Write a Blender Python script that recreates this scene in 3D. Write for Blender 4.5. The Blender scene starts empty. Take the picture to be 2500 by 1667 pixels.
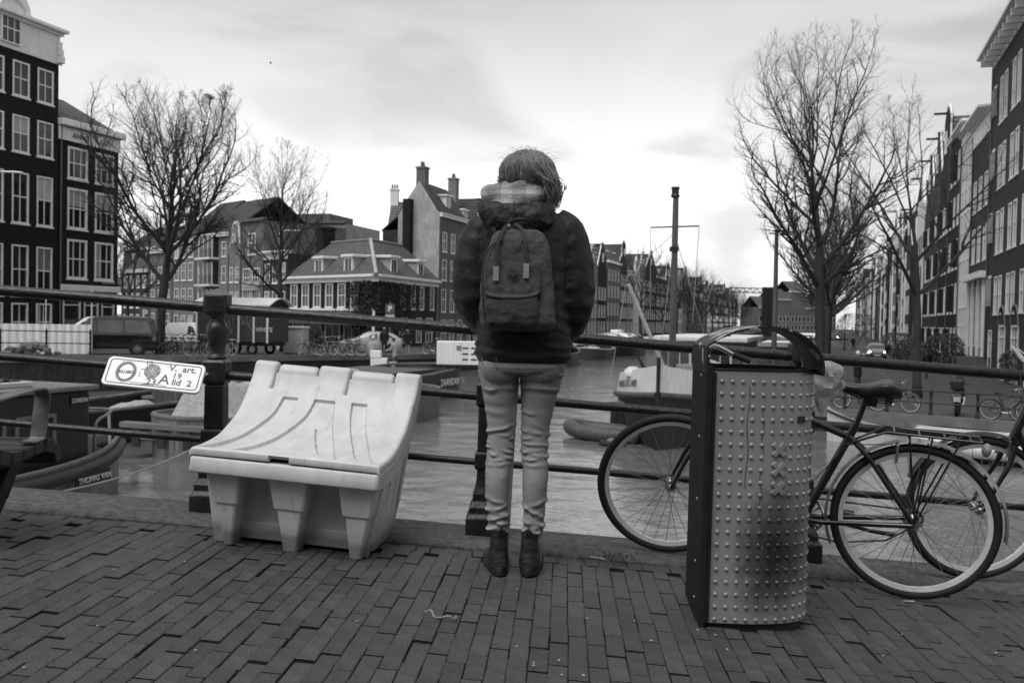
import bpy, math, random
from mathutils import Vector, Matrix, noise
R = math.radians
V = Vector
sc = bpy.context.scene
col = sc.collection

# ------------------------------------------------------------------ camera
F = 2250.0                       # focal length in photograph pixels (2500 wide)
CZ = 1.08                        # camera height over the bridge paving
cam_d = bpy.data.cameras.new('camera'); cam = bpy.data.objects.new('camera', cam_d); col.objects.link(cam)
cam_d.sensor_width = 36.0; cam_d.lens = F/2500*36.0
cam_d.clip_start = .05; cam_d.clip_end = 6000
cam_d.dof.use_dof = True; cam_d.dof.focus_distance = 3.95; cam_d.dof.aperture_fstop = 5.6
CR = Matrix.Rotation(R(90-1.39), 3, 'X') @ Matrix.Rotation(R(1.117), 3, 'Z')
cam.matrix_world = Matrix.Translation((0, 0, CZ)) @ CR.to_4x4()
sc.camera = cam

# ------------------------------------------------------------------ sky, sun, exposure
SUN_EL, SUN_AZ = R(60), R(212)     # azimuth measured from +Y towards +X
world = bpy.data.worlds.new('World'); sc.world = world; world.use_nodes = True
nt = world.node_tree; nt.nodes.clear()
def N(t, typ, **kw):
    n = t.nodes.new(typ)
    for k, v in kw.items():
        if hasattr(n, k): setattr(n, k, v)
        else: n.inputs[k.replace('_', ' ')].default_value = v
    return n
def L(t, a, b): t.links.new(a, b)
def ramp(t, src, stops, interp='LINEAR'):
    n = t.nodes.new('ShaderNodeValToRGB'); n.color_ramp.interpolation = interp
    e = n.color_ramp.elements
    while len(e) < len(stops): e.new(.5)
    for k, (p, c) in enumerate(stops):
        e[k].position = p; e[k].color = (c, c, c, 1)
    if src is not None: t.links.new(src, n.inputs[0])
    return n
sky = N(nt, 'ShaderNodeTexSky', sky_type='NISHITA', sun_disc=False)
sky.sun_elevation = SUN_EL; sky.sun_rotation = SUN_AZ; sky.air_density = 1.0; sky.dust_density = 2.0
bw = N(nt, 'ShaderNodeRGBToBW'); L(nt, sky.outputs[0], bw.inputs[0])
tc = N(nt, 'ShaderNodeTexCoord')
mp = N(nt, 'ShaderNodeMapping'); mp.inputs['Scale'].default_value = (1.5, 1.5, 4.2); mp.inputs['Rotation'].default_value = (.10, .32, .3)
mp.inputs['Location'].default_value = (.35, .1, .55)
L(nt, tc.outputs['Generated'], mp.inputs[0])
n1 = N(nt, 'ShaderNodeTexNoise'); n1.inputs['Scale'].default_value = 1.5; n1.inputs['Detail'].default_value = 6; n1.inputs['Roughness'].default_value = .48; n1.inputs['Distortion'].default_value = .5
L(nt, mp.outputs[0], n1.inputs['Vector'])
cl = ramp(nt, n1.outputs['Fac'], [(.28, .36), (.43, .60), (.55, .88), (.70, 1.0)], 'EASE')
# thin bright overcast near the horizon, greyer cloud base higher up (the same all round)
sx = N(nt, 'ShaderNodeSeparateXYZ'); L(nt, tc.outputs['Generated'], sx.inputs[0])
el = ramp(nt, sx.outputs['Z'], [(0.0, 1.0), (.13, 1.0), (.34, .50), (.6, .60)])
m1 = N(nt, 'ShaderNodeMath', operation='MULTIPLY'); L(nt, cl.outputs[0], m1.inputs[0]); L(nt, el.outputs[0], m1.inputs[1])
m2 = N(nt, 'ShaderNodeMath', operation='MULTIPLY'); L(nt, m1.outputs[0], m2.inputs[0]); m2.inputs[1].default_value = 7.5
m3 = N(nt, 'ShaderNodeMath', operation='MULTIPLY'); L(nt, bw.outputs[0], m3.inputs[0]); m3.inputs[1].default_value = .22
m4 = N(nt, 'ShaderNodeMath', operation='ADD'); L(nt, m2.outputs[0], m4.inputs[0]); L(nt, m3.outputs[0], m4.inputs[1])
bg = N(nt, 'ShaderNodeBackground'); bg.inputs['Strength'].default_value = .10; L(nt, m4.outputs[0], bg.inputs['Color'])
wo = N(nt, 'ShaderNodeOutputWorld'); L(nt, bg.outputs[0], wo.inputs[0])
sun_d = bpy.data.lights.new('sun', 'SUN'); sun_d.energy = 1.5; sun_d.angle = R(38); sun_d.color = (1, 1, 1)
sun = bpy.data.objects.new('sun', sun_d); col.objects.link(sun)
sun.rotation_euler = (SUN_EL - R(90), 0, -SUN_AZ)
sdir = V((math.sin(SUN_AZ)*math.cos(SUN_EL), math.cos(SUN_AZ)*math.cos(SUN_EL), math.sin(SUN_EL)))
sun.rotation_euler = sdir.to_track_quat('Z', 'Y').to_euler()
vs = sc.view_settings; vs.view_transform = 'Standard'; vs.look = 'None'; vs.exposure = 0.68; vs.gamma = 1.0; vs.use_curve_mapping = False
sc.cycles.use_denoising = True
sc.cycles.max_bounces = 6; sc.cycles.diffuse_bounces = 3; sc.cycles.glossy_bounces = 3; sc.cycles.transparent_max_bounces = 8

# ------------------------------------------------------------------ positions from the photograph
def ray(px, py): return CR @ V(((px-1250)/F, -(py-833.5)/F, -1))
def P(px, py, d):                 # point on that sight line at depth d metres
    r = ray(px, py); return V((0, 0, CZ)) + r*(d/r.y)
def PX(px, d, z=0): return V(((px-1250)/F*d, d, z))
def gz(x): return -0.064*x        # the bridge paving falls to the right
WZ = CZ-3.8                       # water
RZ = CZ-3.0                       # street on the right bank
def lz(d): return CZ-min(3.0, max(2.0, 2.1+.018*(d-41)))   # street on the left bank
UD = V((math.sin(R(19)), math.cos(R(19)), 0)); VD = V((UD.y, -UD.x, 0))

# ------------------------------------------------------------------ materials
MATS = {}
def mat(name, v, rough=.65, var=.18, scale=6.0, bump=0.0, bscale=60.0, metal=0.0, spec=.4, stretch=(1, 1, 1), detail=6.0, rnd=0.0, emit=0.0, streak=0.0, alpha=1.0, coat=0.0):
    if name in MATS: return MATS[name]
    m = bpy.data.materials.new(name); m.use_nodes = True; t = m.node_tree
    b = t.nodes['Principled BSDF']; MATS[name] = m
    b.inputs['Metallic'].default_value = metal; b.inputs['Specular IOR Level'].default_value = spec
    c = N(t, 'ShaderNodeTexCoord'); mp = N(t, 'ShaderNodeMapping'); mp.inputs['Scale'].default_value = stretch
    L(t, c.outputs['Object'], mp.inputs[0])
    n = N(t, 'ShaderNodeTexNoise'); n.inputs['Scale'].default_value = scale; n.inputs['Detail'].default_value = detail; n.inputs['Roughness'].default_value = .62
    L(t, mp.outputs[0], n.inputs['Vector'])
    r = ramp(t, n.outputs['Fac'], [(.25, v*(1-var)), (.5, v), (.75, min(.95, v*(1+var)))])
    src = r.outputs[0]
    if streak:
        mp2 = N(t, 'ShaderNodeMapping'); mp2.inputs['Scale'].default_value = (9, 9, .5); L(t, c.outputs['Object'], mp2.inputs[0])
        n2 = N(t, 'ShaderNodeTexNoise'); n2.inputs['Scale'].default_value = 1.6; n2.inputs['Detail'].default_value = 5; L(t, mp2.outputs[0], n2.inputs['Vector'])
        r2 = ramp(t, n2.outputs['Fac'], [(.38, 1-streak), (.6, 1.0)])
        mx = N(t, 'ShaderNodeMix', data_type='RGBA', blend_type='MULTIPLY'); mx.inputs[0].default_value = 1
        L(t, src, mx.inputs[6]); L(t, r2.outputs[0], mx.inputs[7]); src = mx.outputs[2]
    if rnd:
        oi = N(t, 'ShaderNodeObjectInfo')
        mr = N(t, 'ShaderNodeMapRange'); mr.inputs['To Min'].default_value = 1-rnd; mr.inputs['To Max'].default_value = 1+rnd
        L(t, oi.outputs['Random'], mr.inputs[0])
        mx = N(t, 'ShaderNodeMix', data_type='RGBA', blend_type='MULTIPLY'); mx.inputs[0].default_value = 1
        L(t, src, mx.inputs[6]); L(t, mr.outputs[0], mx.inputs[7]); src = mx.outputs[2]
    L(t, src, b.inputs['Base Color'])
    rr = ramp(t, n.outputs['Fac'], [(.3, max(.02, rough*.82)), (.7, min(1, rough*1.15))]); L(t, rr.outputs[0], b.inputs['Roughness'])
    if coat: b.inputs['Coat Weight'].default_value = coat; b.inputs['Coat Roughness'].default_value = .08
    if bump:
        nb = N(t, 'ShaderNodeTexNoise'); nb.inputs['Scale'].default_value = bscale; nb.inputs['Detail'].default_value = 5; L(t, mp.outputs[0], nb.inputs['Vector'])
        bp = N(t, 'ShaderNodeBump'); bp.inputs['Strength'].default_value = bump; bp.inputs['Distance'].default_value = .02
        L(t, nb.outputs['Fac'], bp.inputs['Height']); L(t, bp.outputs[0], b.inputs['Normal'])
    if emit: b.inputs['Emission Color'].default_value = (1, 1, 1, 1); b.inputs['Emission Strength'].default_value = emit
    if alpha < 1: b.inputs['Alpha'].default_value = alpha
    return m
def brickmat(name, v, mortar, var=.3, bw_=.22, bh=.065, bump=.4, big=.25):
    if name in MATS: return MATS[name]
    m = bpy.data.materials.new(name); m.use_nodes = True; t = m.node_tree; b = t.nodes['Principled BSDF']; MATS[name] = m
    c = N(t, 'ShaderNodeTexCoord'); s = N(t, 'ShaderNodeSeparateXYZ'); L(t, c.outputs['Object'], s.inputs[0])
    a = N(t, 'ShaderNodeMath', operation='ADD'); L(t, s.outputs['X'], a.inputs[0]); L(t, s.outputs['Y'], a.inputs[1])
    cb = N(t, 'ShaderNodeCombineXYZ'); L(t, a.outputs[0], cb.inputs[0]); L(t, s.outputs['Z'], cb.inputs[1])
    br = N(t, 'ShaderNodeTexBrick'); L(t, cb.outputs[0], br.inputs['Vector'])
    for k, x in (('Color1', v*(1-var)), ('Color2', v*(1+var)), ('Mortar', mortar)): br.inputs[k].default_value = (x, x, x, 1)
    br.inputs['Scale'].default_value = 1; br.inputs['Mortar Size'].default_value = .006; br.inputs['Brick Width'].default_value = bw_; br.inputs['Row Height'].default_value = bh
    n = N(t, 'ShaderNodeTexNoise'); n.inputs['Scale'].default_value = .6; n.inputs['Detail'].default_value = 7; L(t, c.outputs['Object'], n.inputs['Vector'])
    r = ramp(t, n.outputs['Fac'], [(.3, 1-big), (.7, 1.0)])
    mx = N(t, 'ShaderNodeMix', data_type='RGBA', blend_type='MULTIPLY'); mx.inputs[0].default_value = 1
    L(t, br.outputs['Color'], mx.inputs[6]); L(t, r.outputs[0], mx.inputs[7]); L(t, mx.outputs[2], b.inputs['Base Color'])
    b.inputs['Roughness'].default_value = .85; b.inputs['Specular IOR Level'].default_value = .25
    bp = N(t, 'ShaderNodeBump'); bp.inputs['Strength'].default_value = bump; bp.inputs['Distance'].default_value = .01
    iv = N(t, 'ShaderNodeMath', operation='SUBTRACT'); iv.inputs[0].default_value = 1; L(t, br.outputs['Fac'], iv.inputs[1]); L(t, iv.outputs[0], bp.inputs['Height']); L(t, bp.outputs[0], b.inputs['Normal'])
    return m
def tilemat(name, v):
    if name in MATS: return MATS[name]
    m = mat(name, v, rough=.7, var=.35, scale=2.2); t = m.node_tree; b = t.nodes['Principled BSDF']
    c = N(t, 'ShaderNodeTexCoord')
    br = N(t, 'ShaderNodeTexBrick'); br.offset = 0
    s = N(t, 'ShaderNodeSeparateXYZ'); L(t, c.outputs['Object'], s.inputs[0])
    a = N(t, 'ShaderNodeMath', operation='ADD'); L(t, s.outputs['X'], a.inputs[0]); L(t, s.outputs['Y'], a.inputs[1])
    cb = N(t, 'ShaderNodeCombineXYZ'); L(t, s.outputs['X'], cb.inputs[0]); L(t, s.outputs['Z'], cb.inputs[1]); L(t, cb.outputs[0], br.inputs['Vector'])
    for k, x in (('Color1', v*.75), ('Color2', v*1.3), ('Mortar', v*.3)): br.inputs[k].default_value = (x, x, x, 1)
    br.inputs['Scale'].default_value = 1; br.inputs['Brick Width'].default_value = .30; br.inputs['Row Height'].default_value = .36; br.inputs['Mortar Size'].default_value = .045
    L(t, br.outputs['Color'], b.inputs['Base Color'])
    bp = N(t, 'ShaderNodeBump'); bp.inputs['Strength'].default_value = .8; bp.inputs['Distance'].default_value = .05; bp.invert = True
    L(t, br.outputs['Fac'], bp.inputs['Height']); L(t, bp.outputs[0], b.inputs['Normal'])
    return m

# ------------------------------------------------------------------ mesh building
class MB:
    def __init__(s): s.v = []; s.f = []
    def add(s, vs, fs):
        o = len(s.v); s.v += [tuple(p) for p in vs]; s.f += [tuple(i+o for i in f) for f in fs]; return s
    def box(s, a, b):
        (x0, y0, z0), (x1, y1, z1) = a, b
        return s.add([(x0,y0,z0),(x1,y0,z0),(x1,y1,z0),(x0,y1,z0),(x0,y0,z1),(x1,y0,z1),(x1,y1,z1),(x0,y1,z1)],
                     [(0,3,2,1),(4,5,6,7),(0,1,5,4),(1,2,6,5),(2,3,7,6),(3,0,4,7)])
    def hexa(s, q0, q1):          # two quads (bottom, top), 4 points each
        return s.add(list(q0)+list(q1), [(3,2,1,0),(4,5,6,7),(0,1,5,4),(1,2,6,5),(2,3,7,6),(3,0,4,7)])
    def bar(s, p, q, w, h, up=(0, 0, 1)):
        p = V(p); q = V(q); d = (q-p).normalized(); up = V(up)
        if abs(d.dot(up)) > .98: up = V((0, 1, 0))
        x = d.cross(up).normalized()*(w/2); y = x.cross(d).normalized()*(h/2)
        return s.hexa([p-x-y, p+x-y, p+x+y, p-x+y], [q-x-y, q+x-y, q+x+y, q-x+y])
    def loft(s, rings, cap=True, closed=True, loop=False):
        n = len(rings[0]); vs = [p for r in rings for p in r]; fs = []
        m = len(rings); e = n if closed else n-1
        for i in range(m if loop else m-1):
            j = (i+1) % m
            for k in range(e):
                l = (k+1) % n
                fs.append((i*n+k, i*n+l, j*n+l, j*n+k))
        if cap and not loop and closed:
            fs.append(tuple(range(n-1, -1, -1))); fs.append(tuple((m-1)*n+k for k in range(n)))
        return s.add(vs, fs)
    def path(s, pts, rad, n=8, cap=True, loop=False, flat=1.0):
        pts = [V(p) for p in pts]; m = len(pts)
        if not hasattr(rad, '__len__'): rad = [rad]*m
        rings = []; up = None
        for i in range(m):
            if loop: d = pts[(i+1) % m]-pts[i-1]
            else: d = pts[min(i+1, m-1)]-pts[max(i-1, 0)]
            if d.length < 1e-9: d = V((0, 0, 1))
            d.normalize()
            if up is None:
                up = V((0, 0, 1)) if abs(d.z) < .9 else V((1, 0, 0))
            x = d.cross(up)
            if x.length < 1e-6: x = d.orthogonal()
            x.normalize(); y = x.cross(d); up = y
            rings.append([pts[i]+(x*math.cos(2*math.pi*k/n)+y*math.sin(2*math.pi*k/n)*flat)*rad[i] for k in range(n)])
        return s.loft(rings, cap, True, loop)
    def tube(s, p, q, r0, r1=None, n=8): return s.path([p, q], [r0, r0 if r1 is None else r1], n)
    def lathe(s, prof, n=24, c=(0, 0, 0), cap=True, M=None):
        c = V(c); rings = []
        for r, z in prof:
            ring = [V((r*math.cos(2*math.pi*k/n), r*math.sin(2*math.pi*k/n), z)) for k in range(n)]
            rings.append([c+(M@p if M else p) for p in ring])
        return s.loft(rings, cap)
    def prism(s, poly, ext, fn):  # 2-D outline, extruded from ext[0] to ext[1]; fn(a, b, t) gives the point
        return s.loft([[fn(a, b, e) for a, b in poly] for e in ext])
    def ball(s, c, r, nu=12, nv=8):
        c = V(c); r = V(r) if hasattr(r, '__len__') else V((r, r, r)); rings = []
        for j in range(nv+1):
            ph = math.pi*(j/nv-.5); rr = max(math.cos(ph), .02)
            rings.append([c+V((r.x*rr*math.cos(2*math.pi*k/nu), r.y*rr*math.sin(2*math.pi*k/nu), r.z*math.sin(ph))) for k in range(nu)])
        return s.loft(rings)
    def torus(s, c, Rr, r, ux, uy, nu=48, nv=8, a0=0, a1=None):
        c = V(c); ux = V(ux); uy = V(uy); uz = ux.cross(uy); rings = []
        m = nu if a1 is None else nu+1
        for i in range(m):
            a = 2*math.pi*i/nu if a1 is None else a0+(a1-a0)*i/nu
            d = ux*math.cos(a)+uy*math.sin(a)
            rings.append([c+d*(Rr+r*math.cos(2*math.pi*k/nv))+uz*r*math.sin(2*math.pi*k/nv) for k in range(nv)])
        return s.loft(rings, True, True, a1 is None)
    def xf(s, M):
        s.v = [tuple(M @ V(p)) for p in s.v]; return s
    def mesh(s, name, m, smooth=None):
        me = bpy.data.meshes.new(name); me.from_pydata(s.v, [], s.f); me.materials.append(MATS[m] if isinstance(m, str) else m)
        if smooth is not None:
            me.polygons.foreach_set('use_smooth', [True]*len(me.polygons))
            if smooth < 180: me.set_sharp_from_angle(angle=R(smooth))
        me.update(); return me
    def build(s, name, m, parent=None, smooth=None, bevel=0, seg=2, fix=False):
        me = s.mesh(name, m, smooth)
        if fix:
            import bmesh
            bm = bmesh.new(); bm.from_mesh(me); bmesh.ops.recalc_face_normals(bm, faces=bm.faces); bm.to_mesh(me); bm.free()
        return link(name, me, parent, bevel, seg)
def link(name, me, parent=None, bevel=0, seg=2):
    o = bpy.data.objects.new(name, me); col.objects.link(o)
    if parent is not None: o.parent = parent
    if bevel:
        b = o.modifiers.new('edge', 'BEVEL'); b.width = bevel; b.segments = seg; b.limit_method = 'ANGLE'; b.angle_limit = R(35)
    return o
def tag(o, label=None, cat=None, group=None, kind=None):
    if label: o['label'] = label
    if cat: o['category'] = cat
    if group: o['group'] = group
    if kind: o['kind'] = kind
    return o
def thing(name, label, cat, loc=(0, 0, 0), rz=0, group=None):
    o = bpy.data.objects.new(name, None); col.objects.link(o); o.location = loc; o.rotation_euler = (0, 0, rz)
    o.empty_display_size = .1
    return tag(o, label, cat, group)
def copy_tree(o, parent=None):
    c = o.copy(); col.objects.link(c)
    if parent is not None: c.parent = parent
    for ch in list(o.children): copy_tree(ch, c)
    return c
def text(body, size, m, parent, loc, rot, name='lettering', ext=.002, sx=1.0, align='LEFT', bold=0.0):
    c = bpy.data.curves.new(name, 'FONT'); c.body = body; c.size = size; c.extrude = ext; c.align_x = align; c.offset = bold; c.resolution_u = 3
    t = bpy.data.objects.new(name, c); me = bpy.data.meshes.new_from_object(t); bpy.data.objects.remove(t); bpy.data.curves.remove(c)
    me.name = name; me.materials.clear(); me.materials.append(MATS[m])
    o = bpy.data.objects.new(name, me); col.objects.link(o); o.parent = parent; o.location = loc; o.rotation_euler = rot; o.scale = (sx, 1, 1)
    return o
def textM(body, size, m, parent, M, name='lettering', ext=.002, bold=0.0, align='LEFT'):
    o = text(body, size, m, parent, (0, 0, 0), (0, 0, 0), name, ext, 1.0, align, bold); o.matrix_local = M; return o
def frame(o, x, y):               # matrix with local x, y axes and origin
    x = V(x).normalized(); z = x.cross(V(y)).normalized(); y = z.cross(x)
    M = Matrix((x, y, z)).transposed().to_4x4(); M.translation = V(o); return M
def lerp(a, b, t): return a+(b-a)*t
def interp(tab, x):               # piecewise linear table lookup, rows (x, a, b, ...)
    if x <= tab[0][0]: return tab[0][1:]
    for r0, r1 in zip(tab, tab[1:]):
        if x <= r1[0]:
            t = (x-r0[0])/(r1[0]-r0[0]); return tuple(lerp(a, b, t) for a, b in zip(r0[1:], r1[1:]))
    return tab[-1][1:]
def smoothtab(tab, n):            # resample with Catmull-Rom
    out = []; m = len(tab)
    for i in range(n):
        t = i/(n-1)*(m-1); k = min(int(t), m-2); u = t-k
        p0, p1, p2, p3 = tab[max(k-1, 0)], tab[k], tab[k+1], tab[min(k+2, m-1)]
        out.append(tuple(.5*((2*b)+(-a+c)*u+(2*a-5*b+4*c-d)*u*u+(-a+3*b-3*c+d)*u**3) for a, b, c, d in zip(p0, p1, p2, p3)))
    return out

mat('black_iron', .012, rough=.42, var=.4, scale=14, bump=.25, bscale=90, spec=.5)
mat('white_paint', .78, rough=.5, var=.08, scale=3, streak=.12)
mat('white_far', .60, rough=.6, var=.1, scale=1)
mat('glass', .016, rough=.06, var=.5, scale=.35, spec=.75, rnd=.6)
mat('curtain', .30, rough=.9, var=.2, scale=2, stretch=(12, 1, 1), rnd=.5)
mat('dark_wood', .02, rough=.6, var=.3, scale=5)
mat('black', .012, rough=.5, var=.3)
mat('rubber', .012, rough=.7, var=.25, scale=20)
mat('chrome', .5, rough=.22, metal=1.0, var=.25, scale=20)
mat('alu', .42, rough=.35, metal=.8, var=.2, scale=20)
mat('skin', .36, rough=.5, var=.1)
mat('grey', .2, rough=.6)
mat('lightgrey', .42, rough=.6)
mat('bark', .036, rough=.95, var=.4, scale=5, bump=.6, bscale=12, stretch=(1, 1, .35))
mat('twig', .030, rough=.95, var=.3, scale=2)
mat('lamp_glow', .9, emit=6.0)
# ------------------------------------------------------------------ the bridge: paving, kerb, body
mat('klinker', .047, rough=.62, var=.38, scale=14, bump=.6, bscale=90, rnd=.24, spec=.45, detail=10)
mat('joint_sand', .011, rough=.95, var=.4, scale=30, bump=.8, bscale=150)
mat('kerb_stone', .115, rough=.9, var=.75, scale=24, bump=1.0, bscale=160, detail=12, streak=0)
mat('bridge_stone', .10, rough=.9, var=.3, scale=2, bump=.6, bscale=30)
KY0, KY1 = 4.24, 4.68             # inner and outer edge of the kerb
YR = 4.535                        # railing
SL = Matrix.Rotation(math.atan(.064), 4, 'Y')     # tilt of everything laid on the paving
pv = MB().hexa([(-14, -3, -.30+gz(-14)), (14, -3, -.30+gz(14)), (14, KY0, -.30+gz(14)), (-14, KY0, -.30+gz(-14))],
               [(-14, -3, gz(-14)-.016), (14, -3, gz(14)-.016), (14, KY0, gz(14)-.016), (-14, KY0, gz(-14)-.016)])
pav = tag(pv.build('bridge_pavement', 'joint_sand'), 'dark brick paved footway of the bridge', 'pavement', kind='structure')
rnd = random.Random(4)
def brickmesh(k, rnd):
    # one clinker, 198 x 60 mm, worn edges; 30-odd faces
    l, w, h, c = .0974, .0312, .05, .0030
    def ring(f, z, jit): return [V((sx*(w-f)+rnd.uniform(-jit, jit), sy*(l-f)+rnd.uniform(-jit, jit), z)) for sx, sy in ((-1,-1),(1,-1),(1,1),(-1,1))]
    b = MB(); r0 = ring(0, -h, .0005); r1 = ring(0, -c, .001); r2 = ring(c*1.1, rnd.uniform(-.0015, .0005), .001)
    b.loft([r0, r1, r2]); return b
bm_ = [brickmesh(k, rnd).mesh('brick', 'klinker') for k in range(8)]
for me in bm_:                    # sanded, grimy sides
    me.materials.append(MATS['joint_sand'])
    for p in me.polygons:
        if abs(p.normal.z) < .3: p.material_index = 1
PIT_W, PIT_L = .0640, .2040; BROT = R(-3.2)
cb_, sb_ = math.cos(BROT), math.sin(BROT)
spots = []
for i in range(-75, 76):
    for j in range(-12, 30):
        a = i*PIT_W+rnd.uniform(-.0012, .0012); b = (j+(.5 if i % 2 else 0)+.12*math.sin(i*1.7))*PIT_L
        x = a*cb_-b*sb_; y = 2.2+a*sb_+b*cb_
        if y > KY0-.08 or y < .9 or abs(x) > 4.2: continue
        r_ = CR.transposed() @ (V((x, y, gz(x)))-V((0, 0, CZ)))
        if r_.z > -.2: continue
        px = 1250+F*r_.x/-r_.z; py = 833.5-F*r_.y/-r_.z
        vis = -60 < px < 2560 and py < 1720
        spots.append((0 if vis else 1, y, x, y, rnd.uniform(-.006, .006), rnd.uniform(-.02, .02), rnd.uniform(-.016, .016), rnd.uniform(-.004, .0015) if rnd.random() < .95 else -.0075))
spots.sort()
rest = MB()
for k, (q, _, x, y, ta, tb, rzz, dz) in enumerate(spots):
    M = Matrix.Translation((x, y, gz(x)+dz)) @ SL @ Matrix.Rotation(BROT+rzz, 4, 'Z') @ Matrix.Rotation(ta*.6, 4, 'X') @ Matrix.Rotation(tb*.8, 4, 'Y')
    if k < 300:
        o = link('brick', rnd.choice(bm_), pav); o.matrix_local = M
    else:
        me = rnd.choice(bm_); rest.add([M @ v.co for v in me.vertices], [tuple(p.vertices) for p in me.polygons])
# the row of headers along the kerb, cut bricks
for i in range(-66, 67):
    x = i*.0645+rnd.uniform(-.002, .002); me = rnd.choice(bm_)
    M = Matrix.Translation((x, KY0-.055, gz(x)+rnd.uniform(-.004, .002))) @ SL @ Matrix.Diagonal((1, .5, 1, 1))
    rest.add([M @ v.co for v in me.vertices], [tuple(p.vertices) for p in me.polygons])
mat('klinker_rest', .047, rough=.62, var=.42, scale=9, detail=10, bump=.5, bscale=70, spec=.45)
o = rest.build('brick_field', 'klinker_rest', pav); o['kind'] = 'stuff'; o.data.materials.append(MATS['joint_sand'])
for p in o.data.polygons:
    if abs(p.normal.z) < .3: p.material_index = 1
# kerb stones
krb = bpy.data.objects.new('kerb', None); col.objects.link(krb); tag(krb, 'worn concrete kerb strip along the bridge edge', 'kerb', kind='structure')
xs = [-14, -6.2, -3.35, -1.36, .13, 1.62, 3.3, 6.4, 14]
for a, b in zip(xs, xs[1:]):
    n = 24; rings = []
    for k in range(n+1):
        x = lerp(a+.004, b-.004, k/n); w = lambda s: noise.noise(V((x*3, s, 0)))*.008
        rings.append([(x, KY0+w(1), gz(x)-.3), (x, KY1+w(2), gz(x)-.3), (x, KY1-.01+w(2)*1.5, gz(x)+.012), (x, KY1-.03+w(3), gz(x)+.022), (x, (KY0+KY1)/2, gz(x)+.02+w(5)*.5), (x, KY0+.015+w(4), gz(x)+.018), (x, KY0+w(1), gz(x)+.006)])
    MB().loft(rings).build('kerb_stone', 'kerb_stone', krb, smooth=50)
br = MB().hexa([(-14, -3, -1.4), (14, -3, -1.4), (14, KY1-.05, -1.4), (-14, KY1-.05, -1.4)], [(-14, -3, gz(-14)-.31), (14, -3, gz(14)-.31), (14, KY1-.05, gz(14)-.31), (-14, KY1-.05, gz(-14)-.31)])
tag(br.build('bridge_body', 'bridge_stone'), 'stone body of the bridge under the footway', 'bridge', kind='structure')

# ------------------------------------------------------------------ water, banks
def watermat():
    m = bpy.data.materials.new('water'); m.use_nodes = True; t = m.node_tree; b = t.nodes['Principled BSDF']; MATS['water'] = m
    b.inputs['Base Color'].default_value = (.13, .13, .13, 1); b.inputs['Roughness'].default_value = .03; b.inputs['IOR'].default_value = 1.8
    b.inputs['Specular IOR Level'].default_value = .6
    c = N(t, 'ShaderNodeTexCoord')
    prev = None
    for sc_, st, dist, rot in ((5.5, (.75, 1.25, 1), .0130, .1), (13, (.8, 1.2, 1), .0040, -.1)):
        mp = N(t, 'ShaderNodeMapping'); mp.inputs['Scale'].default_value = st; mp.inputs['Rotation'].default_value = (0, 0, rot); L(t, c.outputs['Object'], mp.inputs[0])
        n = N(t, 'ShaderNodeTexNoise'); n.inputs['Scale'].default_value = sc_; n.inputs['Detail'].default_value = 3; n.inputs['Distortion'].default_value = .6; L(t, mp.outputs[0], n.inputs['Vector'])
        bp = N(t, 'ShaderNodeBump'); bp.inputs['Strength'].default_value = 1; bp.inputs['Distance'].default_value = dist; L(t, n.outputs['Fac'], bp.inputs['Height'])
        if prev: L(t, prev, bp.inputs['Normal'])
        prev = bp.outputs[0]
    L(t, prev, b.inputs['Normal'])
watermat()
w = MB(); S = 3000
w.add([(-S, -30, WZ-.10), (S, -30, WZ-.10), (S, S, WZ-.10), (-S, S, WZ-.10)], [(0, 1, 2, 3)])
wtr = tag(w.build('canal_water', 'water'), 'rippled grey canal water', 'water', kind='structure')
def wave(x, y):
    return .020*noise.noise(V((x*.8, y*.95, 0)))+.0160*noise.noise(V((x*1.9+y*.4, y*2.5, 3.3)))+.0085*noise.noise(V((x*4.6, y*5.6, 7.7)))
rows = []; y = 4.4
while y < 75:
    rows.append([(y*t*.0060, y, WZ+wave(y*t*.0060, y)) for t in range(-150, 151)]); y *= 1.0068
rip = MB().loft(rows, closed=False, cap=False); rip.build('rippled_surface', 'water', wtr, smooth=180)
mat('street', .045, rough=.8, var=.25, scale=.8, bump=.4, bscale=30)
mat('quay_wall', .030, rough=.85, var=.6, scale=1.2, bump=.6, bscale=9, streak=.5)
mat('quay_cope', .14, rough=.85, var=.4, scale=2, bump=.4, bscale=30)
mat('sidewalk', .10, rough=.85, var=.25, scale=1.5, bump=.3, bscale=40)
LQ = [V((-90, 22, 0)), V((-40, 36, 0)), V((-22.8, 41.1, 0)), V((-16.75, 45.4, 0)), V((-6.6, 59.2, 0)), V((-2.2, 69.6, 0))]
q = LQ[-1]
for k in range(1, 9): LQ.append(q+UD*(k*k*11.0))
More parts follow.
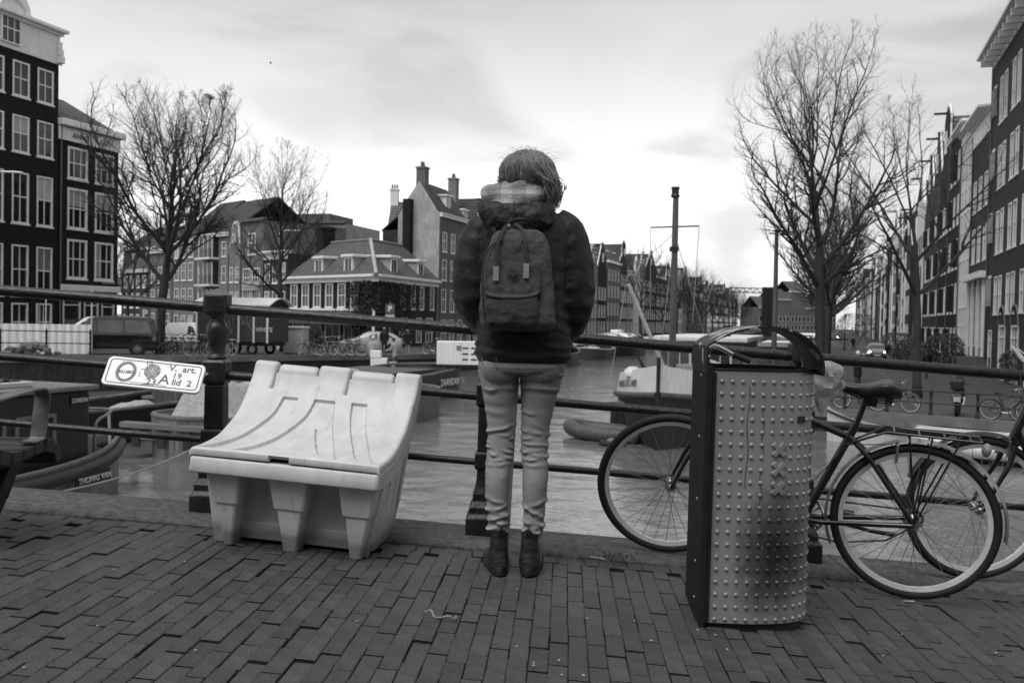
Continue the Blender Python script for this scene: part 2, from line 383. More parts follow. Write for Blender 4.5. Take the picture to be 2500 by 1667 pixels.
def bank(name, label, edge, back, zf, n):
    o = bpy.data.objects.new(name, None); col.objects.link(o); tag(o, label, 'street', kind='structure')
    top = MB(); wall = MB(); cope = MB(); pts = []
    for a, b in zip(edge, edge[1:]):
        m = max(2, int((b-a).length/4)) if (b-a).length < 60 else 6
        pts += [a.lerp(b, k/m) for k in range(m)]
    pts.append(edge[-1])
    rows = []
    for p in pts:
        z = zf(p.y); rows.append([(p.x, p.y, z)]+[(p.x+back.x*t, p.y+back.y*t, z) for t in (1.2, 5, 12, 30, 120, 700)])
    top.loft(rows, closed=False, cap=False); top.build('carriageway', 'street', o)
    wall.loft([[(p.x, p.y, zf(p.y)-.06), (p.x, p.y, WZ-2.5)] for p in pts], closed=False, cap=False); wall.build('quay_wall', 'quay_wall', o)
    # coping stones
    nb = V((back.x, back.y, 0)).normalized()
    rr = []
    for p in pts:
        z = zf(p.y); q0 = p-nb*.06; q1 = p+nb*.5
        rr.append([(q0.x, q0.y, z-.28), (q1.x, q1.y, z-.28), (q1.x, q1.y, z+.05), (q0.x, q0.y, z+.05)])
    cope.loft(rr); cope.build('coping', 'quay_cope', o, fix=True)
    return o
bank('left_bank', 'paved street and stone quay wall along the far side of the canal', LQ, V((-.75, .66, 0)), lz, 0)
RQ = [V((60, -10, 0)), V((26, 19.6, 0)), V((15.1, 30.0, 0)), V((10.5, 33.5, 0))]
q = RQ[-1]
for k in range(1, 10): RQ.append(q+UD*(k*k*9.0))
bank('right_bank', 'street and quay wall below the row of tall houses', RQ, V((.946, -.326, 0)), lambda d: RZ, 0)
def lq_off(p, off): return p
def right_pt(s, off, z=None):     # a point s metres along the right canal quay, off metres inland
    p = V((10.5, 33.5, 0))+UD*s+VD*off; p.z = RZ if z is None else z; return p
# ------------------------------------------------------------------ the bridge railing
def rail_z(x, h): return gz(x)+h
mat('old_iron', .010, rough=.42, var=.6, scale=16, bump=.22, bscale=70, spec=.5)
railing = thing('bridge_railing', 'black cast iron bridge railing with round rails and urn shaped posts', 'railing', (0, YR, 0))
def post_meshes():
    b = MB()
    def sq(w, z): return [(-w, -w, z), (w, -w, z), (w, w, z), (-w, w, z)]
    # foot, tapered square shaft, collar blocks at the rails
    b.loft([sq(.098, 0), sq(.098, .085), sq(.082, .105), sq(.082, .135), sq(.066, .165), sq(.066, .20), sq(.056, .23), sq(.050, .27), sq(.048, .315)])
    b.loft([sq(.052, .315), sq(.060, .325), sq(.060, .395), sq(.052, .405)])
    b.loft([sq(.048, .405), sq(.046, .62)])
    b.loft([sq(.046, .62), sq(.058, .635), sq(.058, .73), sq(.048, .745)])
    sh = b
    u = MB()
    u.lathe([(.044, .745), (.050, .750), (.050, .757), (.040, .765), (.036, .775), (.042, .81), (.049, .85), (.052, .88), (.052, .90), (.047, .913), (.040, .922), (.038, .93)], 24)
    u.lathe([(.038, .93), (.034, .936), (.034, .944), (.040, .953), (.052, .965)], 24)
    h = MB(); c = .016; w = .058
    def oc(w, c, z): return [(-w+c, -w, z), (w-c, -w, z), (w, -w+c, z), (w, w-c, z), (w-c, w, z), (-w+c, w, z), (-w, w-c, z), (-w, -w+c, z)]
    h.loft([oc(.045, .014, .960), oc(.058, .016, .975), oc(.058, .016, 1.052), oc(.056, .016, 1.056)])
    k = MB(); k.loft([oc(.058, .012, 1.054), oc(.058, .012, 1.060), oc(.030, .008, 1.078), oc(.004, .001, 1.090)])
    return sh, u, h, k
mat('pale_cap', .10, rough=.55, var=.35, scale=12, bump=.3)  # caps much paler than the iron of the posts
sh, u_, h_, k_ = post_meshes()
ms = [sh.mesh('post', 'old_iron'), u_.mesh('urn', 'old_iron', smooth=50), h_.mesh('head', 'old_iron'), k_.mesh('cap', 'pale_cap')]
for px in (-170, 530, 1195, 1958, 2640):
    x = (px-1250)/F*YR
    po = link('post', ms[0], railing, bevel=.006); po.location = (x, 0, gz(x)+.018)
    for nm, me in zip(('urn', 'head', 'cap'), ms[1:]): link(nm, me, po, bevel=.004)
xs = [(p-1250)/F*YR for p in (-170, 530, 1195, 1958, 2640)]
for r, h in ((.0265, 1.012), (.0215, .688), (.0175, .362)):
    for a, b in zip([-5.0]+xs, xs+[5.0]):
        n = 14; pts = [(lerp(a, b, k/n), noise.noise(V((lerp(a, b, k/n)*.8, h, 0)))*.006, rail_z(lerp(a, b, k/n), h+noise.noise(V((lerp(a, b, k/n)*.9, h, 5)))*.006)) for k in range(n+1)]
        MB().path(pts, r, 20).build('rail', 'old_iron', railing, smooth=60)
# ------------------------------------------------------------------ grit bin
def plasticmat():
    m = mat('bin_plastic', .56, rough=.45, var=.10, scale=5, bump=.05, bscale=90, spec=.4, streak=.10)
    t = m.node_tree; b = t.nodes['Principled BSDF']
    src = b.inputs['Base Color'].links[0].from_socket
    c = N(t, 'ShaderNodeTexCoord'); s = N(t, 'ShaderNodeSeparateXYZ'); L(t, c.outputs['Object'], s.inputs[0])
    n = N(t, 'ShaderNodeTexNoise'); n.inputs['Scale'].default_value = 9; n.inputs['Detail'].default_value = 8; L(t, c.outputs['Object'], n.inputs['Vector'])
    # uneven darker tone on the lowest hand's breadth, and scuffs
    a = N(t, 'ShaderNodeMath', operation='MULTIPLY_ADD'); L(t, n.outputs['Fac'], a.inputs[0]); a.inputs[1].default_value = -.10; L(t, s.outputs['Z'], a.inputs[2])
    r = ramp(t, a.outputs[0], [(0, .40), (.03, .75), (.08, 1.0)])
    n2 = N(t, 'ShaderNodeTexNoise'); n2.inputs['Scale'].default_value = 26; n2.inputs['Detail'].default_value = 9; n2.inputs['Roughness'].default_value = .7; L(t, c.outputs['Object'], n2.inputs['Vector'])
    r2 = ramp(t, n2.outputs['Fac'], [(.28, .6), (.34, 1.0)])
    mps = N(t, 'ShaderNodeMapping'); mps.inputs['Scale'].default_value = (34, 3.5, 9); mps.inputs['Rotation'].default_value = (.2, .3, .9); L(t, c.outputs['Object'], mps.inputs[0])
    n3 = N(t, 'ShaderNodeTexNoise'); n3.inputs['Scale'].default_value = 1.3; n3.inputs['Detail'].default_value = 7; L(t, mps.outputs[0], n3.inputs['Vector'])
    r3 = ramp(t, n3.outputs['Fac'], [(.29, .74), (.35, .98), (.6, 1.0)])      # scuffs
    for q in (r, r2, r3):
        mx = N(t, 'ShaderNodeMix', data_type='RGBA', blend_type='MULTIPLY'); mx.inputs[0].default_value = 1
        L(t, src, mx.inputs[6]); L(t, q.outputs[0], mx.inputs[7]); src = mx.outputs[2]
    L(t, src, b.inputs['Base Color'])
plasticmat()
gx = -.968
grit = thing('grit_bin', 'pale plastic grit bin with curved lid standing by the railing', 'grit bin')
grit.matrix_world = Matrix.Translation((gx, 3.835, gz(gx)-.002)) @ SL @ Matrix.Rotation(R(-6.5), 4, 'Z')
PROF = [(0, .432), (.10, .436), (.243, .455), (.36, .497), (.463, .552), (.555, .646), (.605, .705), (.632, .763)]
pr = smoothtab(PROF, 121)
GW = .4125
def band(u, s):                   # sunk channels of the lid, u and s from 0 to 1
    def inn(a0, a1, b0, b1, lo=0.04, hi=.74):
        if not lo < s < hi: return 0
        t = min(1, (hi-s)/(hi-lo)); t = t**1.35
        return 1 if a0+(b0-a0)*t < u < a1+(b1-a1)*t else 0
    q = inn(.235, .325, .030, .125) or inn(.645, .735, .885, .97)
    if inn(.425, .545, .215, .775) and not inn(.47, .505, .30, .70, .04, .50): q = 1
    return q
lid = MB(); NU = 240; rows = []
hs = [sum(abs(a-b) for a, b in zip(pr[i], pr[i+1])) for i in range(120)]
keep = [p for p in pr if p[1] < .655]
for i, (v, z) in enumerate(keep):
    a, b = keep[max(i-1, 0)], keep[min(i+1, len(keep)-1)]; t = V((0, b[0]-a[0], b[1]-a[1])).normalized(); nrm = V((0, -t.z, t.y))
    s = i/(len(keep)-1)*.80
    row = []
    for k in range(NU+1):
        u = k/NU; e = min(u, 1-u)*2*GW; rd = .018
        drop = 0 if e > rd else (rd-math.sqrt(max(0, rd*rd-(rd-e)**2)))
        p = V((lerp(-GW, GW, u), v, z))+nrm*(-.014*band(u, s)-drop+.003*math.sin(u*3.1))
        row.append(p)
    rows.append(row)
# rounded front lip and side skirts
f0 = rows[0]
def off(row, dy, dz): return [V((p.x, p.y+dy, p.z+dz)) for p in row]
front = [off(f0, .004, -.034), off(f0, -.008, -.032), off(f0, -.012, -.02), off(f0, -.010, -.006), off(f0, -.004, -.001)]
for r_ in front[:3]:
    for k, p in enumerate(r_):
        if abs(k/NU-.475) < .052: p.z += .012; p.y += .012
full = front+rows
full = [[V((r_[0].x, r_[0].y, r_[0].z-.026))]+r_+[V((r_[-1].x, r_[-1].y, r_[-1].z-.026))] for r_ in full]
lid.loft(full, closed=False, cap=False)
lid.build('lid', 'bin_plastic', grit, smooth=38)
# the three hinge tabs of the lid
lidtop = [p for p in pr if p[1] > .630]
for u0, u1 in ((-GW, -.298), (-.086, .068), (.292, GW)):
    tb = MB(); rr = []
    sec = lidtop+[(.642, .772), (.662, .776), (.684, .768), (.688, .75)]
    for u, ins in ((u0, .012), (u0+.004, .003), (u0+.014, 0), (u1-.014, 0), (u1-.004, .003), (u1, .012)):
        rr.append([V((u, v+ins*.6, z-ins)) for v, z in sec]+[V((u, .675, .64+ins))])
    tb.loft(rr); tb.build('hinge_tab', 'bin_plastic', grit, smooth=50, fix=True)
# hinge rolls of the body between the tabs
for u0, u1 in ((-.288, -.096), (.078, .282)):
    rl = MB(); rr = []
    for u, ins in ((u0, .02), (u0+.004, .008), (u0+.016, 0), (u1-.016, 0), (u1-.004, .008), (u1, .02)):
        sec = [(.622, .60), (.626, .69), (.632, .738), (.642, .758), (.660, .766), (.680, .756), (.690, .72), (.690, .60)]
        rr.append([V((u, v+(.645-v)*ins*2, z-ins*.5)) for v, z in sec])
    rl.loft(rr); rl.build('hinge_roll', 'bin_plastic', grit, smooth=50, fix=True)
# body core
core = MB(); sec = [(.200, .018), (.53, .018), (.66, .66), (.60, .62), (.50, .53), (.36, .43), (.20, .385), (.05, .37), (.045, .33), (.190, .325), (.205, .10), (.190, .095)]
def hw(z, f=0): return .352+.048*min(1, z/.36)+f
core.loft([[V((s_*hw(z), v, z)) for v, z in sec] for s_ in (-1, -.99, .99, 1)])
core.build('tub', 'bin_plastic', grit, smooth=30, bevel=.006, fix=True)
rim = MB(); top = [(p[0], p[1]-.036) for p in smoothtab(PROF, 22)]; bot = [(.0, .322), (.10, .325), (.25, .345), (.38, .385), (.50, .46), (.59, .56), (.65, .69)]
ol = [(-.008, .325), (-.012, .335), (-.012, .385), (-.006, .395)]+top[1:]+[(.68, .70)]+[(a+.02, b) for a, b in bot[::-1][:-1]]
rim.loft([[V((u, v+i_, z)) for v, z in ol] for u, i_ in ((-GW-.002, .014), (-GW+.012, 0), (GW-.012, 0), (GW+.002, .014))])
rim.build('rim', 'bin_plastic', grit, smooth=35, bevel=.006, fix=True)
def uf(f): return -GW+2*GW*f
for a, b in (((.072, .253), (.140, .215)), ((.404, .615), (.464, .566)), ((.775, .975), (.823, .913))):
    pl = MB(); rr = []
    for z, t, ins, v0 in ((.330, 0, 0, .030), (.19, .45, 0, .070), (.188, .46, .010, .078), (.03, .95, .010, .112), (.0, 1, .012, .118)):
        u0, u1 = uf(lerp(a[0], b[0], t))+ins, uf(lerp(a[1], b[1], t))-ins
        rr.append([V((u0, .23, z)), V((u1, .23, z)), V((u1, v0+.006, z)), V((u1-.010, v0, z)), V((u0+.010, v0, z)), V((u0, v0+.006, z))])
    pl.loft(rr[::-1]); pl.build('foot', 'bin_plastic', grit, bevel=.004, fix=True)
for s_ in (-1, 1):
    for v0, v1 in ((.135, .215), (.265, .35), (.40, .485), (.535, .60)):
        rb = MB(); rr = []
        for z, t in ((0, 0), (.18, .5), (.36+max(0, v0-.25)*.55, 1)):
            u = s_*(.345+.062*t); i = s_*.30; a, b = v0+.02*(1-t), v1-.02*(1-t)
            rr.append([V((i, a, z)), V((u, a, z)), V((u, b, z)), V((i, b, z))])
        rb.loft(rr); rb.build('side_rib', 'bin_plastic', grit, bevel=.005, fix=True)

# ------------------------------------------------------------------ litter bin
def litmat():
    m = mat('bin_steel', .26, rough=.40, var=.10, scale=4, spec=.5, metal=.25, streak=.10)
    t = m.node_tree; b = t.nodes['Principled BSDF']; src = b.inputs['Base Color'].links[0].from_socket
    c = N(t, 'ShaderNodeTexCoord'); n = N(t, 'ShaderNodeTexNoise'); n.inputs['Scale'].default_value = 13; n.inputs['Detail'].default_value = 10; n.inputs['Roughness'].default_value = .75; L(t, c.outputs['Object'], n.inputs['Vector'])
    d = N(t, 'ShaderNodeVectorMath', operation='DISTANCE'); mp = N(t, 'ShaderNodeMapping'); mp.inputs['Scale'].default_value = (1, .6, .62); L(t, c.outputs['Object'], mp.inputs[0]); L(t, mp.outputs[0], d.inputs[0]); d.inputs[1].default_value = (.27, .0, .185)
    a = N(t, 'ShaderNodeMath', operation='MULTIPLY_ADD'); L(t, n.outputs['Fac'], a.inputs[0]); a.inputs[1].default_value = .20; L(t, d.outputs['Value'], a.inputs[2])
    r = ramp(t, a.outputs[0], [(.13, .10), (.20, .34), (.28, 1.0)])      # scorched paint patch
    # sharp flaked-off spots
    v = N(t, 'ShaderNodeTexNoise'); v.inputs['Scale'].default_value = 110; v.inputs['Detail'].default_value = 4; L(t, c.outputs['Object'], v.inputs['Vector'])
    r3 = ramp(t, v.outputs['Fac'], [(.64, 0), (.72, 1)]); r4 = ramp(t, a.outputs[0], [(.19, 1.0), (.23, 0)])
    mm = N(t, 'ShaderNodeMath', operation='MULTIPLY'); L(t, r3.outputs[0], mm.inputs[0]); L(t, r4.outputs[0], mm.inputs[1])
    mx = N(t, 'ShaderNodeMix', data_type='RGBA', blend_type='MULTIPLY'); mx.inputs[0].default_value = 1; L(t, src, mx.inputs[6]); L(t, r.outputs[0], mx.inputs[7])
    m2 = N(t, 'ShaderNodeMix', data_type='RGBA'); L(t, mm.outputs[0], m2.inputs[0]); L(t, mx.outputs[2], m2.inputs[6]); m2.inputs[7].default_value = (.26, .26, .26, 1)
    L(t, m2.outputs[2], b.inputs['Base Color'])
litmat()
mat('frame_steel', .013, spec=.2, rough=.7, var=.3, scale=20, streak=.2)
lx, ly = .722, 3.40
lit = thing('litter_bin', 'studded grey steel litter bin with dark frame and arched hood', 'litter bin')
lit.matrix_world = Matrix.Translation((lx, ly, gz(lx)-.030)) @ Matrix.Rotation(R(.5), 4, 'Y') @ Matrix.Rotation(R(-4.0), 4, 'Z')
DW, DD = .400, .40
def dshape(n, ins=0.0):
    out = []
    for k in range(n+1):
        t = -math.pi/2+math.pi*k/n; e = 2/2.7
        x = .018+(DW-ins)*abs(math.cos(t))**e; y = DD/2+(DD/2-ins)*math.copysign(abs(math.sin(t))**e, math.sin(t))
        out.append((x, y))
    return out
fine = dshape(600); cum = [0]
for a, b in zip(fine, fine[1:]): cum.append(cum[-1]+math.dist(a, b))
def darc(s):
    for i in range(len(cum)-1):
        if cum[i+1] >= s:
            t = (s-cum[i])/(cum[i+1]-cum[i]+1e-9); a, b = fine[i], fine[i+1]; d = V((b[0]-a[0], b[1]-a[1])).normalized()
            return V((lerp(a[0], b[0], t), lerp(a[1], b[1], t), 0)), V((d.x, d.y, 0)), V((d.y, -d.x, 0))
    return darc(cum[-1]-.001)
Z0, Z1 = .045, .985
door = MB(); NS = 90; smp = [darc(cum[-1]*k/NS*.999+.0001) for k in range(NS+1)]
outer = [p for p, d, n in smp]; inner = [p-n*.012 for p, d, n in smp]
door.loft([[V((p.x, p.y, z)) for p in outer] for z in (Z0, Z0+.3, Z1-.3, Z1)], closed=False, cap=False)
for z, fl in ((Z1, 1), (Z0, 0)):
    door.loft([[V((p.x, p.y, z)) for p in q] for q in (outer, inner)], closed=False, cap=False)
door.loft([[V((p.x, p.y, z)) for p in inner] for z in (Z0, Z1)], closed=False, cap=False)
door.build('door', 'bin_steel', lit, smooth=40)
st = MB(); S_EMB = .250; rows_z = [Z1-.042-k*.0465 for k in range(20)]
ncol = int((cum[-1]-.04)/.0385)
for zi, z in enumerate(rows_z):
    for c_ in range(ncol):
        s = .030+c_*.0385
        if .52 < z < .735 and abs(s-S_EMB) < .045: continue
        if .78 < z < .83 and abs(s-.345) < .03: continue
        p, d, n = darc(s); c = V((p.x, p.y, z))
        rings = []
        for rr, h in ((.0085, 0), (.0078, .0030), (.0055, .0055), (.002, .0065)):
            rings.append([c+n*h+(d*math.cos(a*math.pi/4)+V((0, 0, 1))*math.sin(a*math.pi/4))*rr for a in range(8)])
        st.loft(rings)
o = st.build('studs', 'bin_steel', lit, smooth=50); o['kind'] = 'stuff'
for z in (.695, .623, .551):
    p, d, n = darc(S_EMB); c = V((p.x, p.y, z)); e = MB()
    for s_ in (-1, 1):
        a = (d*s_+V((0, 0, 1))).normalized(); e.bar(c-a*.031+n*.002, c+a*.031+n*.002, .018, .016 if s_ < 0 else .0168, up=n)
    e.build('cross_emblem', 'bin_steel', lit, bevel=.002)
# lock slot
p, d, n = darc(.345); M = MB(); c = V((p.x, p.y, .805))
M.bar(c-d*.017, c+d*.017, .026, .008, up=n); M.build('lock_slot', 'black', lit)
# drip stains are in the paint; dark frame of the back
fr = MB(); fr.box((-.010, -.006, 0), (.0, .41, 1.0)); fr.box((-.006, -.014, .0), (.014, -.004, 1.0)); fr.build('back_frame', 'frame_steel', lit, bevel=.004)
hg = MB()
for k in range(16): hg.tube((.020, -.006, .05+k*.058), (.020, -.006, .05+k*.058+.055), .007, n=8)
hg.build('hinge', 'frame_steel', lit, smooth=50)
for z in (.955, .72, .48, .24, .10):
    MB().lathe([(.007, 0), (.007, .003), (.003, .0045)], 12, M=Matrix.Rotation(R(-90), 3, 'Y'), c=(-.010, .13, z)).build('bolt', 'alu', lit)
bs = MB(); bs.loft([[V((x*.94+.01, y*.92+.016, z)) for x, y in dshape(40)] for z in (0, .05)]); bs.build('base', 'black', lit)
li = MB(); li.loft([[V((x, y, z)) for x, y in dshape(40, .013)] for z in (.93, .95)]); li.build('dark_cavity_cap', 'black', lit)  # black slab below the rim, its colour standing in for the shaded hollow
lr = MB(); lr.path([V((p.x, p.y, Z1+.002)) for p in outer], .005, 6); lr.build('rim', 'frame_steel', lit, smooth=60)
def hoodmat():
    m = mat('hood_steel', .016, rough=.6, var=.35, scale=8, spec=.25)
    t = m.node_tree; b = t.nodes['Principled BSDF']; src = b.inputs['Base Color'].links[0].from_socket
    c = N(t, 'ShaderNodeTexCoord'); n = N(t, 'ShaderNodeTexNoise'); n.inputs['Scale'].default_value = 9; n.inputs['Detail'].default_value = 3; L(t, c.outputs['Object'], n.inputs['Vector'])
    s = N(t, 'ShaderNodeSeparateXYZ'); L(t, c.outputs['Object'], s.inputs[0])
    w = ramp(t, s.outputs['X'], [(.02, 0), (.05, .12), (.12, .10), (.19, 0)])
    a = N(t, 'ShaderNodeMath', operation='ADD'); L(t, n.outputs['Fac'], a.inputs[0]); L(t, w.outputs[0], a.inputs[1])
    r = ramp(t, a.outputs[0], [(.60, 0), (.625, 1)])
    m2 = N(t, 'ShaderNodeMix', data_type='RGBA'); L(t, r.outputs[0], m2.inputs[0]); L(t, src, m2.inputs[6]); m2.inputs[7].default_value = (.34, .34, .34, 1); L(t, m2.outputs[2], b.inputs['Base Color'])
hoodmat()
hp = smoothtab([(-.012, .97), (-.012, 1.055), (-.004, 1.078), (.05, 1.112), (.12, 1.138), (.20, 1.150), (.28, 1.143), (.35, 1.115), (.402, 1.068), (.424, 1.02), (.426, .972)], 60)
hd = MB(); rr = []
for i, (x, z) in enumerate(hp):
    a, b = hp[max(i-1, 0)], hp[min(i+1, 59)]; t = V((b[0]-a[0], 0, b[1]-a[1])).normalized(); n = V((-t.z, 0, t.x))
    y0 = lerp(-.010, .03, max(0, (x-.25)/.18)**1.5); y1 = lerp(.41, .36, max(0, x)/.43)
    p = V((x, 0, z)); rr.append([p+V((0, y0, 0)), p+V((0, y1, 0)), p+V((0, y1, 0))-n*.007, p+V((0, y0, 0))-n*.007])
hd.loft(rr); hd.build('hood', 'hood_steel', lit, smooth=45, fix=True)
MB().box((-.006, .02, .98), (.004, .39, 1.03)).build('hood_bracket', 'hood_steel', lit, bevel=.002)
mat('drip', .055, rough=.35)
rd = random.Random(8)
for s, za, zb in ((.130, .93, .55), (.187, .86, .68), (.185, .62, .42)):
    pts = []; m = 14
    for k in range(m):
        p, d, n = darc(s+.004*math.sin(k*.9+s*50)); pts.append(V((p.x, p.y, lerp(za, zb, k/(m-1))))-n*.0006)
    MB().path(pts, [.0016+.0010*rd.random() for _ in pts], 6).build('paint_drip', 'drip', lit, smooth=60)

# ------------------------------------------------------------------ plastic bag wedged behind the litter bin
mat('bag_plastic', .30, rough=.18, var=.2, scale=12, bump=.6, bscale=22, spec=.7, alpha=.78)
bgm = MB(); c = P(2014, 935, 3.80); rows = []
rb_ = random.Random(2)
for j in range(15):
    v = j/14; w = (.020, .046, .058, .064, .066, .063, .06, .055, .052, .047, .040, .030, .020, .011, .004)[j]
    row = []
    for k in range(22):
        a = 2*math.pi*k/22; q = 1+.55*noise.noise(V((math.cos(a)*2.2, math.sin(a)*2.2, v*5)))+.25*noise.noise(V((math.cos(a)*6, math.sin(a)*6, v*9+3)))
        row.append(c+V((math.cos(a)*w*q+.012*math.sin(v*5), math.sin(a)*w*.6*q, .092-v*.22)))
    rows.append(row)
bgm.loft(rows); tag(bgm.build('plastic_bag', 'bag_plastic', smooth=40), 'crumpled translucent plastic bag wedged between litter bin and saddle', 'plastic bag')
# ------------------------------------------------------------------ tilted white sign on the railing
mat('sign_white', .72, rough=.35, var=.06, scale=8, spec=.5)
mat('sign_ink', .02, rough=.4)
mat('sign_grey', .10, rough=.4, var=.1)
sa, sb, sd = P(272, 868, 4.37), P(511, 886, 4.42), P(244, 936, 4.28)
sw = (sb-sa).length; sx_ = (sb-sa).normalized(); sy_ = (sa-sd); shh = sy_.length
Ms = Matrix((sx_, sy_.normalized(), sx_.cross(sy_).normalized())).transposed().to_4x4(); Ms.translation = sd
sign = thing('sign_board', 'tilted white metal sign with rounded corners, stickers and scrawled graffiti', 'sign'); sign.matrix_world = Ms
def rrect(x0, y0, x1, y1, r, n=7):
    o = []
    for cx, cy, a0 in ((x1-r, y1-r, 0), (x0+r, y1-r, 90), (x0+r, y0+r, 180), (x1-r, y0+r, 270)):
        o += [(cx+r*math.cos(R(a0+90*k/n)), cy+r*math.sin(R(a0+90*k/n))) for k in range(n+1)]
    return o
pl = MB(); fn = lambda a, b, e: V((a, b, e))
pl.prism(rrect(0, 0, sw, shh, .024), (-.018, 0), fn)
pl.build('plate', 'sign_white', sign, bevel=.003)
def ringpath(pts, w, z, name, m, loop=True):
    b = MB(); b.path([V((x, y, z)) for x, y in pts], w, 6, loop=loop, flat=.15); return b.build(name, m, sign)
ringpath(rrect(.016, .014, sw-.016, shh-.014, .016), .0022, .0008, 'border_line', 'sign_ink')
def circ(cx, cy, rx, ry, n=36): return [(cx+rx*math.cos(2*math.pi*k/n), cy+ry*math.sin(2*math.pi*k/n)) for k in range(n)]
cx, cy = sw*.215, shh*.50
ringpath(circ(cx, cy, .038, .047), .0055, .0008, 'ring_mark', 'sign_grey')
ringpath(circ(cx, cy, .046, .056), .0010, .0006, 'ring_outline', 'sign_ink')
textM('KLUBD', .021, 'sign_ink', sign, frame((cx-.032, cy-.010, .001), (1, .05, 0), (0, 1, 0)), ext=.0003, bold=.0006)
fx, fy = sw*.475, shh*.60
d_ = MB(); d_.prism(circ(fx, fy, .037, .039), (0, .0012), fn); d_.build('round_sticker', 'sign_grey', sign)
for k in range(6):
    a = k*math.pi/3+.2; c = (fx+.018*math.cos(a), fy+.019*math.sin(a))
    pts = [(c[0]+.0155*math.cos(t)*math.cos(a)-.006*math.sin(t)*math.sin(a), c[1]+.0155*math.cos(t)*math.sin(a)+.006*math.sin(t)*math.cos(a)) for t in [2*math.pi*q/14 for q in range(14)]]
    b = MB(); b.path([V((x, y, .0018)) for x, y in pts], .0010, 5, loop=True, flat=.3); b.build('petal', 'sign_white', sign)
textM('V.  art.', .046, 'sign_ink', sign, frame((sw*.635, shh*.68, .001), (1, 0, 0), (.06, 1, 0)), ext=.0003, bold=.0006)
textM('lid  2', .046, 'sign_ink', sign, frame((sw*.70, shh*.20, .001), (1, 0, 0), (.06, 1, 0)), ext=.0003, bold=.0006)
textM('1', .040, 'sign_ink', sign, frame((sw*.69, shh*.44, .001), (1, 0, 0), (.1, 1, 0)), ext=.0003, bold=.0004)
textM('9', .040, 'sign_ink', sign, frame((sw*.74, shh*.44, .001), (1, 0, 0), (.1, 1, 0)), ext=.0003, bold=.0004)
textM('23.', .050, 'sign_ink', sign, frame((sw*.44, shh*.12, .001), (1, .05, 0), (0, 1, 0)), ext=.0003, bold=.0005)
textM('A', .075, 'sign_ink', sign, frame((sw*.565, shh*.20, .001), (1, 0, 0), (.1, 1, 0)), ext=.0003, bold=.0002)
textM('10', .032, 'sign_ink', sign, frame((sw*.385, shh*.80, .001), (1, .05, 0), (0, 1, 0)), ext=.0003, bold=.0004)
for pts in ([(.28, .16), (.35, .155), (.41, .15), (.48, .17)], [(.40, .10), (.47, .16), (.55, .17), (.66, .12)], [(.355, .36), (.362, .45), (.352, .55)], [(.15, .86), (.165, .84)], [(.35, .62), (.40, .66)]):
    ringpath([(sw*a, shh*b) for a, b in pts], .0012, .0008, 'graffiti_stroke', 'sign_ink', loop=False)
cl_ = MB(); e = Ms.inverted() @ V(((530-1250)/F*YR-.02, YR-.06, Ms.translation.z+.06))
cl_.bar((sw*.86, shh*.42, -.018), e, .03, .006); cl_.build('bracket', 'alu', sign)

# ------------------------------------------------------------------ bench seen from behind its end
mat('bench_wood', .030, rough=.65, var=.4, scale=4, stretch=(1, 10, 10), bump=.4, bscale=30)
mat('bench_steel', .17, rough=.4, metal=.6, var=.45, scale=9)
BX = -1.965; bz = gz(BX)
bench = thing('park_bench', 'dark slatted bench with flat metal armrest facing the canal', 'bench', (BX, 0, bz))
def slat(p0, p1, nm='seat_slat', tilt=0):  # cross-section corners given by centre (y, z), size, running to -x
    y, z = p0; w, h = p1; s = MB(); c, sn = math.cos(tilt), math.sin(tilt)
    q = [(-w/2, -h/2), (w/2, -h/2), (w/2, h/2), (-w/2, h/2)]
    s.loft([[V((x, y+a*c-b*sn, z+a*sn+b*c)) for a, b in q] for x in (0, -1.9)]); return s.build(nm, 'bench_wood', bench, bevel=.006, fix=True)
for k, (y, z, t) in enumerate(((3.585, .372, -.25), (3.672, .364, -.05), (3.757, .368, .04), (3.842, .375, .08), (3.935, .375, -.25))): slat((y, z), (.076, .045 if k not in (0, 4) else .06), tilt=t)
slat((3.995, .335), (.085, .05), tilt=-1.1)
for y, z, t in ((3.512, .43, 1.20), (3.487, .52, 1.30), (3.466, .615, 1.34), (3.445, .71, 1.36)): slat((y, z), (.085, .042), 'back_slat', t)
ar = MB(); pts = [(3.47, .60), (3.60, .612), (3.76, .624), (3.865, .628), (3.905, .615), (3.918, .585), (3.90, .50), (3.885, .43), (3.87, .408), (3.80, .402)]
sm = smoothtab(pts, 44); rr = []
for i, (y, z) in enumerate(sm):
    a, b = sm[max(0, i-1)], sm[min(43, i+1)]; t = V((0, b[0]-a[0], b[1]-a[1])).normalized(); n = V((0, -t.z, t.y))
    p = V((0, y, z)); rr.append([p+V((.005, 0, 0)), p+V((-.060, 0, 0)), p+V((-.060, 0, 0))-n*.008, p+V((.005, 0, 0))-n*.008])
ar.loft(rr); ar.build('armrest', 'bench_steel', bench, smooth=40, fix=True)
lg = MB(); lg.bar((-.09, 3.80, .35), (-.10, 3.71, .20), .05, .075, up=(0, 1, 0)); lg.bar((-.10, 3.71, .21), (-.12, 3.56, 0), .05, .075, up=(0, 1, 0)); lg.build('leg', 'black', bench, bevel=.006)
lg = MB(); lg.bar((-1.8, 3.80, .35), (-1.8, 3.72, .20), .05, .075, up=(0, 1, 0)); lg.bar((-1.8, 3.72, .21), (-1.8, 3.6, 0), .05, .075, up=(0, 1, 0)); lg.build('leg', 'black', bench, bevel=.006)
for x in (-.10, -1.8):
    sp = MB(); sp.bar((x, 3.56, .325), (x, 3.97, .335), .05, .03); sp.bar((x, 3.53, .33), (x, 3.425, .74), .05, .03, up=(0, 1, 0)); sp.build('support', 'black', bench)
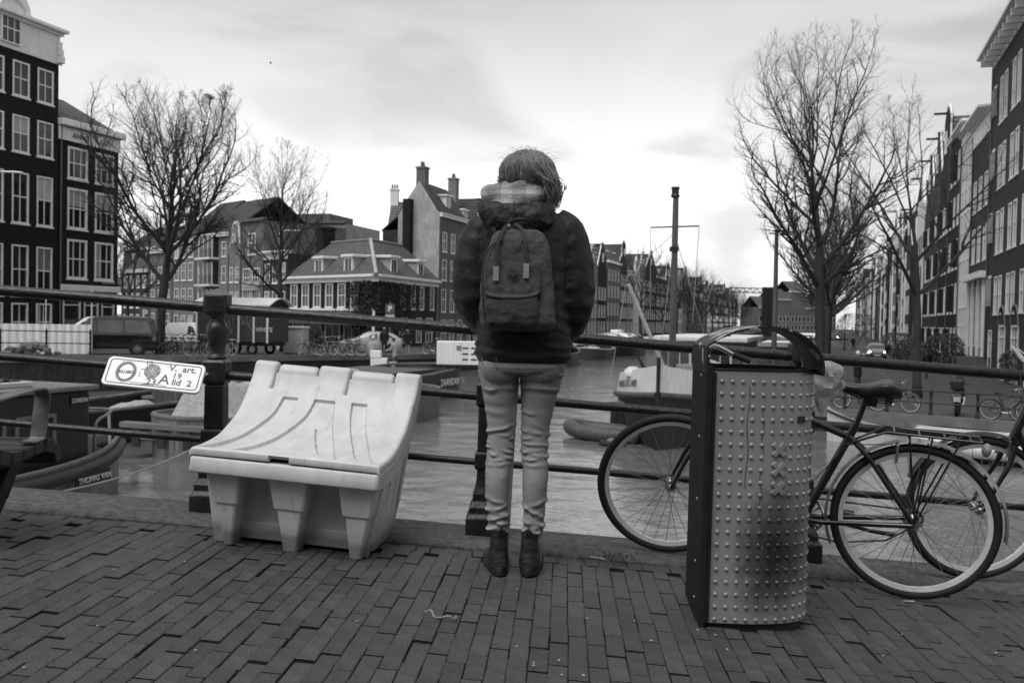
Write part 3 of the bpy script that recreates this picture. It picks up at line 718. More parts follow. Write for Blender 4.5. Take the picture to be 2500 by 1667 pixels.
# ------------------------------------------------------------------ bicycles
mat('bike_black', .010, rough=.3, var=.4, scale=30, spec=.5, coat=.3)
mat('saddle_vinyl', .018, rough=.42, var=.2, scale=15, spec=.5)
mat('fender', .22, rough=.35, metal=.5, var=.3, scale=12)
mat('rim_alu', .62, rough=.35, metal=.25, var=.15, scale=9)
mat('spoke_steel', .16, rough=.5, metal=.4)
mat('tyre', .013, rough=.75, var=.3, scale=40)
def wheel(parent, c, n_sp=32, hi=True, rimmat='alu', steer=None, RW=.345, sp_r=.0014):
    nu, nv = (72, 10) if hi else (28, 6)
    X, Z = V((1, 0, 0)), V((0, 0, 1))
    w = MB().torus((0, 0, 0), RW-.019, .019, X, Z, nu, nv).build('wheel', 'tyre', parent, smooth=180)
    w.location = c
    if steer: w.rotation_euler = (0, 0, steer)
    rm = MB(); rr = []
    for i in range(nu):
        a = 2*math.pi*i/nu; d = V((math.cos(a), 0, math.sin(a)))
        rr.append([d*(RW-.036)+V((0, -.011, 0)), d*(RW-.036)+V((0, .011, 0)), d*(RW-.056)+V((0, .006, 0)), d*(RW-.056)+V((0, -.006, 0))])
    rm.loft(rr, loop=True); rm.build('rim', 'rim_alu', w, smooth=40)
    sp = MB()
    for k in range(n_sp):
        a = 2*math.pi*k/n_sp; s = -1 if k % 2 else 1; b = a+(.95 if (k//2) % 2 else -.95)
        sp.tube((.022*math.cos(b), s*.028, .022*math.sin(b)), ((RW-.05)*math.cos(a), 0, (RW-.05)*math.sin(a)), sp_r, n=4 if hi else 3)
    sp.build('spokes', 'spoke_steel', w)
    hb = MB().lathe([(.006, -.055), (.010, -.05), (.010, -.034), (.026, -.031), (.026, -.027), (.014, -.02), (.014, .02), (.026, .027), (.026, .031), (.010, .034), (.010, .05), (.006, .055)], 14 if hi else 8, M=Matrix.Rotation(R(90), 3, 'X'))
    hb.build('hub', 'chrome', w, smooth=40)
    return w
def bicycle(label, rear, yaw, lean, steer=0.0, hi=True, group=None, ladies=False, frame='bike_black', rimmat='alu', rack=True, fend='fender', bag=False, name='bicycle', barh=1.09, ffend=True):
    b = thing(name, label, 'bicycle', group=group)
    b.matrix_world = Matrix.Translation(rear) @ Matrix.Rotation(yaw, 4, 'Z') @ Matrix.Rotation(lean, 4, 'X')
    RW = .345; n = 12 if hi else 6
    HT, HB, BB, ST = V((.865, 0, .90)), V((.935, 0, .69)), V((.455, 0, .285)), V((.275, 0, .74))
    wheel(b, (0, 0, RW), hi=hi, rimmat=rimmat, n_sp=32 if hi else 12, sp_r=.0014 if hi else .002)
    fw = bpy.data.objects.new('front_fork', None)
    fr = MB()
    fr.tube(BB, ST, .0180, n=n); fr.tube(HT, HB, .020, n=n)
    if ladies:
        fr.path([HB+V((-.01, 0, .06)), V((.80, 0, .52)), V((.62, 0, .36)), BB+V((.0, 0, .02))], .017, n); fr.path([HT+V((.01, 0, -.05)), V((.72, 0, .63)), V((.5, 0, .46)), ST.lerp(BB, .62)], .0135, n)
    else:
        fr.tube(HB+V((0, 0, .02)), BB, .019, n=n); fr.tube(HT+V((.012, 0, -.04)), ST.lerp(BB, .13), .016, n=n)
    for s in (-1, 1):
        fr.path([BB+V((0, s*.02, 0)), V((.38, s*.045, .29)), V((.0, s*.062, RW))], .0115, n); fr.path([ST.lerp(BB, .12)+V((0, s*.012, 0)), V((.2, s*.05, .60)), V((.0, s*.062, RW))], .0105, n)
    fr.tube(ST, ST+V((-.028, 0, .11)), .0125, n=n); fr.lathe([(.022, -.035), (.022, .035)], n, BB, M=Matrix.Rotation(R(90), 3, 'X'))
    fr.build('frame', frame, b, smooth=50)
    # steering group turns about the head tube
    ax = (HT-HB).normalized(); S = Matrix.Translation(HB) @ Matrix.Rotation(steer, 4, ax) @ Matrix.Translation(-HB)
    FH = V((1.065, 0, RW)); fo = MB()
    for s in (-1, 1): fo.path([HB+V((.008, s*.04, -.03)), HB+V((.03, s*.055, -.12)), V((1.01, s*.06, .48)), FH+V((0, s*.06, 0))], [.014, .013, .011, .008], n)
    fo.bar(HB+V((.008, -.045, -.03)), HB+V((.008, .045, -.03)), .03, .03); fo.xf(S); fo.build('fork', frame, b, smooth=50)
    w2 = wheel(b, (0, 0, 0), hi=hi, rimmat=rimmat, n_sp=32 if hi else 12, sp_r=.0014 if hi else .002); w2.matrix_local = S @ Matrix.Translation(FH)
    hbm = MB(); TP = HT+ax*(barh-.95); hbm.path([HT+ax*.01, TP], .011, n); hbm.path([TP, TP+V((.05, 0, .02))], .012, n)
    c = TP+V((.05, 0, .02)); q = smoothtab([tuple(c+V(p)) for p in ((-.20, -.29, -.02), (-.13, -.285, .0), (-.02, -.23, .055), (.035, -.12, .05), (.03, -.03, .0), (.03, .03, .0), (.035, .12, .05), (-.02, .23, .055), (-.13, .285, .0), (-.20, .29, -.02))], 40)
    hbm.path(q, .0115, n); hbm.xf(S); hb = hbm.build('handlebar', 'chrome', b, smooth=60)
    for i0, i1 in ((0, 5), (39, 34)): MB().path([q[i0], q[(i0+i1)//2], q[i1]], .0165, n).xf(S).build('grip', 'rubber', hb, smooth=60)
    # saddle
    sd = MB(); SC = ST+V((-.035, 0, .165)); rows = []
    for j in range(17):
        t = j/16; x = lerp(-.135, .145, t); wd = interp([(0, .045), (.08, .082), (.25, .098), (.42, .078), (.6, .045), (.85, .030), (1, .014)], t)[0]
        zt = interp([(0, .018), (.15, .034), (.3, .030), (.5, .008), (.7, .002), (.9, .004), (1, -.012)], t)[0]; dp = interp([(0, .05), (.2, .075), (.45, .06), (.7, .035), (1, .02)], t)[0]
        rows.append([SC+V((x, wd*math.cos(a)*(1 if abs(math.cos(a)) < .99 else .99), zt+(.012*math.sin(a) if math.sin(a) > 0 else dp*math.sin(a)))) for a in [2*math.pi*k/18 for k in range(18)]])
    sd.loft(rows); sdl = sd.build('saddle', 'saddle_vinyl', b, smooth=60)
    if hi:
        spg = MB()
        for s in (-1, 1):
            spg.path([SC+V((-.085+.016*math.cos(t*2.2), s*.05+.016*math.sin(t*2.2), -.055+.0028*t)) for t in range(14)], .0035, 5)
            spg.path([SC+V((-.09, s*.035, -.05)), SC+V((0, s*.02, -.055)), SC+V((.11, s*.012, -.02))], .0035, 5)
        spg.bar(SC+V((-.03, -.02, -.06)), SC+V((.03, .02, -.055)), .04, .035); spg.build('saddle_rail', 'bike_black', sdl, smooth=50)
    # mudguards
    for nm, c, a0, a1, M in (('mudguard', V((0, 0, RW)), R(-5), R(205), None), ('mudguard', FH, R(20), R(178), S))[:2 if ffend else 1]:
        mg = MB(); rr = []
        for i in range(33 if hi else 13):
            a = lerp(a0, a1, i/(32 if hi else 12)); a = math.pi-a if M is None else a
            d = V((math.cos(a), 0, math.sin(a))); rr.append([c+d*(RW+.012)+V((0, -.026, 0)), c+d*(RW+.022)+V((0, -.012, 0)), c+d*(RW+.024), c+d*(RW+.022)+V((0, .012, 0)), c+d*(RW+.012)+V((0, .026, 0))])
        mg.loft(rr, closed=False, cap=False)
        if M is not None: mg.xf(M)
        mg.build(nm, fend, b, smooth=60)
    if rack:
        rk = MB()
        for s in (-1, 1):
            rk.path([ST.lerp(BB, .2)+V((0, s*.02, 0)), V((.15, s*.06, .735)), V((-.22, s*.06, .74))], .0055, n)
            for x in (.06, -.03, -.14): rk.tube((x, s*.06, .737), (0, s*.065, RW+.01), .0045, n=6)
        for x in (.12, .02, -.08, -.18, -.22): rk.tube((x, -.06, .738), (x, .06, .738), .0045, n=6)
        rk.build('rack', 'bike_black', b, smooth=50)
        MB().ball((-.245, 0, .70), (.02, .03, .03), 8, 6).build('rear_light', 'grey', b, smooth=60)
    # drive train
    cr = MB(); ca = R(-6); a = V((math.cos(ca), 0, math.sin(ca)))
    cr.torus(BB+V((0, -.045, 0)), .085, .006, V((1, 0, 0)), V((0, 0, 1)), 28 if hi else 14, 5)
    for k in range(5): t = 2*math.pi*k/5; cr.tube(BB+V((0, -.045, 0)), BB+V((.085*math.cos(t), -.045, .085*math.sin(t))), .006, n=5)
    cr.tube(BB+V((0, -.06, 0)), BB+V((0, -.06, 0))-a*.17, .009, n=6); cr.tube(BB+V((0, .06, 0)), BB+V((0, .06, 0))+a*.17, .009, n=6); ck = cr.build('crank', 'chrome', b, smooth=50)
    for p in (BB+V((0, -.105, 0))-a*.17, BB+V((0, .105, 0))+a*.17): MB().box(p-V((.045, .035, .012)), p+V((.045, .035, .012))).build('pedal', 'rubber', ck, bevel=.004)
    ch = MB(); ch.path([BB+V((0, -.045, .085)), V((.0, -.045, RW+.038))], .0045, 5); ch.path([BB+V((0, -.045, -.085)), V((.3, -.045, .185)), V((.1, -.045, .23)), V((.0, -.045, RW-.038))], .0045, 5)
    ch.torus((0, -.045, RW), .038, .007, V((1, 0, 0)), V((0, 0, 1)), 16, 5); ch.build('chain', 'black', b, smooth=60)
    if hi:
        MB().path([V((.30, -.07, .285)), V((.34, -.08, .27)), V((.16, -.10, .245)), V((.06, -.10, .245))], [.008, .008, .009, .012], 8).build('kickstand', 'bike_black', b, smooth=50)
        for c, M in ((V((.10, 0, .655)), None), (V((.975, 0, .655)), S)):
            bk = MB(); bk.bar(c+V((0, -.05, -.05)), c+V((0, -.045, .03)), .012, .02); bk.bar(c+V((0, .05, -.05)), c+V((0, .045, .03)), .012, .02); bk.tube(c+V((0, -.05, .03)), c+V((0, .05, .045)), .003, n=5)
            bk.bar(c+V((-.03, -.025, -.01)), c+V((.03, -.025, -.01)), .012, .012)
            if M is not None: bk.xf(M)
            bk.build('brake', 'chrome', b, bevel=.002)
        cb = MB(); cb.path([q[8] if False else S @ V(q[10]), HT+V((.06, .03, .02)), V((.75, .02, .60)), V((.5, .02, .36)), V((.3, .02, .65)), V((.12, .03, .68))], .0025, 5); cb.build('cable', 'black', b, smooth=60)
    return b
A = V((1.745, 4.02, gz(1.745)+.003)); B = V((.73, 4.40, gz(.73)+.02))
yaw = math.atan2(B.y-A.y, B.x-A.x)
bk1 = bicycle('black city bicycle leaning on the railing, its middle hidden by the litter bin', A, yaw, R(-4), steer=R(14), ffend=False, barh=.955)
bk1.matrix_world = Matrix.Translation(A) @ Matrix.Rotation(yaw, 4, 'Z') @ Matrix.Rotation(-math.asin((B.z-A.z)/(B-A).length), 4, 'Y') @ Matrix.Rotation(R(-5), 4, 'X')
A2 = V((2.205+1.06, 4.33, gz(3.2)+.02))
bk2 = bicycle('dark bicycle with narrow bars parked behind the rear wheel of the leaning bicycle', A2, R(177.5), R(-2.0), steer=R(3), ladies=True, fend='bike_black')
bk2.matrix_world = Matrix.Translation(A2) @ Matrix.Rotation(R(177.5), 4, 'Z') @ Matrix.Rotation(R(-3.6), 4, 'Y') @ Matrix.Rotation(R(-2), 4, 'X')
# ------------------------------------------------------------------ the person at the railing, seen from behind
PD = 3.93; KP = PD/F
per = thing('person', 'person in dark puffy jacket, scarf and light jeans standing at the railing', 'person', (.0437, PD, 0))
def lx_(px): return (px-1275)*KP
def lz_(py): return CZ-(py-779.5)*KP+.012
mat('jacket', .009, rough=.58, var=.25, scale=6, bump=.35, bscale=26, spec=.35)
mat('pack_canvas', .07, rough=.8, var=.25, scale=7, bump=.5, bscale=240, spec=.25)
mat('pack_dark', .042, rough=.8, var=.2, scale=9, bump=.4, bscale=200, spec=.25)
mat('pack_tab', .24, rough=.55, var=.2, scale=12)
mat('boot', .026, rough=.42, var=.5, scale=12, bump=.3, bscale=60)
mat('sole', .014, rough=.6)
def jeansmat():
    m = mat('jeans', .25, rough=.85, var=.16, scale=5, spec=.2, bump=.25, bscale=420)
    t = m.node_tree; b = t.nodes['Principled BSDF']; src = b.inputs['Base Color'].links[0].from_socket
    c = N(t, 'ShaderNodeTexCoord'); mp = N(t, 'ShaderNodeMapping'); mp.inputs['Scale'].default_value = (420, 420, 30); L(t, c.outputs['Object'], mp.inputs[0])
    n = N(t, 'ShaderNodeTexNoise'); n.inputs['Scale'].default_value = 1; n.inputs['Detail'].default_value = 3; L(t, mp.outputs[0], n.inputs['Vector'])
    r = ramp(t, n.outputs['Fac'], [(.3, .93), (.7, 1.03)])
    g = N(t, 'ShaderNodeNewGeometry'); pr_ = ramp(t, g.outputs['Pointiness'], [(.45, .55), (.50, 1.0), (.55, 1.5)])   # paler on fold crests, darker in creases
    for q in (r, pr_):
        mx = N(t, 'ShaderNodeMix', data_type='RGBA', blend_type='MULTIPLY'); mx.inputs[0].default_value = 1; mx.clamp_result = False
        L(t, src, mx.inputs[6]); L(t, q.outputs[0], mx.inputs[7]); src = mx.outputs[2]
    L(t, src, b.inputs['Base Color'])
jeansmat()
def scarfmat():
    m = mat('scarf', .46, rough=.95, var=.25, scale=9, spec=.1, bump=1.0, bscale=190)
    t = m.node_tree; b = t.nodes['Principled BSDF']; src = b.inputs['Base Color'].links[0].from_socket
    c = N(t, 'ShaderNodeTexCoord'); s = N(t, 'ShaderNodeSeparateXYZ'); L(t, c.outputs['Object'], s.inputs[0])
    for ax, fr, lo in (('Z', 150, .80), ('X', 60, .82)):
        a = N(t, 'ShaderNodeMath', operation='MULTIPLY'); L(t, s.outputs[ax], a.inputs[0]); a.inputs[1].default_value = fr
        q = N(t, 'ShaderNodeMath', operation='SINE'); L(t, a.outputs[0], q.inputs[0])
        r = ramp(t, q.outputs[0], [(.0, lo), (.55, 1.15)])
        mx = N(t, 'ShaderNodeMix', data_type='RGBA', blend_type='MULTIPLY'); mx.inputs[0].default_value = 1; L(t, src, mx.inputs[6]); L(t, r.outputs[0], mx.inputs[7]); src = mx.outputs[2]
    L(t, src, b.inputs['Base Color'])
scarfmat()
def hairmat():
    m = mat('hair', .19, rough=.5, var=.45, scale=10, stretch=(9, 9, .8), spec=.3); return m
hairmat()
def remesh(o, vox, it=6, disp=None):
    r = o.modifiers.new('skin', 'REMESH'); r.mode = 'VOXEL'; r.voxel_size = vox; r.use_smooth_shade = True
    if it: s = o.modifiers.new('relax', 'SMOOTH'); s.factor = .5; s.iterations = it
    if disp:
        for size, st in disp:
            tx = bpy.data.textures.new('fold', 'CLOUDS'); tx.noise_scale = size; tx.noise_depth = 2
            d = o.modifiers.new('fold', 'DISPLACE'); d.texture = tx; d.strength = st; d.mid_level = .5; d.texture_coords = 'LOCAL'
    return o
def ell(cx, cy, z, rx, ry, n=48, pw=2.0, f=None):
    out = []
    for k in range(n):
        a = 2*math.pi*k/n; c, s = math.cos(a), math.sin(a); e = 2/pw
        x = math.copysign(abs(c)**e, c); y = math.copysign(abs(s)**e, s); q = 1+(f(a) if f else 0)
        out.append(V((cx+rx*x*q, cy+ry*y*q, z)))
    return out
# ---- body (mostly clothed): head, neck, trunk and arms in one surface
bd = MB()
bd.loft([ell(.012, cy, lz_(py), rx, ry, 24) for py, rx, ry, cy in ((505, .055, .058, .01), (478, .054, .06, .012), (470, .062, .085, .02), (455, .070, .096, .022), (435, .076, .102, .015), (415, .077, .10, .008), (398, .070, .09, .002), (386, .05, .065, 0), (381, .02, .03, 0))])
bd.loft([ell(.0, 0, lz_(py), rx, ry, 24) for py, rx, ry in ((900, .14, .10), (800, .13, .095), (650, .15, .10), (560, .16, .09), (525, .09, .07), (495, .055, .058))])
bd.ball((.012, .118, lz_(442)), (.014, .024, .022)); bd.ball((-.066, .0, lz_(437)), (.012, .02, .032)); bd.ball((.090, .0, lz_(437)), (.012, .02, .032)); bd.ball((.012, .104, lz_(462)), (.026, .012, .010))
for s in (-1, 1): bd.path([V((s*.15, 0, lz_(560))), V((s*.205, .0, lz_(690))), V((s*.19, .06, lz_(780))), V((s*.08, .15, lz_(772)))], [.05, .045, .04, .035], 10)
for s in (-1, 1): bd.path([V((s*.075, 0, lz_(900))), V((s*.07, .01, lz_(1110))), V((s*.072, .0, lz_(1330))), V((s*.075, .06, lz_(1392)))], [.07, .048, .035, .03], 10)
bo = bd.build('body', 'skin', per, fix=True); remesh(bo, .009, 4)
for s in (-1, 1): MB().ball((.012+s*.033, .094, lz_(434)), (.012, .010, .009), 10, 8).build('eye', 'white_paint', per, smooth=180)
# ---- jeans
jn = MB()
LL = [(893, 1168, 1268), (915, 1169, 1267), (930, 1172, 1267), (960, 1179, 1267), (1000, 1187, 1264), (1050, 1194, 1262), (1085, 1195, 1261), (1112, 1194, 1259), (1150, 1191, 1254), (1185, 1191, 1251), (1215, 1193, 1250), (1240, 1196, 1250), (1270, 1199, 1250), (1296, 1201, 1250), (1306, 1203, 1250)]
RL = [(893, 1272, 1382), (915, 1272, 1379), (930, 1271, 1375), (960, 1274, 1366), (1000, 1276, 1357), (1050, 1277, 1346), (1085, 1277, 1344), (1112, 1278, 1343), (1150, 1282, 1345), (1185, 1282, 1344), (1215, 1283, 1342), (1240, 1285, 1340), (1270, 1286, 1337), (1296, 1287, 1336), (1306, 1287, 1335)]
WL = [(921, .005, 5, -6), (953, .006, 6, -4), (985, .002, 8, 3), (1012, .0025, 8, 5), (1050, .006, 5, -8), (1066, .004, 4, 3), (1080, .006, 4, -7), (1092, .004, 4, 5), (1102, .006, 4, 8), (1116, .0065, 5, 6), (1126, .004, 4, -2), (1137, .004, 5, -3), (1165, .0015, 9, 2), (1226, .004, 6, 8), (1243, .006, 5, -7), (1254, .006, 5, 7), (1266, .0075, 5, -6), (1278, .0075, 5, 5), (1290, .008, 5, -5), (1300, .006, 4, 4)]
WR = [(921, .005, 5, -4), (951, .006, 6, 4), (1014, .003, 5, 8), (1042, .004, 5, 14), (1060, .006, 5, 6), (1072, .0055, 4, -3), (1088, .0055, 4, 3), (1104, .006, 4, -4), (1113, .005, 4, 5), (1123, .0055, 4, -3), (1138, .003, 5, 2), (1170, .0015, 9, -3), (1234, .006, 6, -12), (1252, .007, 6, 16), (1268, .006, 5, -5), (1280, .008, 5, 4), (1292, .0075, 5, -5), (1301, .006, 4, 3)]
def legloft(tab, wr, sgn, seed):
    rows = []; py = 893
    while py <= 1306:
        a, b = interp(tab, py); hw_ = (b-a)/2*KP; cx = lx_((a+b)/2)
        dp = hw_*interp([(893, 1.15), (960, 1.08), (1080, 1.0), (1180, 1.22), (1240, 1.05), (1306, .98)], py)[0]
        cy = interp([(893, .0), (1000, .01), (1110, .005), (1190, -.012), (1306, -.018)], py)[0]
        def f(an, py=py, hw_=hw_):
            q = 0
            for p0, am, wd, tl in wr:
                ph = noise.noise(V((math.cos(an)*1.3, math.sin(an)*1.3, p0*.37+seed)))
                g = (py-p0-tl*math.cos(an)-5*ph)/wd
                q += 1.15*am*max(0, .55+1.5*ph)*(math.exp(-g*g)-.5*math.exp(-(g-1.6)**2))
            return q/hw_
        rows.append(ell(cx, cy, lz_(py), hw_, dp, 64, 2.15, f)); py += 2.2
    return rows
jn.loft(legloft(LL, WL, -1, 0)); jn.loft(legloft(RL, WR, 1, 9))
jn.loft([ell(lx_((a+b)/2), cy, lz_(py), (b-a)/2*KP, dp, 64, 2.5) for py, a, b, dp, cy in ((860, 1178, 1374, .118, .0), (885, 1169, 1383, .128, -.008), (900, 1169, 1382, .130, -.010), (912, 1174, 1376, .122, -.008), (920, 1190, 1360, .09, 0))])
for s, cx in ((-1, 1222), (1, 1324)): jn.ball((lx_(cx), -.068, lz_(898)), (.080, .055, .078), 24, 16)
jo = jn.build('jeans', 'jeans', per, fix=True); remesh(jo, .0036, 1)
# back pockets and seams
for a, b, c, d, ys in ((1180, 1213, 872, 903, 0), (1294, 1362, 876, 907, 0)):
    st_ = MB()
    pts = [(a, c), (a+1, d-6), ((a+b)/2, d), (b-1, d-7), (b, c)]
    def sfy(px, py):
        cx = 1222 if px < 1275 else 1324; u = (px-cx)*KP/.082; w = (lz_(py)-lz_(893))/.072
        return -.075-.060*math.sqrt(max(.05, 1-u*u-w*w))
    sm_ = [p for p in smoothtab(pts, 30)]
    st_.path([V((lx_(x), sfy(x, y)-.0005, lz_(y))) for x, y in sm_], .0016, 5); st_.build('pocket_seam', 'jeans', jo, smooth=60)
# ---- boots
for cx, rot, px in ((1226, R(9), 'l'), (1304, R(-8), 'r')):
    bt = MB(); sh = []
    for z, rx, ry, cy in ((.195, .038, .046, -.018), (.17, .037, .044, -.018), (.13, .037, .045, -.016), (.10, .040, .052, -.012), (.075, .043, .062, -.006), (.055, .045, .075, .004), (.035, .046, .085, .012), (.026, .045, .085, .012)): sh.append(ell(0, cy, z, rx, ry, 28, 2.3))
    bt.loft(sh[::-1])
    bt.loft([[V((rx*math.cos(a), y, .028+max(0, rz*math.sin(a)))) for a in [2*math.pi*k/24 for k in range(24)]] for y, rx, rz in ((.03, .043, .085), (.08, .045, .066), (.12, .049, .052), (.155, .048, .044), (.18, .040, .036), (.197, .022, .022))])
    b = bt.build('boot', 'boot', per, fix=True); remesh(b, .006, 5, [(.03, .006)])
    b.location = (lx_(cx), 0, -.002); b.rotation_euler = (0, 0, rot)
    so = MB(); ol = []
    for k in range(40):
        a = 2*math.pi*k/40; y = .06+.142*math.sin(a); wd = interp([(-.09, .040), (-.05, .050), (.0, .046), (.06, .046), (.13, .054), (.18, .048), (.205, .036)], y)[0]
        ol.append((wd*math.cos(a)*(1.0), y))
    so.loft([[V((x, y, z)) for x, y in ol] for z in (0, .026)]); so.loft([[V((x*.97, y*1.0+(0 if y < .2 else -.003), z)) for x, y in ol] for z in (.026, .034)]); so.build('sole', 'sole', b, smooth=40, bevel=.003)
    tb = MB(); tb.path([V((-.006, -.062, .165)), V((-.006, -.072, .20)), V((.004, -.072, .206)), V((.006, -.062, .165))], .004, 6); tb.build('pull_tab', 'boot', b, smooth=50)
    cx_ = None
# ---- jacket
jk = MB()
T = [(891, 1168, 1388, .142, .0), (874, 1163, 1393, .143, .0), (850, 1166, 1391, .146, .0), (820, 1168, 1389, .146, .0), (760, 1171, 1386, .142, .0), (700, 1169, 1386, .145, .0), (640, 1164, 1386, .145, .0), (590, 1160, 1390, .135, 0), (562, 1168, 1384, .122, 0), (540, 1186, 1366, .11, .0), (522, 1212, 1345, .095, .0), (505, 1228, 1330, .08, .0)]
rows = []; py = 891
tt = sorted(T)
while py >= 505:
    a, b, dp, cy = interp(tt, py); hw_ = (b-a)/2*KP
    def f(an, py=py):
        q = 0
        for p0, am, wd in ((868, .008, 7), (848, .011, 8), (826, .008, 8), (800, .008, 9), (770, .007, 10), (735, .006, 12), (690, .005, 12), (650, .005, 12)):
            ph = noise.noise(V((math.cos(an)*1.6, math.sin(an)*1.6, p0*.2))); g = (py-p0-14*ph-7*math.cos(an))/wd; q += am*(.6+ph)*math.exp(-g*g)
        return q/.15
    rows.append(ell(lx_((a+b)/2), cy, lz_(py), hw_, dp, 72, 2.6, f)); py -= 3
jk.loft(rows)
def sleeve(tab, seed, sg):
    n = 90; q = smoothtab([(lx_(x), y, lz_(z), r) for x, z, y, r in tab], n); rings = []; up = V((0, 1, 0))
    for i in range(n):
        p = V(q[i][:3]); d = (V(q[min(i+1, n-1)][:3])-V(q[max(i-1, 0)][:3])).normalized(); x = d.cross(up).normalized(); y = x.cross(d)
        ring = []
        for k in range(36):
            a = 2*math.pi*k/36; w = 0
            for s0, am in ((.12, .005), (.2, .006), (.30, .005), (.42, .008), (.50, .009), (.57, .010), (.64, .009), (.71, .008), (.80, .008), (.88, .007)):
                ph = noise.noise(V((math.cos(a)*1.2, math.sin(a)*1.2, s0*9+seed))); g = (i/n-s0-.035*ph)/.026; w += am*(.6+.9*ph)*math.exp(-g*g)
            ring.append(p+(x*math.cos(a)+y*math.sin(a))*(q[i][3]+w))
        rings.append(ring)
    jk.loft(rings)
sleeve([(1205, 548, 0, .062), (1172, 580, 0, .075), (1153, 640, -.005, .080), (1151, 700, -.005, .083), (1160, 752, .015, .082), (1182, 788, .09, .074), (1215, 790, .18, .062), (1245, 790, .20, .05)], 1, -1)
sleeve([(1345, 545, 0, .062), (1378, 575, 0, .076), (1396, 640, -.005, .081), (1400, 705, -.005, .083), (1393, 765, .012, .083), (1372, 806, .08, .076), (1338, 802, .18, .062), (1305, 800, .20, .05)], 5, 1)
# rib hem
jo = jk.build('jacket', 'jacket', per, fix=True); remesh(jo, .006, 5)
hd = MB()
hd.torus((lx_(1256), .0, lz_(532)), .098, .046, V((1, 0, 0)), V((0, 1, -.1)), 40, 14)
hd.loft([ell(lx_(cx), cy, lz_(py), rx, ry, 40, 2.4) for py, rx, ry, cx, cy in ((508, .150, .045, 1254, -.085), (520, .160, .062, 1254, -.092), (540, .158, .070, 1256, -.100), (560, .145, .068, 1258, -.105), (578, .12, .060, 1258, -.105), (592, .08, .045, 1258, -.10), (600, .03, .03, 1258, -.10))])
ho = hd.build('hood', 'jacket', jo, fix=True); remesh(ho, .006, 5, [(.06, .022), (.025, .006)])
sm = MB(); sm.path([V((lx_(1249+dx), y, lz_(py))) for dx, y, py in ((0, -.150, 512), (-1, -.168, 535), (1, -.172, 555), (0, -.165, 578))], .0022, 5); sm.build('hood_seam', 'jacket', ho, smooth=60)
# ---- scarf: three soft rolls
sf = MB()
for py, Rr, r, cx, tx, ty in ((503, .106, .043, 1250, .35, -.12), (481, .094, .041, 1249, .05, -.22), (461, .080, .036, 1253, .4, -.26), (449, .060, .026, 1260, .1, -.2)):
    pts = []; n = 48
    for k in range(n):
        a = 2*math.pi*k/n; rr_ = Rr*(1+.06*noise.noise(V((math.cos(a)*2, math.sin(a)*2, py))))
        pts.append(V((lx_(cx)+rr_*1.08*math.cos(a), .0+rr_*math.sin(a), lz_(py)+tx*.15*math.cos(a)-ty*.12*math.sin(a)+.004*math.sin(3*a+py))))
    sf.path(pts, [r*(1+.12*noise.noise(V((p.x*30, p.y*30, py)))) for p in pts], 14, loop=True)
so = sf.build('scarf', 'scarf', per, fix=True); remesh(so, .006, 3, [(.05, .010), (.02, .004)])
# ---- hair
hs = MB(); rh = random.Random(11)
HC = V((lx_(1280), -.004, lz_(434)))
def scalp(th, ph, k=1.0):         # th: 0 at the crown .. 1 at the nape; ph around the head, 0 at the back
    a = th*math.pi*.72; r = V((.110, .112, .091))*k
    return HC+V((r.x*math.sin(a)*math.sin(ph), -r.y*math.sin(a)*math.cos(ph), r.z*math.cos(a)+.0))
rows = []
for j in range(40):
    th = .02+j/39*.98; row = []
    for k in range(96):
        ph = 2*math.pi*k/96; g = noise.noise(V((math.sin(ph)*6+th*1.5, math.cos(ph)*6, th*.9)))*.05+noise.noise(V((math.sin(ph)*16+th*2, math.cos(ph)*16, th*1.5)))*.025
        fl = 1+g+(.05 if th > .75 else 0)
        row.append(scalp(th, ph, fl))
    rows.append(row)
hs.loft(rows)
ho = hs.build('hair', 'hair', per, smooth=180, fix=True)
ls = MB()
def strand(pts, r0, n=4): 
    q = smoothtab([tuple(p) for p in pts], 10); ls.path(q, [r0*(1-.75*(i/9)**2) for i in range(10)], n)
for k in range(1500):              # locks lying on the head, combed to the back and down
    ph = rh.uniform(-2.2, 2.2); t0 = rh.uniform(.02, .5); tw = rh.uniform(.10, .35)*(1 if ph > -.3 else -.3)
    kk = rh.uniform(1.02, 1.11)
    pts = [scalp(min(1.04, t0+(i/4)*rh.uniform(.42, .60)), ph+tw*(i/4)**1.4, kk+.022*math.sin(i*1.7+k)) for i in range(5)]
    strand(pts, rh.uniform(.0008, .0022))
for k in range(420):              # long lock blown over the right shoulder
    u = rh.uniform(0, 1); a = scalp(rh.uniform(.45, .8), rh.uniform(.2, 1.5), 1.05)
    e = V((lx_(rh.triangular(1312, 1366, 1342)), rh.uniform(-.085, .03), lz_(rh.triangular(470, 530, 505))))
    m1 = a.lerp(e, .4)+V((rh.uniform(-.006, .026), -.012+rh.gauss(0, .006), .004)); m2 = a.lerp(e, .75)+V((rh.uniform(-.016, .022), -.01+rh.gauss(0, .006), rh.gauss(0, .006)))
    strand([a, m1, m2, e], rh.uniform(.0012, .0028))
for k in range(36):               # flick at the tip
    a = V((lx_(1345+rh.uniform(-6, 6)), rh.uniform(-.03, .03), lz_(496+rh.uniform(-6, 8))))
    e = V((lx_(1374+rh.uniform(-5, 4)), a.y, lz_(458+rh.uniform(-3, 8))))
    strand([a, V((lx_(1362), a.y, lz_(492+rh.uniform(-4, 3)))), V((lx_(1368), a.y, lz_(475))), e], rh.uniform(.0008, .002))
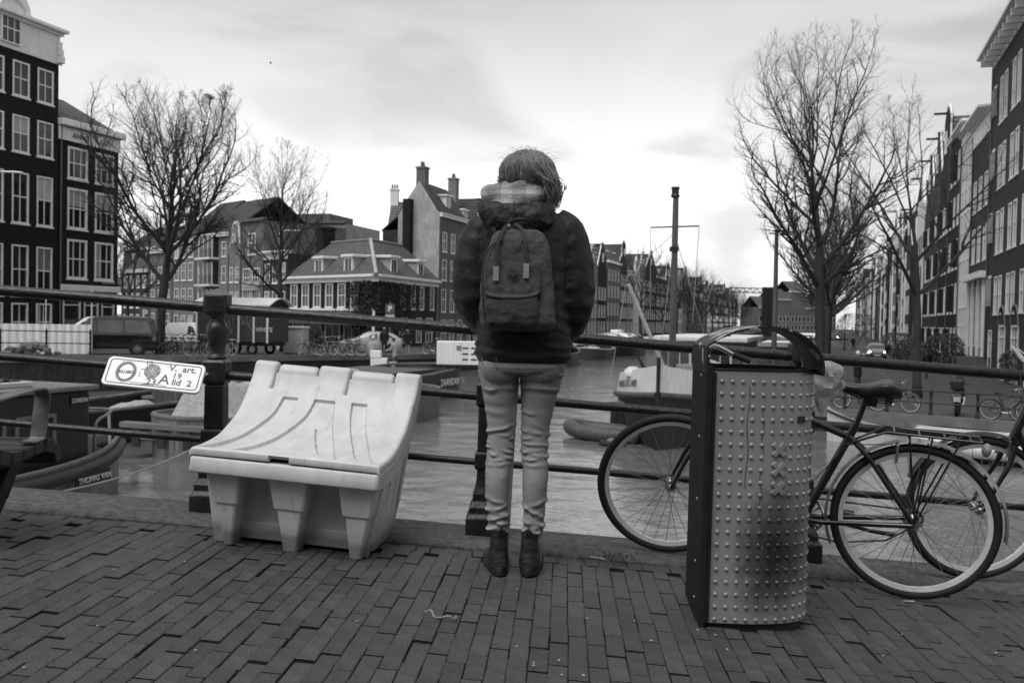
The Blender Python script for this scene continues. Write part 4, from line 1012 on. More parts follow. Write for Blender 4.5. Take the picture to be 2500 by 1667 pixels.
for k in range(150):               # fly-away hairs
    ph = rh.uniform(-3.1, 3.1); t0 = rh.uniform(.05, .9); a = scalp(t0, ph, 1.03); d = (a-HC).normalized()
    m = a+d*rh.uniform(.008, .022)+V((rh.uniform(-.03, .03), 0, .005)); e = m+V((rh.uniform(-.05, .05), 0, rh.uniform(-.03, .012)))
    strand([a, a.lerp(m, .6)+d*.004, m, e], .0005, 3)
for k in range(60):               # curl at the left nape
    a = scalp(rh.uniform(.7, .98), rh.uniform(-1.7, -.9), 1.05); e = V((lx_(1208+rh.uniform(0, 18)), rh.uniform(-.05, .02), lz_(446+rh.uniform(-4, 10))))
    strand([a, a.lerp(e, .5)+V((-.008, -.008, -.008)), e.lerp(a, .2)+V((-.006, 0, -.004)), e+V((.006, 0, .004))], rh.uniform(.001, .0024))
o = ls.build('hair_lock', 'hair', ho, smooth=180); o['kind'] = 'stuff'
gl = MB(); gl.path([V((lx_(1341), .0, lz_(441))), V((lx_(1346), .06, lz_(440))), V((lx_(1351), .095, lz_(439)))], .0028, 6)
gl.torus((lx_(1325), .100, lz_(448)), .022, .0022, V((1, -.25, 0)).normalized(), V((0, 0, 1)), 24, 6); gl.torus((lx_(1262), .112, lz_(448)), .022, .0022, V((1, .2, 0)).normalized(), V((0, 0, 1)), 24, 6)
gl.path([V((lx_(1351), .095, lz_(437))), V((lx_(1353), .098, lz_(446))), V((lx_(1350), .10, lz_(458)))], .003, 6)
gl.build('glasses', 'black', per, smooth=60)

# ------------------------------------------------------------------ backpack
pk = thing('backpack', 'dark canvas backpack with round emblem and two handle straps, worn on the back', 'backpack', (.0437, PD, 0))
bp = MB()
PT = [(578, 1222, 1306, .030), (585, 1208, 1318, .045), (600, 1197, 1327, .055), (630, 1187, 1333, .062), (670, 1180, 1339, .066), (720, 1175, 1345, .070), (770, 1174, 1350, .072), (795, 1177, 1350, .070), (808, 1186, 1343, .060), (814, 1200, 1330, .045)]
rows = []; py = 578
while py <= 814:
    a, b, dp = interp(PT, py); hw_ = (b-a)/2*KP
    rows.append(ell(lx_((a+b)/2), -.178, lz_(py), hw_, dp, 64, 3.2, lambda an, py=py: .05*noise.noise(V((math.cos(an)*2, math.sin(an)*2, py*.03)))*(1 if py < 700 else .6))); py += 4
bp.loft(rows); po = bp.build('main_compartment', 'pack_canvas', pk, fix=True); remesh(po, .005, 3, [(.06, .016), (.025, .005)])
fp = MB(); rows = []
for py, a, b, dp in ((729, 1196, 1304, .020), (733, 1190, 1309, .030), (742, 1187, 1311, .036), (770, 1186, 1312, .040), (795, 1189, 1310, .038), (806, 1198, 1302, .024)):
    rows.append(ell(lx_((a+b)/2), -.232, lz_(py), (b-a)/2*KP, dp, 48, 3.4))
fp.loft(rows); fo = fp.build('front_pocket', 'pack_dark', pk, fix=True); remesh(fo, .005, 3, [(.05, .018)])
fl = MB(); q = [(1187, 726), (1192, 731), (1215, 736), (1250, 737), (1285, 734), (1305, 727), (1309, 719)]
fl.path([V((lx_(x), -.252-.012*math.sin((x-1185)/125*math.pi), lz_(y))) for x, y in smoothtab(q, 26)], .0085, 10, flat=1.0); fl.build('pocket_flap', 'pack_canvas', pk, smooth=60)
for q, nm in (([(1186, 790), (1180, 720), (1182, 660), (1196, 622), (1225, 606)], 'edge_seam'), ([(1312, 790), (1313, 720), (1308, 660), (1290, 622), (1268, 608)], 'edge_seam')):
    MB().path([V((lx_(x), -.238-.006*math.sin(k*.3), lz_(y))) for k, (x, y) in enumerate(smoothtab(q, 24))], .0042, 8).build(nm, 'pack_dark', pk, smooth=60)
def strapband(q, w, nm, m='pack_dark'):
    b = MB(); rr = []; s = smoothtab(q, 26)
    for i, (x, y, yy) in enumerate(s):
        a, c = s[max(i-1, 0)], s[min(i+1, 25)]; d = V((lx_(c[0])-lx_(a[0]), c[2]-a[2], lz_(c[1])-lz_(a[1]))).normalized(); sd = d.cross(V((0, -1, 0))).normalized()*w/2; nn = V((0, -1, 0))*.0015
        p = V((lx_(x), yy, lz_(y))); rr.append([p-sd+nn, p+sd+nn, p+sd-nn, p-sd-nn])
    b.loft(rr); return b.build(nm, m, pk, smooth=40, fix=True)
strapband([(1212, 665, -.252), (1211, 640, -.252), (1215, 605, -.248), (1226, 580, -.225), (1240, 566, -.205)], .014, 'handle_strap')
strapband([(1281, 658, -.254), (1277, 635, -.254), (1274, 605, -.248), (1266, 578, -.225), (1250, 566, -.205)], .014, 'handle_strap')
MB().path([V((lx_(x), y, lz_(py))) for x, py, y in smoothtab([(1232, 576, -.19), (1242, 563, -.20), (1262, 557, -.20), (1282, 559, -.19), (1290, 572, -.17)], 20)], .0075, 8, flat=.6).build('top_handle', 'pack_dark', pk, smooth=60)
strapband([(1207, 580, -.17), (1197, 584, -.16), (1193, 600, -.15)], .03, 'shoulder_strap')
for cx, y0, y1 in ((1211, 667, 700), (1280, 659, 693)):
    MB().box((lx_(cx-7), -.2545, lz_(y1)), (lx_(cx+6), -.2475, lz_(y0))).build('strap_tab', 'pack_tab', pk, bevel=.001)
em = MB(); c = V((lx_(1249), -.2525, lz_(682))); M = Matrix.Rotation(R(90), 3, 'X')
em.lathe([(.015, -.001), (.015, .001)], 24, c, M=M)
for k in range(22):
    a = 2*math.pi*k/22; d = V((math.cos(a), 0, math.sin(a)))
    em.bar(c+d*.0205, c+d*.0255, .003, .0016, up=(0, 1, 0))
o = em.build('round_emblem', 'pack_dark', pk); o['kind'] = 'stuff'
MB().lathe([(.006, 0), (.006, .003), (.003, .004)], 14, V((lx_(1238), -.212, lz_(572))), M=M).build('snap_button', 'alu', pk, smooth=40)
# ------------------------------------------------------------------ houses
brickmat('brick_black', .014, .018, var=.35)
brickmat('brick_dark', .040, .055, var=.35)
brickmat('brick_mid', .14, .18, var=.35)
brickmat('brick_warm', .20, .25, var=.3)
mat('plaster_white', .72, rough=.8, var=.14, scale=.9, streak=.18)
mat('plaster_grey', .40, rough=.85, var=.3, scale=.6, streak=.35, detail=9)
mat('lead', .10, rough=.6, var=.2, scale=1)
tilemat('roof_tile', .11); tilemat('roof_dark', .045)
mat('shutter_black', .012, rough=.5); mat('shutter_green', .03, rough=.5)
mat('shop_dark', .02, rough=.2, spec=.6)
WCACHE = {}; RB = random.Random(77)
def window_meshes(w, h, mul, fm, fw, trans, sill):
    k = (round(w, 2), round(h, 2), mul, fm, fw, trans, sill)
    if k not in WCACHE:
        b = MB(); x0, x1 = -w/2, w/2; e = .004
        for a, c in (((x0, -.03, 0), (x0+fw, .14, h)), ((x1-fw, -.03, 0), (x1, .14, h)), ((x0+fw, -.03, h-fw), (x1-fw, .14, h)), ((x0+fw, -.03, 0), (x1-fw, .14, fw*.8))): b.box(a, c)
        for i in range(1, mul): x = x0+w*i/mul; b.box((x-.022, .01, fw), (x+.022, .10, h-fw))
        for t in trans: b.box((x0+fw, .005, h*t-.035), (x1-fw, .102, h*t+.035))
        p = MB(); p.add([(x0+.03, .055, .03), (x1-.03, .055, .03), (x1-.03, .055, h-.03), (x0+.03, .055, h-.03)], [(0, 1, 2, 3)])
        s = MB(); s.box((x0-.06, -.07, -.10), (x1+.06, .10, -.003))
        WCACHE[k] = (b.mesh('window', fm), p.mesh('pane', 'glass'), s.mesh('sill', fm))
    return WCACHE[k]
def wall_grid(b, w, h, ops, y=0.0, rev=.15, top=None):
    xs = sorted({0, w} | {v for o in ops for v in (o[0], o[1])}); zs = sorted({0, h} | {v for o in ops for v in (o[2], o[3])})
    for xa, xb in zip(xs, xs[1:]):
        for za, zb in zip(zs, zs[1:]):
            cx, cz = (xa+xb)/2, (za+zb)/2
            if any(o[0] < cx < o[1] and o[2] < cz < o[3] for o in ops): continue
            b.add([(xa, y, za), (xb, y, za), (xb, y, zb), (xa, y, zb)], [(0, 1, 2, 3)])
    for x0, x1, z0, z1 in ops:
        b.add([(x0, y, z0), (x1, y, z0), (x1, y, z1), (x0, y, z1), (x0, y+rev, z0), (x1, y+rev, z0), (x1, y+rev, z1), (x0, y+rev, z1)], [(0, 4, 5, 1), (1, 5, 6, 2), (2, 6, 7, 3), (3, 7, 4, 0)])
def gable_outline(kind, w, h):    # outline above the eaves, from left to right
    c = w/2
    if kind == 'step':
        n = 5; o = [(0, 0)]
        for k in range(n): x = c*.92*k/n; o += [(x, h*(k+1)/(n+.6)), (c*.92*(k+1)/n, h*(k+1)/(n+.6))]
        o += [(c-.45, h), (c, h)]
    elif kind == 'neck': o = [(0, 0), (.02*w, .10*h), (.10*w, .14*h), (.2*w, .22*h), (.27*w, .36*h), (.28*w, .74*h), (.25*w, .76*h), (.25*w, .80*h), (.36*w, .90*h), (c, h)]
    elif kind == 'bell': o = [(0, 0), (.0, .08*h), (.10*w, .16*h), (.20*w, .34*h), (.26*w, .58*h), (.30*w, .80*h), (.36*w, .92*h), (c, h)]
    else: o = [(0, 0), (c*.86, h*.9), (c*.86, h), (c, h)]
    return o+[(w-x, z) for x, z in reversed(o[:-1])]
def house(name, label, p0, p1, zb, H, cols, floors, wall, roof=('flat', .8), ww=1.1, depth=10, fm='white_paint', trim='white_paint', mul=2, trans=(.55,), fw=.09, det=2, group='canal houses in a row', doors=(), shut=None, corn=.45, endwall=None, roofmat='roof_tile', dorm=0, cat='house', chim=0, hoist=False, skip=()):
    p0 = V((p0[0], p0[1], zb)); p1 = V((p1[0], p1[1], zb)); d = p1-p0; w = d.length; rz = math.atan2(d.y, d.x)
    h = thing(name, label, cat, p0, rz, group)
    cx = [w*(i+.5)/cols*.94+w*.03 for i in range(cols)] if isinstance(cols, int) else list(cols)
    ops = []; wins = []
    for fi, (z0, z1) in enumerate(floors):
        for i, x in enumerate(cx):
            if (fi, i) in skip: continue
            ops.append((x-ww/2, x+ww/2, z0, z1)); wins.append((x, z0, z1-z0, fi, i))
    dops = []
    for x0, x1, z0, z1 in doors: ops.append((x0, x1, z0, z1)); dops.append((x0, x1, z0, z1))
    wl = MB(); wall_grid(wl, w, H, ops)
    e = endwall
    for x in ((0, w) if not e else ()): wl.add([(x, 0, 0), (x, depth, 0), (x, depth, H), (x, 0, H)], [(0, 1, 2, 3)])
    wl.add([(0, depth, 0), (w, depth, 0), (w, depth, H), (0, depth, H)], [(0, 1, 2, 3)])
    kind, rh = roof
    if kind in ('step', 'neck', 'bell', 'spout'):
        ol = gable_outline(kind, w, rh); n = len(ol)
        wl.loft([[V((x, y, H+z)) for x, z in ol] for y in (0, .35)], cap=True)
    wo = wl.build('wall', wall, h, fix=False)
    if e:
        for x in (0, w):
            pts = [V((x, 0, 0)), V((x, depth, 0)), V((x, depth, H))]+([V((x, depth/2, H+rh))] if kind == 'side' else [])+[V((x, 0, H))]
            MB().loft([[p+V((-.05, 0, 0)) for p in pts], [p+V((.05, 0, 0)) for p in pts]]).build('end_wall', e, h, fix=True)
    if det >= 1:
        for x, z0, hh, fi, i in wins:
            a, b, s = window_meshes(ww, hh, mul, fm, fw, trans, det)
            wo_ = link('window', a, h); wo_.location = (x, 0, z0); link('pane', b, wo_)
            if det >= 2:
                link('sill', s, wo_)
                if RB.random() < .45:
                    f_ = RB.choice((.3, .5, .98)); sd_ = RB.choice((0, 0, 1)); bl = MB(); x0_, x1_ = (-ww/2+fw, ww/2-fw) if sd_ == 0 else (-ww/2+fw, -ww/2+fw+(ww-2*fw)*.3)
                    if sd_: f_ = .98
                    bl.add([(x0_, .049, hh*(1-f_)+fw), (x1_, .049, hh*(1-f_)+fw), (x1_, .049, hh-fw), (x0_, .049, hh-fw)], [(0, 1, 2, 3)]); bl.build('curtain', 'curtain', wo_)
            if shut and (fi*2+i) % 3 == 0:
                for sd in (-1, 1):
                    sh = MB(); sh.box((-.025, -.30, .1), (.025, -.02, hh-.1)); so = sh.build('shutter', 'shutter_black', h); so.location = (x+sd*(ww/2+.03), 0, z0)
    else:
        f = MB(); g = MB()
        for x, z0, hh, fi, i in wins:
            f.box((x-ww/2, -.012, z0), (x+ww/2, .10, z0+hh)); g.add([(x-ww/2+fw, -.016, z0+fw), (x+ww/2-fw, -.016, z0+fw), (x+ww/2-fw, -.016, z0+hh-fw), (x-ww/2+fw, -.016, z0+hh-fw)], [(0, 1, 2, 3)])
        o = f.build('window_frames', fm, h); o['kind'] = 'stuff'; o = g.build('panes', 'glass', h); o['kind'] = 'stuff'
    for x0, x1, z0, z1 in dops:
        a, b, s = window_meshes(x1-x0, z1-z0, 1 if x1-x0 < 1.5 else 3, fm, .10, (.78,), 1); wd = link('door' if z0 < .5 and x1-x0 < 1.6 else 'shop_window', a, h); wd.location = ((x0+x1)/2, 0, z0); link('pane', b, wd)
    if det >= 2: MB().path([V((.12, -.06, .1)), V((.12, -.06, H*.6)), V((.12, -.07, H-.3))], .05, 8).build('drainpipe', 'lead', h, smooth=60)
    # roofs
    if kind == 'flat':
        c = MB(); c.box((-.02, -.08, H-rh), (w+.02, .0, H-.02)); c.box((-.12, -.28, H-.02), (w+.12, .30, H+.12)); c.box((-.2, -corn, H+.12), (w+.2, .30, H+.30)); c.build('cornice', trim, h, bevel=.02)
        MB().box((0, .3, H-.05), (w, depth, H+.02)).build('roof', 'lead', h)
    elif kind == 'side':
        c = MB(); c.box((-.05, -.30, H-.25), (w+.05, .05, H+.02)); c.box((-.1, -.40, H+.02), (w+.1, .05, H+.14)); c.build('cornice', trim, h, bevel=.015)
        r = MB(); r.loft([[V((x, -.15, H+.05)), V((x, depth/2, H+rh)), V((x, depth+.1, H+.05)), V((x, depth+.1, H-.1)), V((x, depth/2, H+rh-.2)), V((x, .0, H-.1))] for x in (-.04, w+.04)]); r.build('roof', roofmat, h, fix=True)
    elif kind in ('step', 'neck', 'bell', 'spout'):
        r = MB(); zr = H+rh*.86
        r.loft([[V((.0, y, H-.02)), V((w/2, y, zr)), V((w, y, H-.02))] for y in (.35, depth)]); r.build('roof', roofmat, h, fix=True)
        ol = gable_outline(kind, w, rh); b = MB(); pts = [V((x, .17, H+z+.06)) for x, z in ol]
        for a, c in zip(pts, pts[1:]):
            if (c-a).length > .05: b.bar(a-(c-a).normalized()*.05, c+(c-a).normalized()*.05, .50, .14, up=(0, 1, 0) if abs((c-a).z) > 1e-3 else (0, 0, 1))
        b.build('gable_coping', trim, h)
        gw = MB(); zz = H+rh*.28; gw_ = min(1.0, w*.2)
        a_, b_, s_ = window_meshes(gw_, rh*.34, 2, fm, .09, (.5,), 1); q = link('gable_window', a_, h); q.location = (w/2, -.10, zz); link('pane', b_, q)
    elif kind == 'mansard':
        c = MB(); c.box((-.05, -.35, H-.30), (w+.05, .05, H+.14)); c.build('cornice', trim, h, bevel=.02)
        r = MB(); r.loft([[V((x, -.05, H+.1)), V((x, 1.3, H+rh)), V((x, depth-1.3, H+rh)), V((x, depth, H+.1))] for x in (0, w)]); r.build('roof', roofmat, h, fix=True)
    for i in range(dorm):
        x = w*(i+.5)/dorm; y = depth*.5*(.30 if kind == 'side' else .12); z = H+rh*(.22 if kind == 'side' else .12)
        dm = MB(); dm.box((x-.62, y-.1, z), (x+.62, y+2.6, z+1.45)); do = dm.build('dormer', trim, h)
        MB().box((x-.78, y-.3, z+1.45), (x+.78, y+2.6, z+1.62)).build('dormer_roof', trim, do, bevel=.02)
        MB().box((x-.42, y-.125, z+.12), (x+.42, y-.102, z+1.32)).build('dormer_pane', 'glass', do)
    for i in range(chim):
        x = w*(.1 if i == 0 else .9); ch = MB(); y = depth*.5; zt = H+(rh if kind != 'flat' else .3); ch.box((x-.45, y-.5, zt-1.5), (x+.45, y+.5, zt+1.5)); ch.box((x-.53, y-.58, zt+1.3), (x+.53, y+.58, zt+1.45)); co = ch.build('chimney', wall, h)
        for k in (-1, 0, 1): MB().tube((x+k*.28, y, zt+1.5), (x+k*.28, y, zt+2.0), .11, .09, 8).build('chimney_pot', 'brick_mid', co)
    if hoist:
        zt = H+(rh*.9 if kind not in ('flat',) else -.4); MB().bar((w/2, .2, zt), (w/2, -1.1, zt), .14, .2).build('hoist_beam', 'dark_wood', h)
    return h
# ---- left: tall black house and the house dated on its frieze
pa = PX(140, 53.6); pb = PX(285, 58.0); pt = pa-UD*6.9; zl = lz(54)
g_ = 'houses on the near corner'
th = house('canal_house', 'tall black brick house with ornate white crested cornice', pt, pa-UD*.06, zl, 18.1, [6.9-1.0-1.67*k for k in range(4)][::-1], ((.5, 2.7), (3.1, 5.9), (7.1, 9.9), (11.0, 13.0), (14.05, 15.95)), 'brick_black', ('flat', 1.55), ww=1.12, depth=11, trans=(.52,), mul=2, group=g_, corn=.6)
cx = 6.9-1.0-1.67*1.5
cr_ = MB(); arc = [(cx-1.25, 18.3), (cx-1.15, 18.9), (cx-.8, 19.5), (cx-.45, 20.1), (cx-.30, 20.8), (cx, 21.1), (cx+.30, 20.8), (cx+.45, 20.1), (cx+.8, 19.5), (cx+1.15, 18.9), (cx+1.25, 18.3)]
cr_.loft([[V((x, y, z)) for x, z in arc] for y in (-.30, .25)]); cr_.build('crest', 'white_paint', th, bevel=.03, fix=True)
aw = MB(); aw.torus((cx, -.34, 18.2), .95, .10, V((1, 0, 0)), V((0, 0, 1)), 20, 8, 0, math.pi); aw.build('crest_arch', 'white_paint', th, smooth=60)
a_, b_, s_ = window_meshes(1.3, 1.6, 3, 'white_paint', .09, (.5,), 1); q = link('gable_window', a_, th); q.location = (cx, -.20, 16.7); link('pane', b_, q)
for x in (.1, 6.75):
    for k in range(3): MB().box((x-.16, -.42+k*.1, 16.5+k*.42), (x+.16, -.06, 16.9+k*.42)).build('console', 'white_paint', th, bevel=.04)
MB().box((-.1, -.1, 16.45), (7.0, -.0, 16.62)).build('string_course', 'white_paint', th)
MB().loft([[V((x, .3, 18.3)), V((x, 5, 21.3)), V((x, 10, 18.3))] for x in (0, 6.9)]).build('tiled_roof', 'roof_dark', th, fix=True)
an = house('canal_house', 'black brick house with ANNO 1625 lettered on its white frieze', pa, pb, zl, 13.3, [1.40, 3.52], ((4.24, 6.54), (7.17, 9.55), (10.1, 11.96)), 'brick_black', ('side', 2.5), ww=1.52, depth=9, trans=(.5,), mul=3, fw=.13, group=g_, doors=((.35, 1.7, .4, 3.3), (1.95, 3.1, .4, 3.3), (3.35, 4.4, .1, 3.3)), dorm=0)
MB().box((-.05, -.09, 12.25), (4.75, -.003, 13.05)).build('frieze', 'white_paint', an); MB().box((-.12, -.45, 13.05), (4.85, -.01, 13.38)).build('frieze_cornice', 'white_paint', an, bevel=.03)
MB().box((.1, -.30, 3.5), (4.65, -.01, 3.85)).build('shop_cornice', 'white_paint', an, bevel=.02)
text('ANNO', .42, 'sign_ink', an, (.9, -.095, 12.46), (R(90), 0, 0), ext=.01, bold=.008); text('1625', .42, 'sign_ink', an, (3.05, -.095, 12.46), (R(90), 0, 0), ext=.01, bold=.008)
MB().box((3.4, -.05, 4.02), (4.4, -.01, 4.14)).build('street_name_plate', 'grey', an)
# ---- the row turning away behind the trees
WD = V((-.707, .707, 0)); CF = PX(915, 80.0); zf = lz(85)
def wd(t): return CF+WD*t
gB = 'brick houses behind the bare trees'
house('row_house', 'low dark house with white cornice and tall white windows beside the café', wd(19.0), wd(14.35), zf, 8.9, 3, ((.6, 2.6), (3.2, 5.2), (6.0, 8.0)), 'brick_dark', ('flat', .55), ww=.95, group=gB, mul=2)
E = house('row_house', 'plain brick infill house with recessed balconies and a single top window', wd(23.6), wd(19.05), zf, 12.4, [2.3], ((.6, 2.6), (9.0, 11.2)), 'brick_mid', ('flat', .1), ww=1.5, group=gB, doors=((.6, 2.1, 3.2, 7.6), (2.4, 4.0, 3.2, 7.6)), corn=.1, trim='brick_mid')
for z in (3.2, 5.3): MB().box((.55, -.12, z), (4.05, -.01, z+.95)).build('balcony_front', 'plaster_grey', E)
D = house('row_house', 'narrow house with small white bell gable between two brick fronts', wd(26.2), wd(23.65), zf, 9.6, 2, ((.6, 2.6), (3.4, 5.2), (6.2, 7.8)), 'brick_warm', ('bell', 2.8), ww=.75, group=gB)
C_ = house('row_house', 'brick apartment front with stacked glazed bays and white balconies', wd(33.8), wd(26.25), zf, 11.4, [1.2, 6.6], ((.6, 2.6), (3.4, 5.2), (6.2, 8.0), (9.0, 10.6)), 'brick_warm', ('side', 4.6), ww=.9, group=gB, depth=12, roofmat='roof_dark')
for k in range(3):
    z = 2.9+k*2.9
    bb = MB(); bb.box((2.2, -1.2, z), (5.6, -.01, z+.22)); bo = bb.build('balcony', 'plaster_white', C_)
    MB().box((2.4, -.7, z+.24), (5.4, -.012, z+2.6)).build('glazed_bay', 'shop_dark', C_)
    for x in (2.4, 3.4, 4.4, 5.4): MB().box((x-.05, -.76, z+.23), (x+.05, -.70, z+2.62)).build('bay_mullion', 'white_paint', C_)
    rl = MB(); rl.box((2.2, -1.2, z+1.12), (5.6, -1.15, z+1.18))
    for i in range(18): x = 2.22+i*.196; rl.box((x, -1.19, z+.22), (x+.03, -1.16, z+1.12))
    rl.build('railing', 'grey', bo)
house('row_house', 'three window brick house under a high dark roof', wd(39.5), wd(33.85), zf, 11.0, 3, ((.6, 2.6), (3.6, 5.7), (6.6, 8.6), (9.2, 10.5)), 'brick_warm', ('side', 5.2), ww=1.1, group=gB, depth=12, roofmat='roof_dark')
house('row_house', 'brick house with arched white door frames behind the large bare tree', wd(46), wd(39.6), zf, 10.2, 3, ((.6, 2.8), (3.6, 5.6), (6.4, 8.3)), 'brick_mid', ('side', 3.6), ww=1.0, group=gB, roofmat='roof_dark', chim=1)
house('row_house', 'brick house with small paired white windows next to the black corner house', wd(54), wd(46.1), zf, 8.0, 4, ((.6, 2.6), (3.4, 5.2), (5.9, 7.4)), 'brick_dark', ('side', 4.0), ww=.9, group=gB, roofmat='roof_dark')
bk = PX(655, 116), PX(838, 113)
bb_ = house('apartment_block', 'pale rendered back of a taller block rising behind the café', bk[0], bk[1], zf, 14.2, [1.6, 6.2], ((11.4, 12.6),), 'plaster_grey', ('flat', .15), ww=.9, corn=.15, trim='lead', group=gB, cat='building')
MB().box((.5, 1.5, 14.2), (7.5, 8, 15.6)).build('roof_structure', 'lead', bb_)
bk = PX(300, 150), PX(660, 128)
house('apartment_block', 'long dark roofed block above the brick row', bk[0], bk[1], zf, 13.0, 9, ((11.0, 12.2),), 'brick_dark', ('side', 4.0), ww=1.0, group=gB, roofmat='roof_dark', det=1, cat='building', depth=12)

# ---- corner café with hipped tile roof
cafe = thing('corner_cafe', 'low corner café with hipped tile roof, dormers and dark awnings', 'café', (CF.x, CF.y, lz(80)), 0)
def side(o, d0, w, flip):         # matrix of a facade: origin o (seen-left end), along d0
    x = V(d0); y = V((-x.y, x.x, 0)); M = Matrix((x, y, V((0, 0, 1)))).transposed().to_4x4(); M.translation = o; return M
LF = side(WD*14.3, -WD, 14.3, 0); RF = side(V((0, 0, 0)), UD, 13.2, 0)
EV = 6.25
for M, w, cols, ww_, opsx in ((LF, 14.3, [1.2, 3.2, 5.2, 7.2, 9.2, 11.2, 13.2], 1.25, [(1.0, 3.0), (3.6, 6.0), (6.6, 9.0), (9.6, 12.0), (12.4, 13.9)]), (RF, 13.2, [1.2, 2.9, 5.4, 7.6, 9.6, 12.0], 1.0, [(1.6, 3.4), (4.6, 6.4), (8.4, 9.6), (10.6, 12.2)])):
    f = bpy.data.objects.new('facade', None); col.objects.link(f); f.parent = cafe; f.matrix_local = M
    b = MB(); ops = [(x-ww_/2, x+ww_/2, 3.55, 5.75) for x in cols]+[(a, c, .35, 2.75) for a, c in opsx]
    wall_grid(b, w, EV, ops); b.build('wall', 'brick_black' if w > 14 else 'brick_dark', f)
    for x in cols:
        a_, b_, s_ = window_meshes(ww_, 2.2, 2, 'white_paint', .13, (.5,), 2); q = link('window', a_, f); q.location = (x, 0, 3.55); link('pane', b_, q); link('sill', s_, q)
    for a, c in opsx:
        a_, b_, s_ = window_meshes(c-a, 2.4, 2, 'white_paint', .10, (.75,), 1); q = link('shop_window', a_, f); q.location = ((a+c)/2, 0, .35); link('pane', b_, q)
    MB().box((-.02, -.22, EV-.42), (w+.02, -.002, EV-.02)).build('cornice', 'white_paint', f); MB().box((-.12, -.50, EV-.02), (w+.12, .1, EV+.22)).build('gutter', 'white_paint', f, bevel=.03)
# awning along the near front
f = bpy.data.objects.new('awning', None); 
for x0, x1 in ((.6, 7.0), (7.1, 13.6)):
    b = MB(); b.hexa([V((x0, -2.0, 2.25)), V((x1, -2.0, 2.25)), V((x1, -.02, 3.15)), V((x0, -.02, 3.15))], [V((x0, -2.0, 2.30)), V((x1, -2.0, 2.30)), V((x1, -.02, 3.22)), V((x0, -.02, 3.22))]); b.box((x0, -2.03, 2.02), (x1, -2.0, 2.3)); b.xf(LF); b.build('awning', 'shop_dark', cafe)
b = MB(); b.box((.2, -.10, 3.26), (14.0, -.003, 3.44)); b.xf(LF); b.build('fascia', 'white_paint', cafe)
b = MB(); b.box((14.0, -.12, 0), (14.28, -.003, 3.3)); b.xf(LF); b.build('corner_post', 'white_paint', cafe)
# hipped roof
ins = 3.6; up = 3.7; nl = V((-WD.y, WD.x, 0))*-1; nl = V((.707, .707, 0)); nr = V((-UD.y, UD.x, 0))
# apex where both ridges meet
import mathutils
A1 = nl*ins; A2 = nr*ins
den = WD.x*UD.y-WD.y*UD.x; dx = A2-A1; tA = (dx.x*UD.y-dx.y*UD.x)/den; AP = A1+WD*tA
zE = EV+.15; zR = EV+up
e0, eL, eR = V((0, 0, zE)), WD*14.5+V((0, 0, zE)), UD*13.4+V((0, 0, zE))
oo = lambda p, n: p-n*.42
rL = WD*12.2+nl*ins+V((0, 0, zR)); rR = UD*12.6+nr*ins+V((0, 0, zR)); ap = V((AP.x, AP.y, zR))
c0 = e0-(nl+nr).normalized()*.5
def rmesh(pts, nm):
    n = (pts[1]-pts[0]).cross(pts[2]-pts[0]).normalized(); n = n if n.z > 0 else -n
    o = bpy.data.objects.new(nm, None)
    x = (pts[1]-pts[0]).normalized(); y = n.cross(x); M = Matrix((x, y, n)).transposed().to_4x4(); M.translation = pts[0]; I = M.inverted()
    q = [I @ p for p in pts]; b = MB(); b.add([V((p.x, 0, p.y)) for p in q], [tuple(range(len(q)))])
    r = b.build(nm, 'roof_tile', cafe); r.matrix_local = M @ Matrix.Rotation(R(-90), 4, 'X'); return r
# tile texture runs in each slope's own x-z plane
for pts, nm in (([eL-nl*.4, c0, ap, rL], 'roof_slope'), ([c0, eR-nr*.4, rR, ap], 'roof_slope')): 
    x = (pts[1]-pts[0]).normalized(); n = x.cross(pts[3]-pts[0]).normalized(); z = n.cross(x); M = Matrix((x, -n if False else z.cross(x), z)).transposed().to_4x4(); M.translation = pts[0]; I = M.inverted()
    b = MB(); q = [I @ p for p in pts]; b.loft([[p, p+V((0, .12, 0))] for p in q]+[[q[0], q[0]+V((0, .12, 0))]], closed=False, cap=False); b.add(q, [(0, 1, 2, 3)]); r = b.build(nm, 'roof_tile', cafe); r.matrix_local = M
MB().add([eL-nl*.4, rL, eL+nl*7.2], [(0, 1, 2)]).build('hip_end', 'roof_tile', cafe); MB().add([eR-nr*.4, rR, eR+nr*7.2], [(0, 1, 2)]).build('hip_end', 'brick_dark', cafe)
hp_ = MB(); hp_.path([c0+V((0, 0, .05)), ap+V((0, 0, .08))], .17, 8); hp_.build('hip_ridge', 'plaster_grey', cafe, smooth=60)
for a, b in ((ap, rL), (ap, rR)): MB().path([a+V((0, 0, .05)), b+V((0, 0, .05))], .11, 8).build('ridge', 'brick_warm', cafe, smooth=60)
for M, xs_ in ((LF, (5.0, 9.8)), (RF, (4.0, 9.8))):
    for x in xs_:
        b = MB(); b.box((x-.75, .35, EV+.35), (x+.75, 3.2, EV+1.85)); b.xf(M); do = b.build('dormer', 'plaster_grey', cafe)
        b = MB(); b.box((x-.95, .05, EV+1.85), (x+.95, 3.2, EV+2.1)); b.xf(M); b.build('dormer_roof', 'white_paint', do, bevel=.05)
        a_, b_, s_ = window_meshes(1.3, 1.45, 2, 'white_paint', .14, (), 1); q = link('dormer_window', a_, do); q.matrix_local = M @ Matrix.Translation((x, .25, EV+.38)); link('pane', b_, q)
b = MB(); b.box((13.2, 2.8, EV+2.6), (14.4, 4.2, EV+5.2)); b.box((13.1, 2.7, EV+5.0), (14.5, 4.3, EV+5.2)); b.xf(side(WD*14.3, -WD, 0, 0) @ Matrix.Translation((-12.6, 0, 0))); b.build('chimney', 'brick_black', cafe)
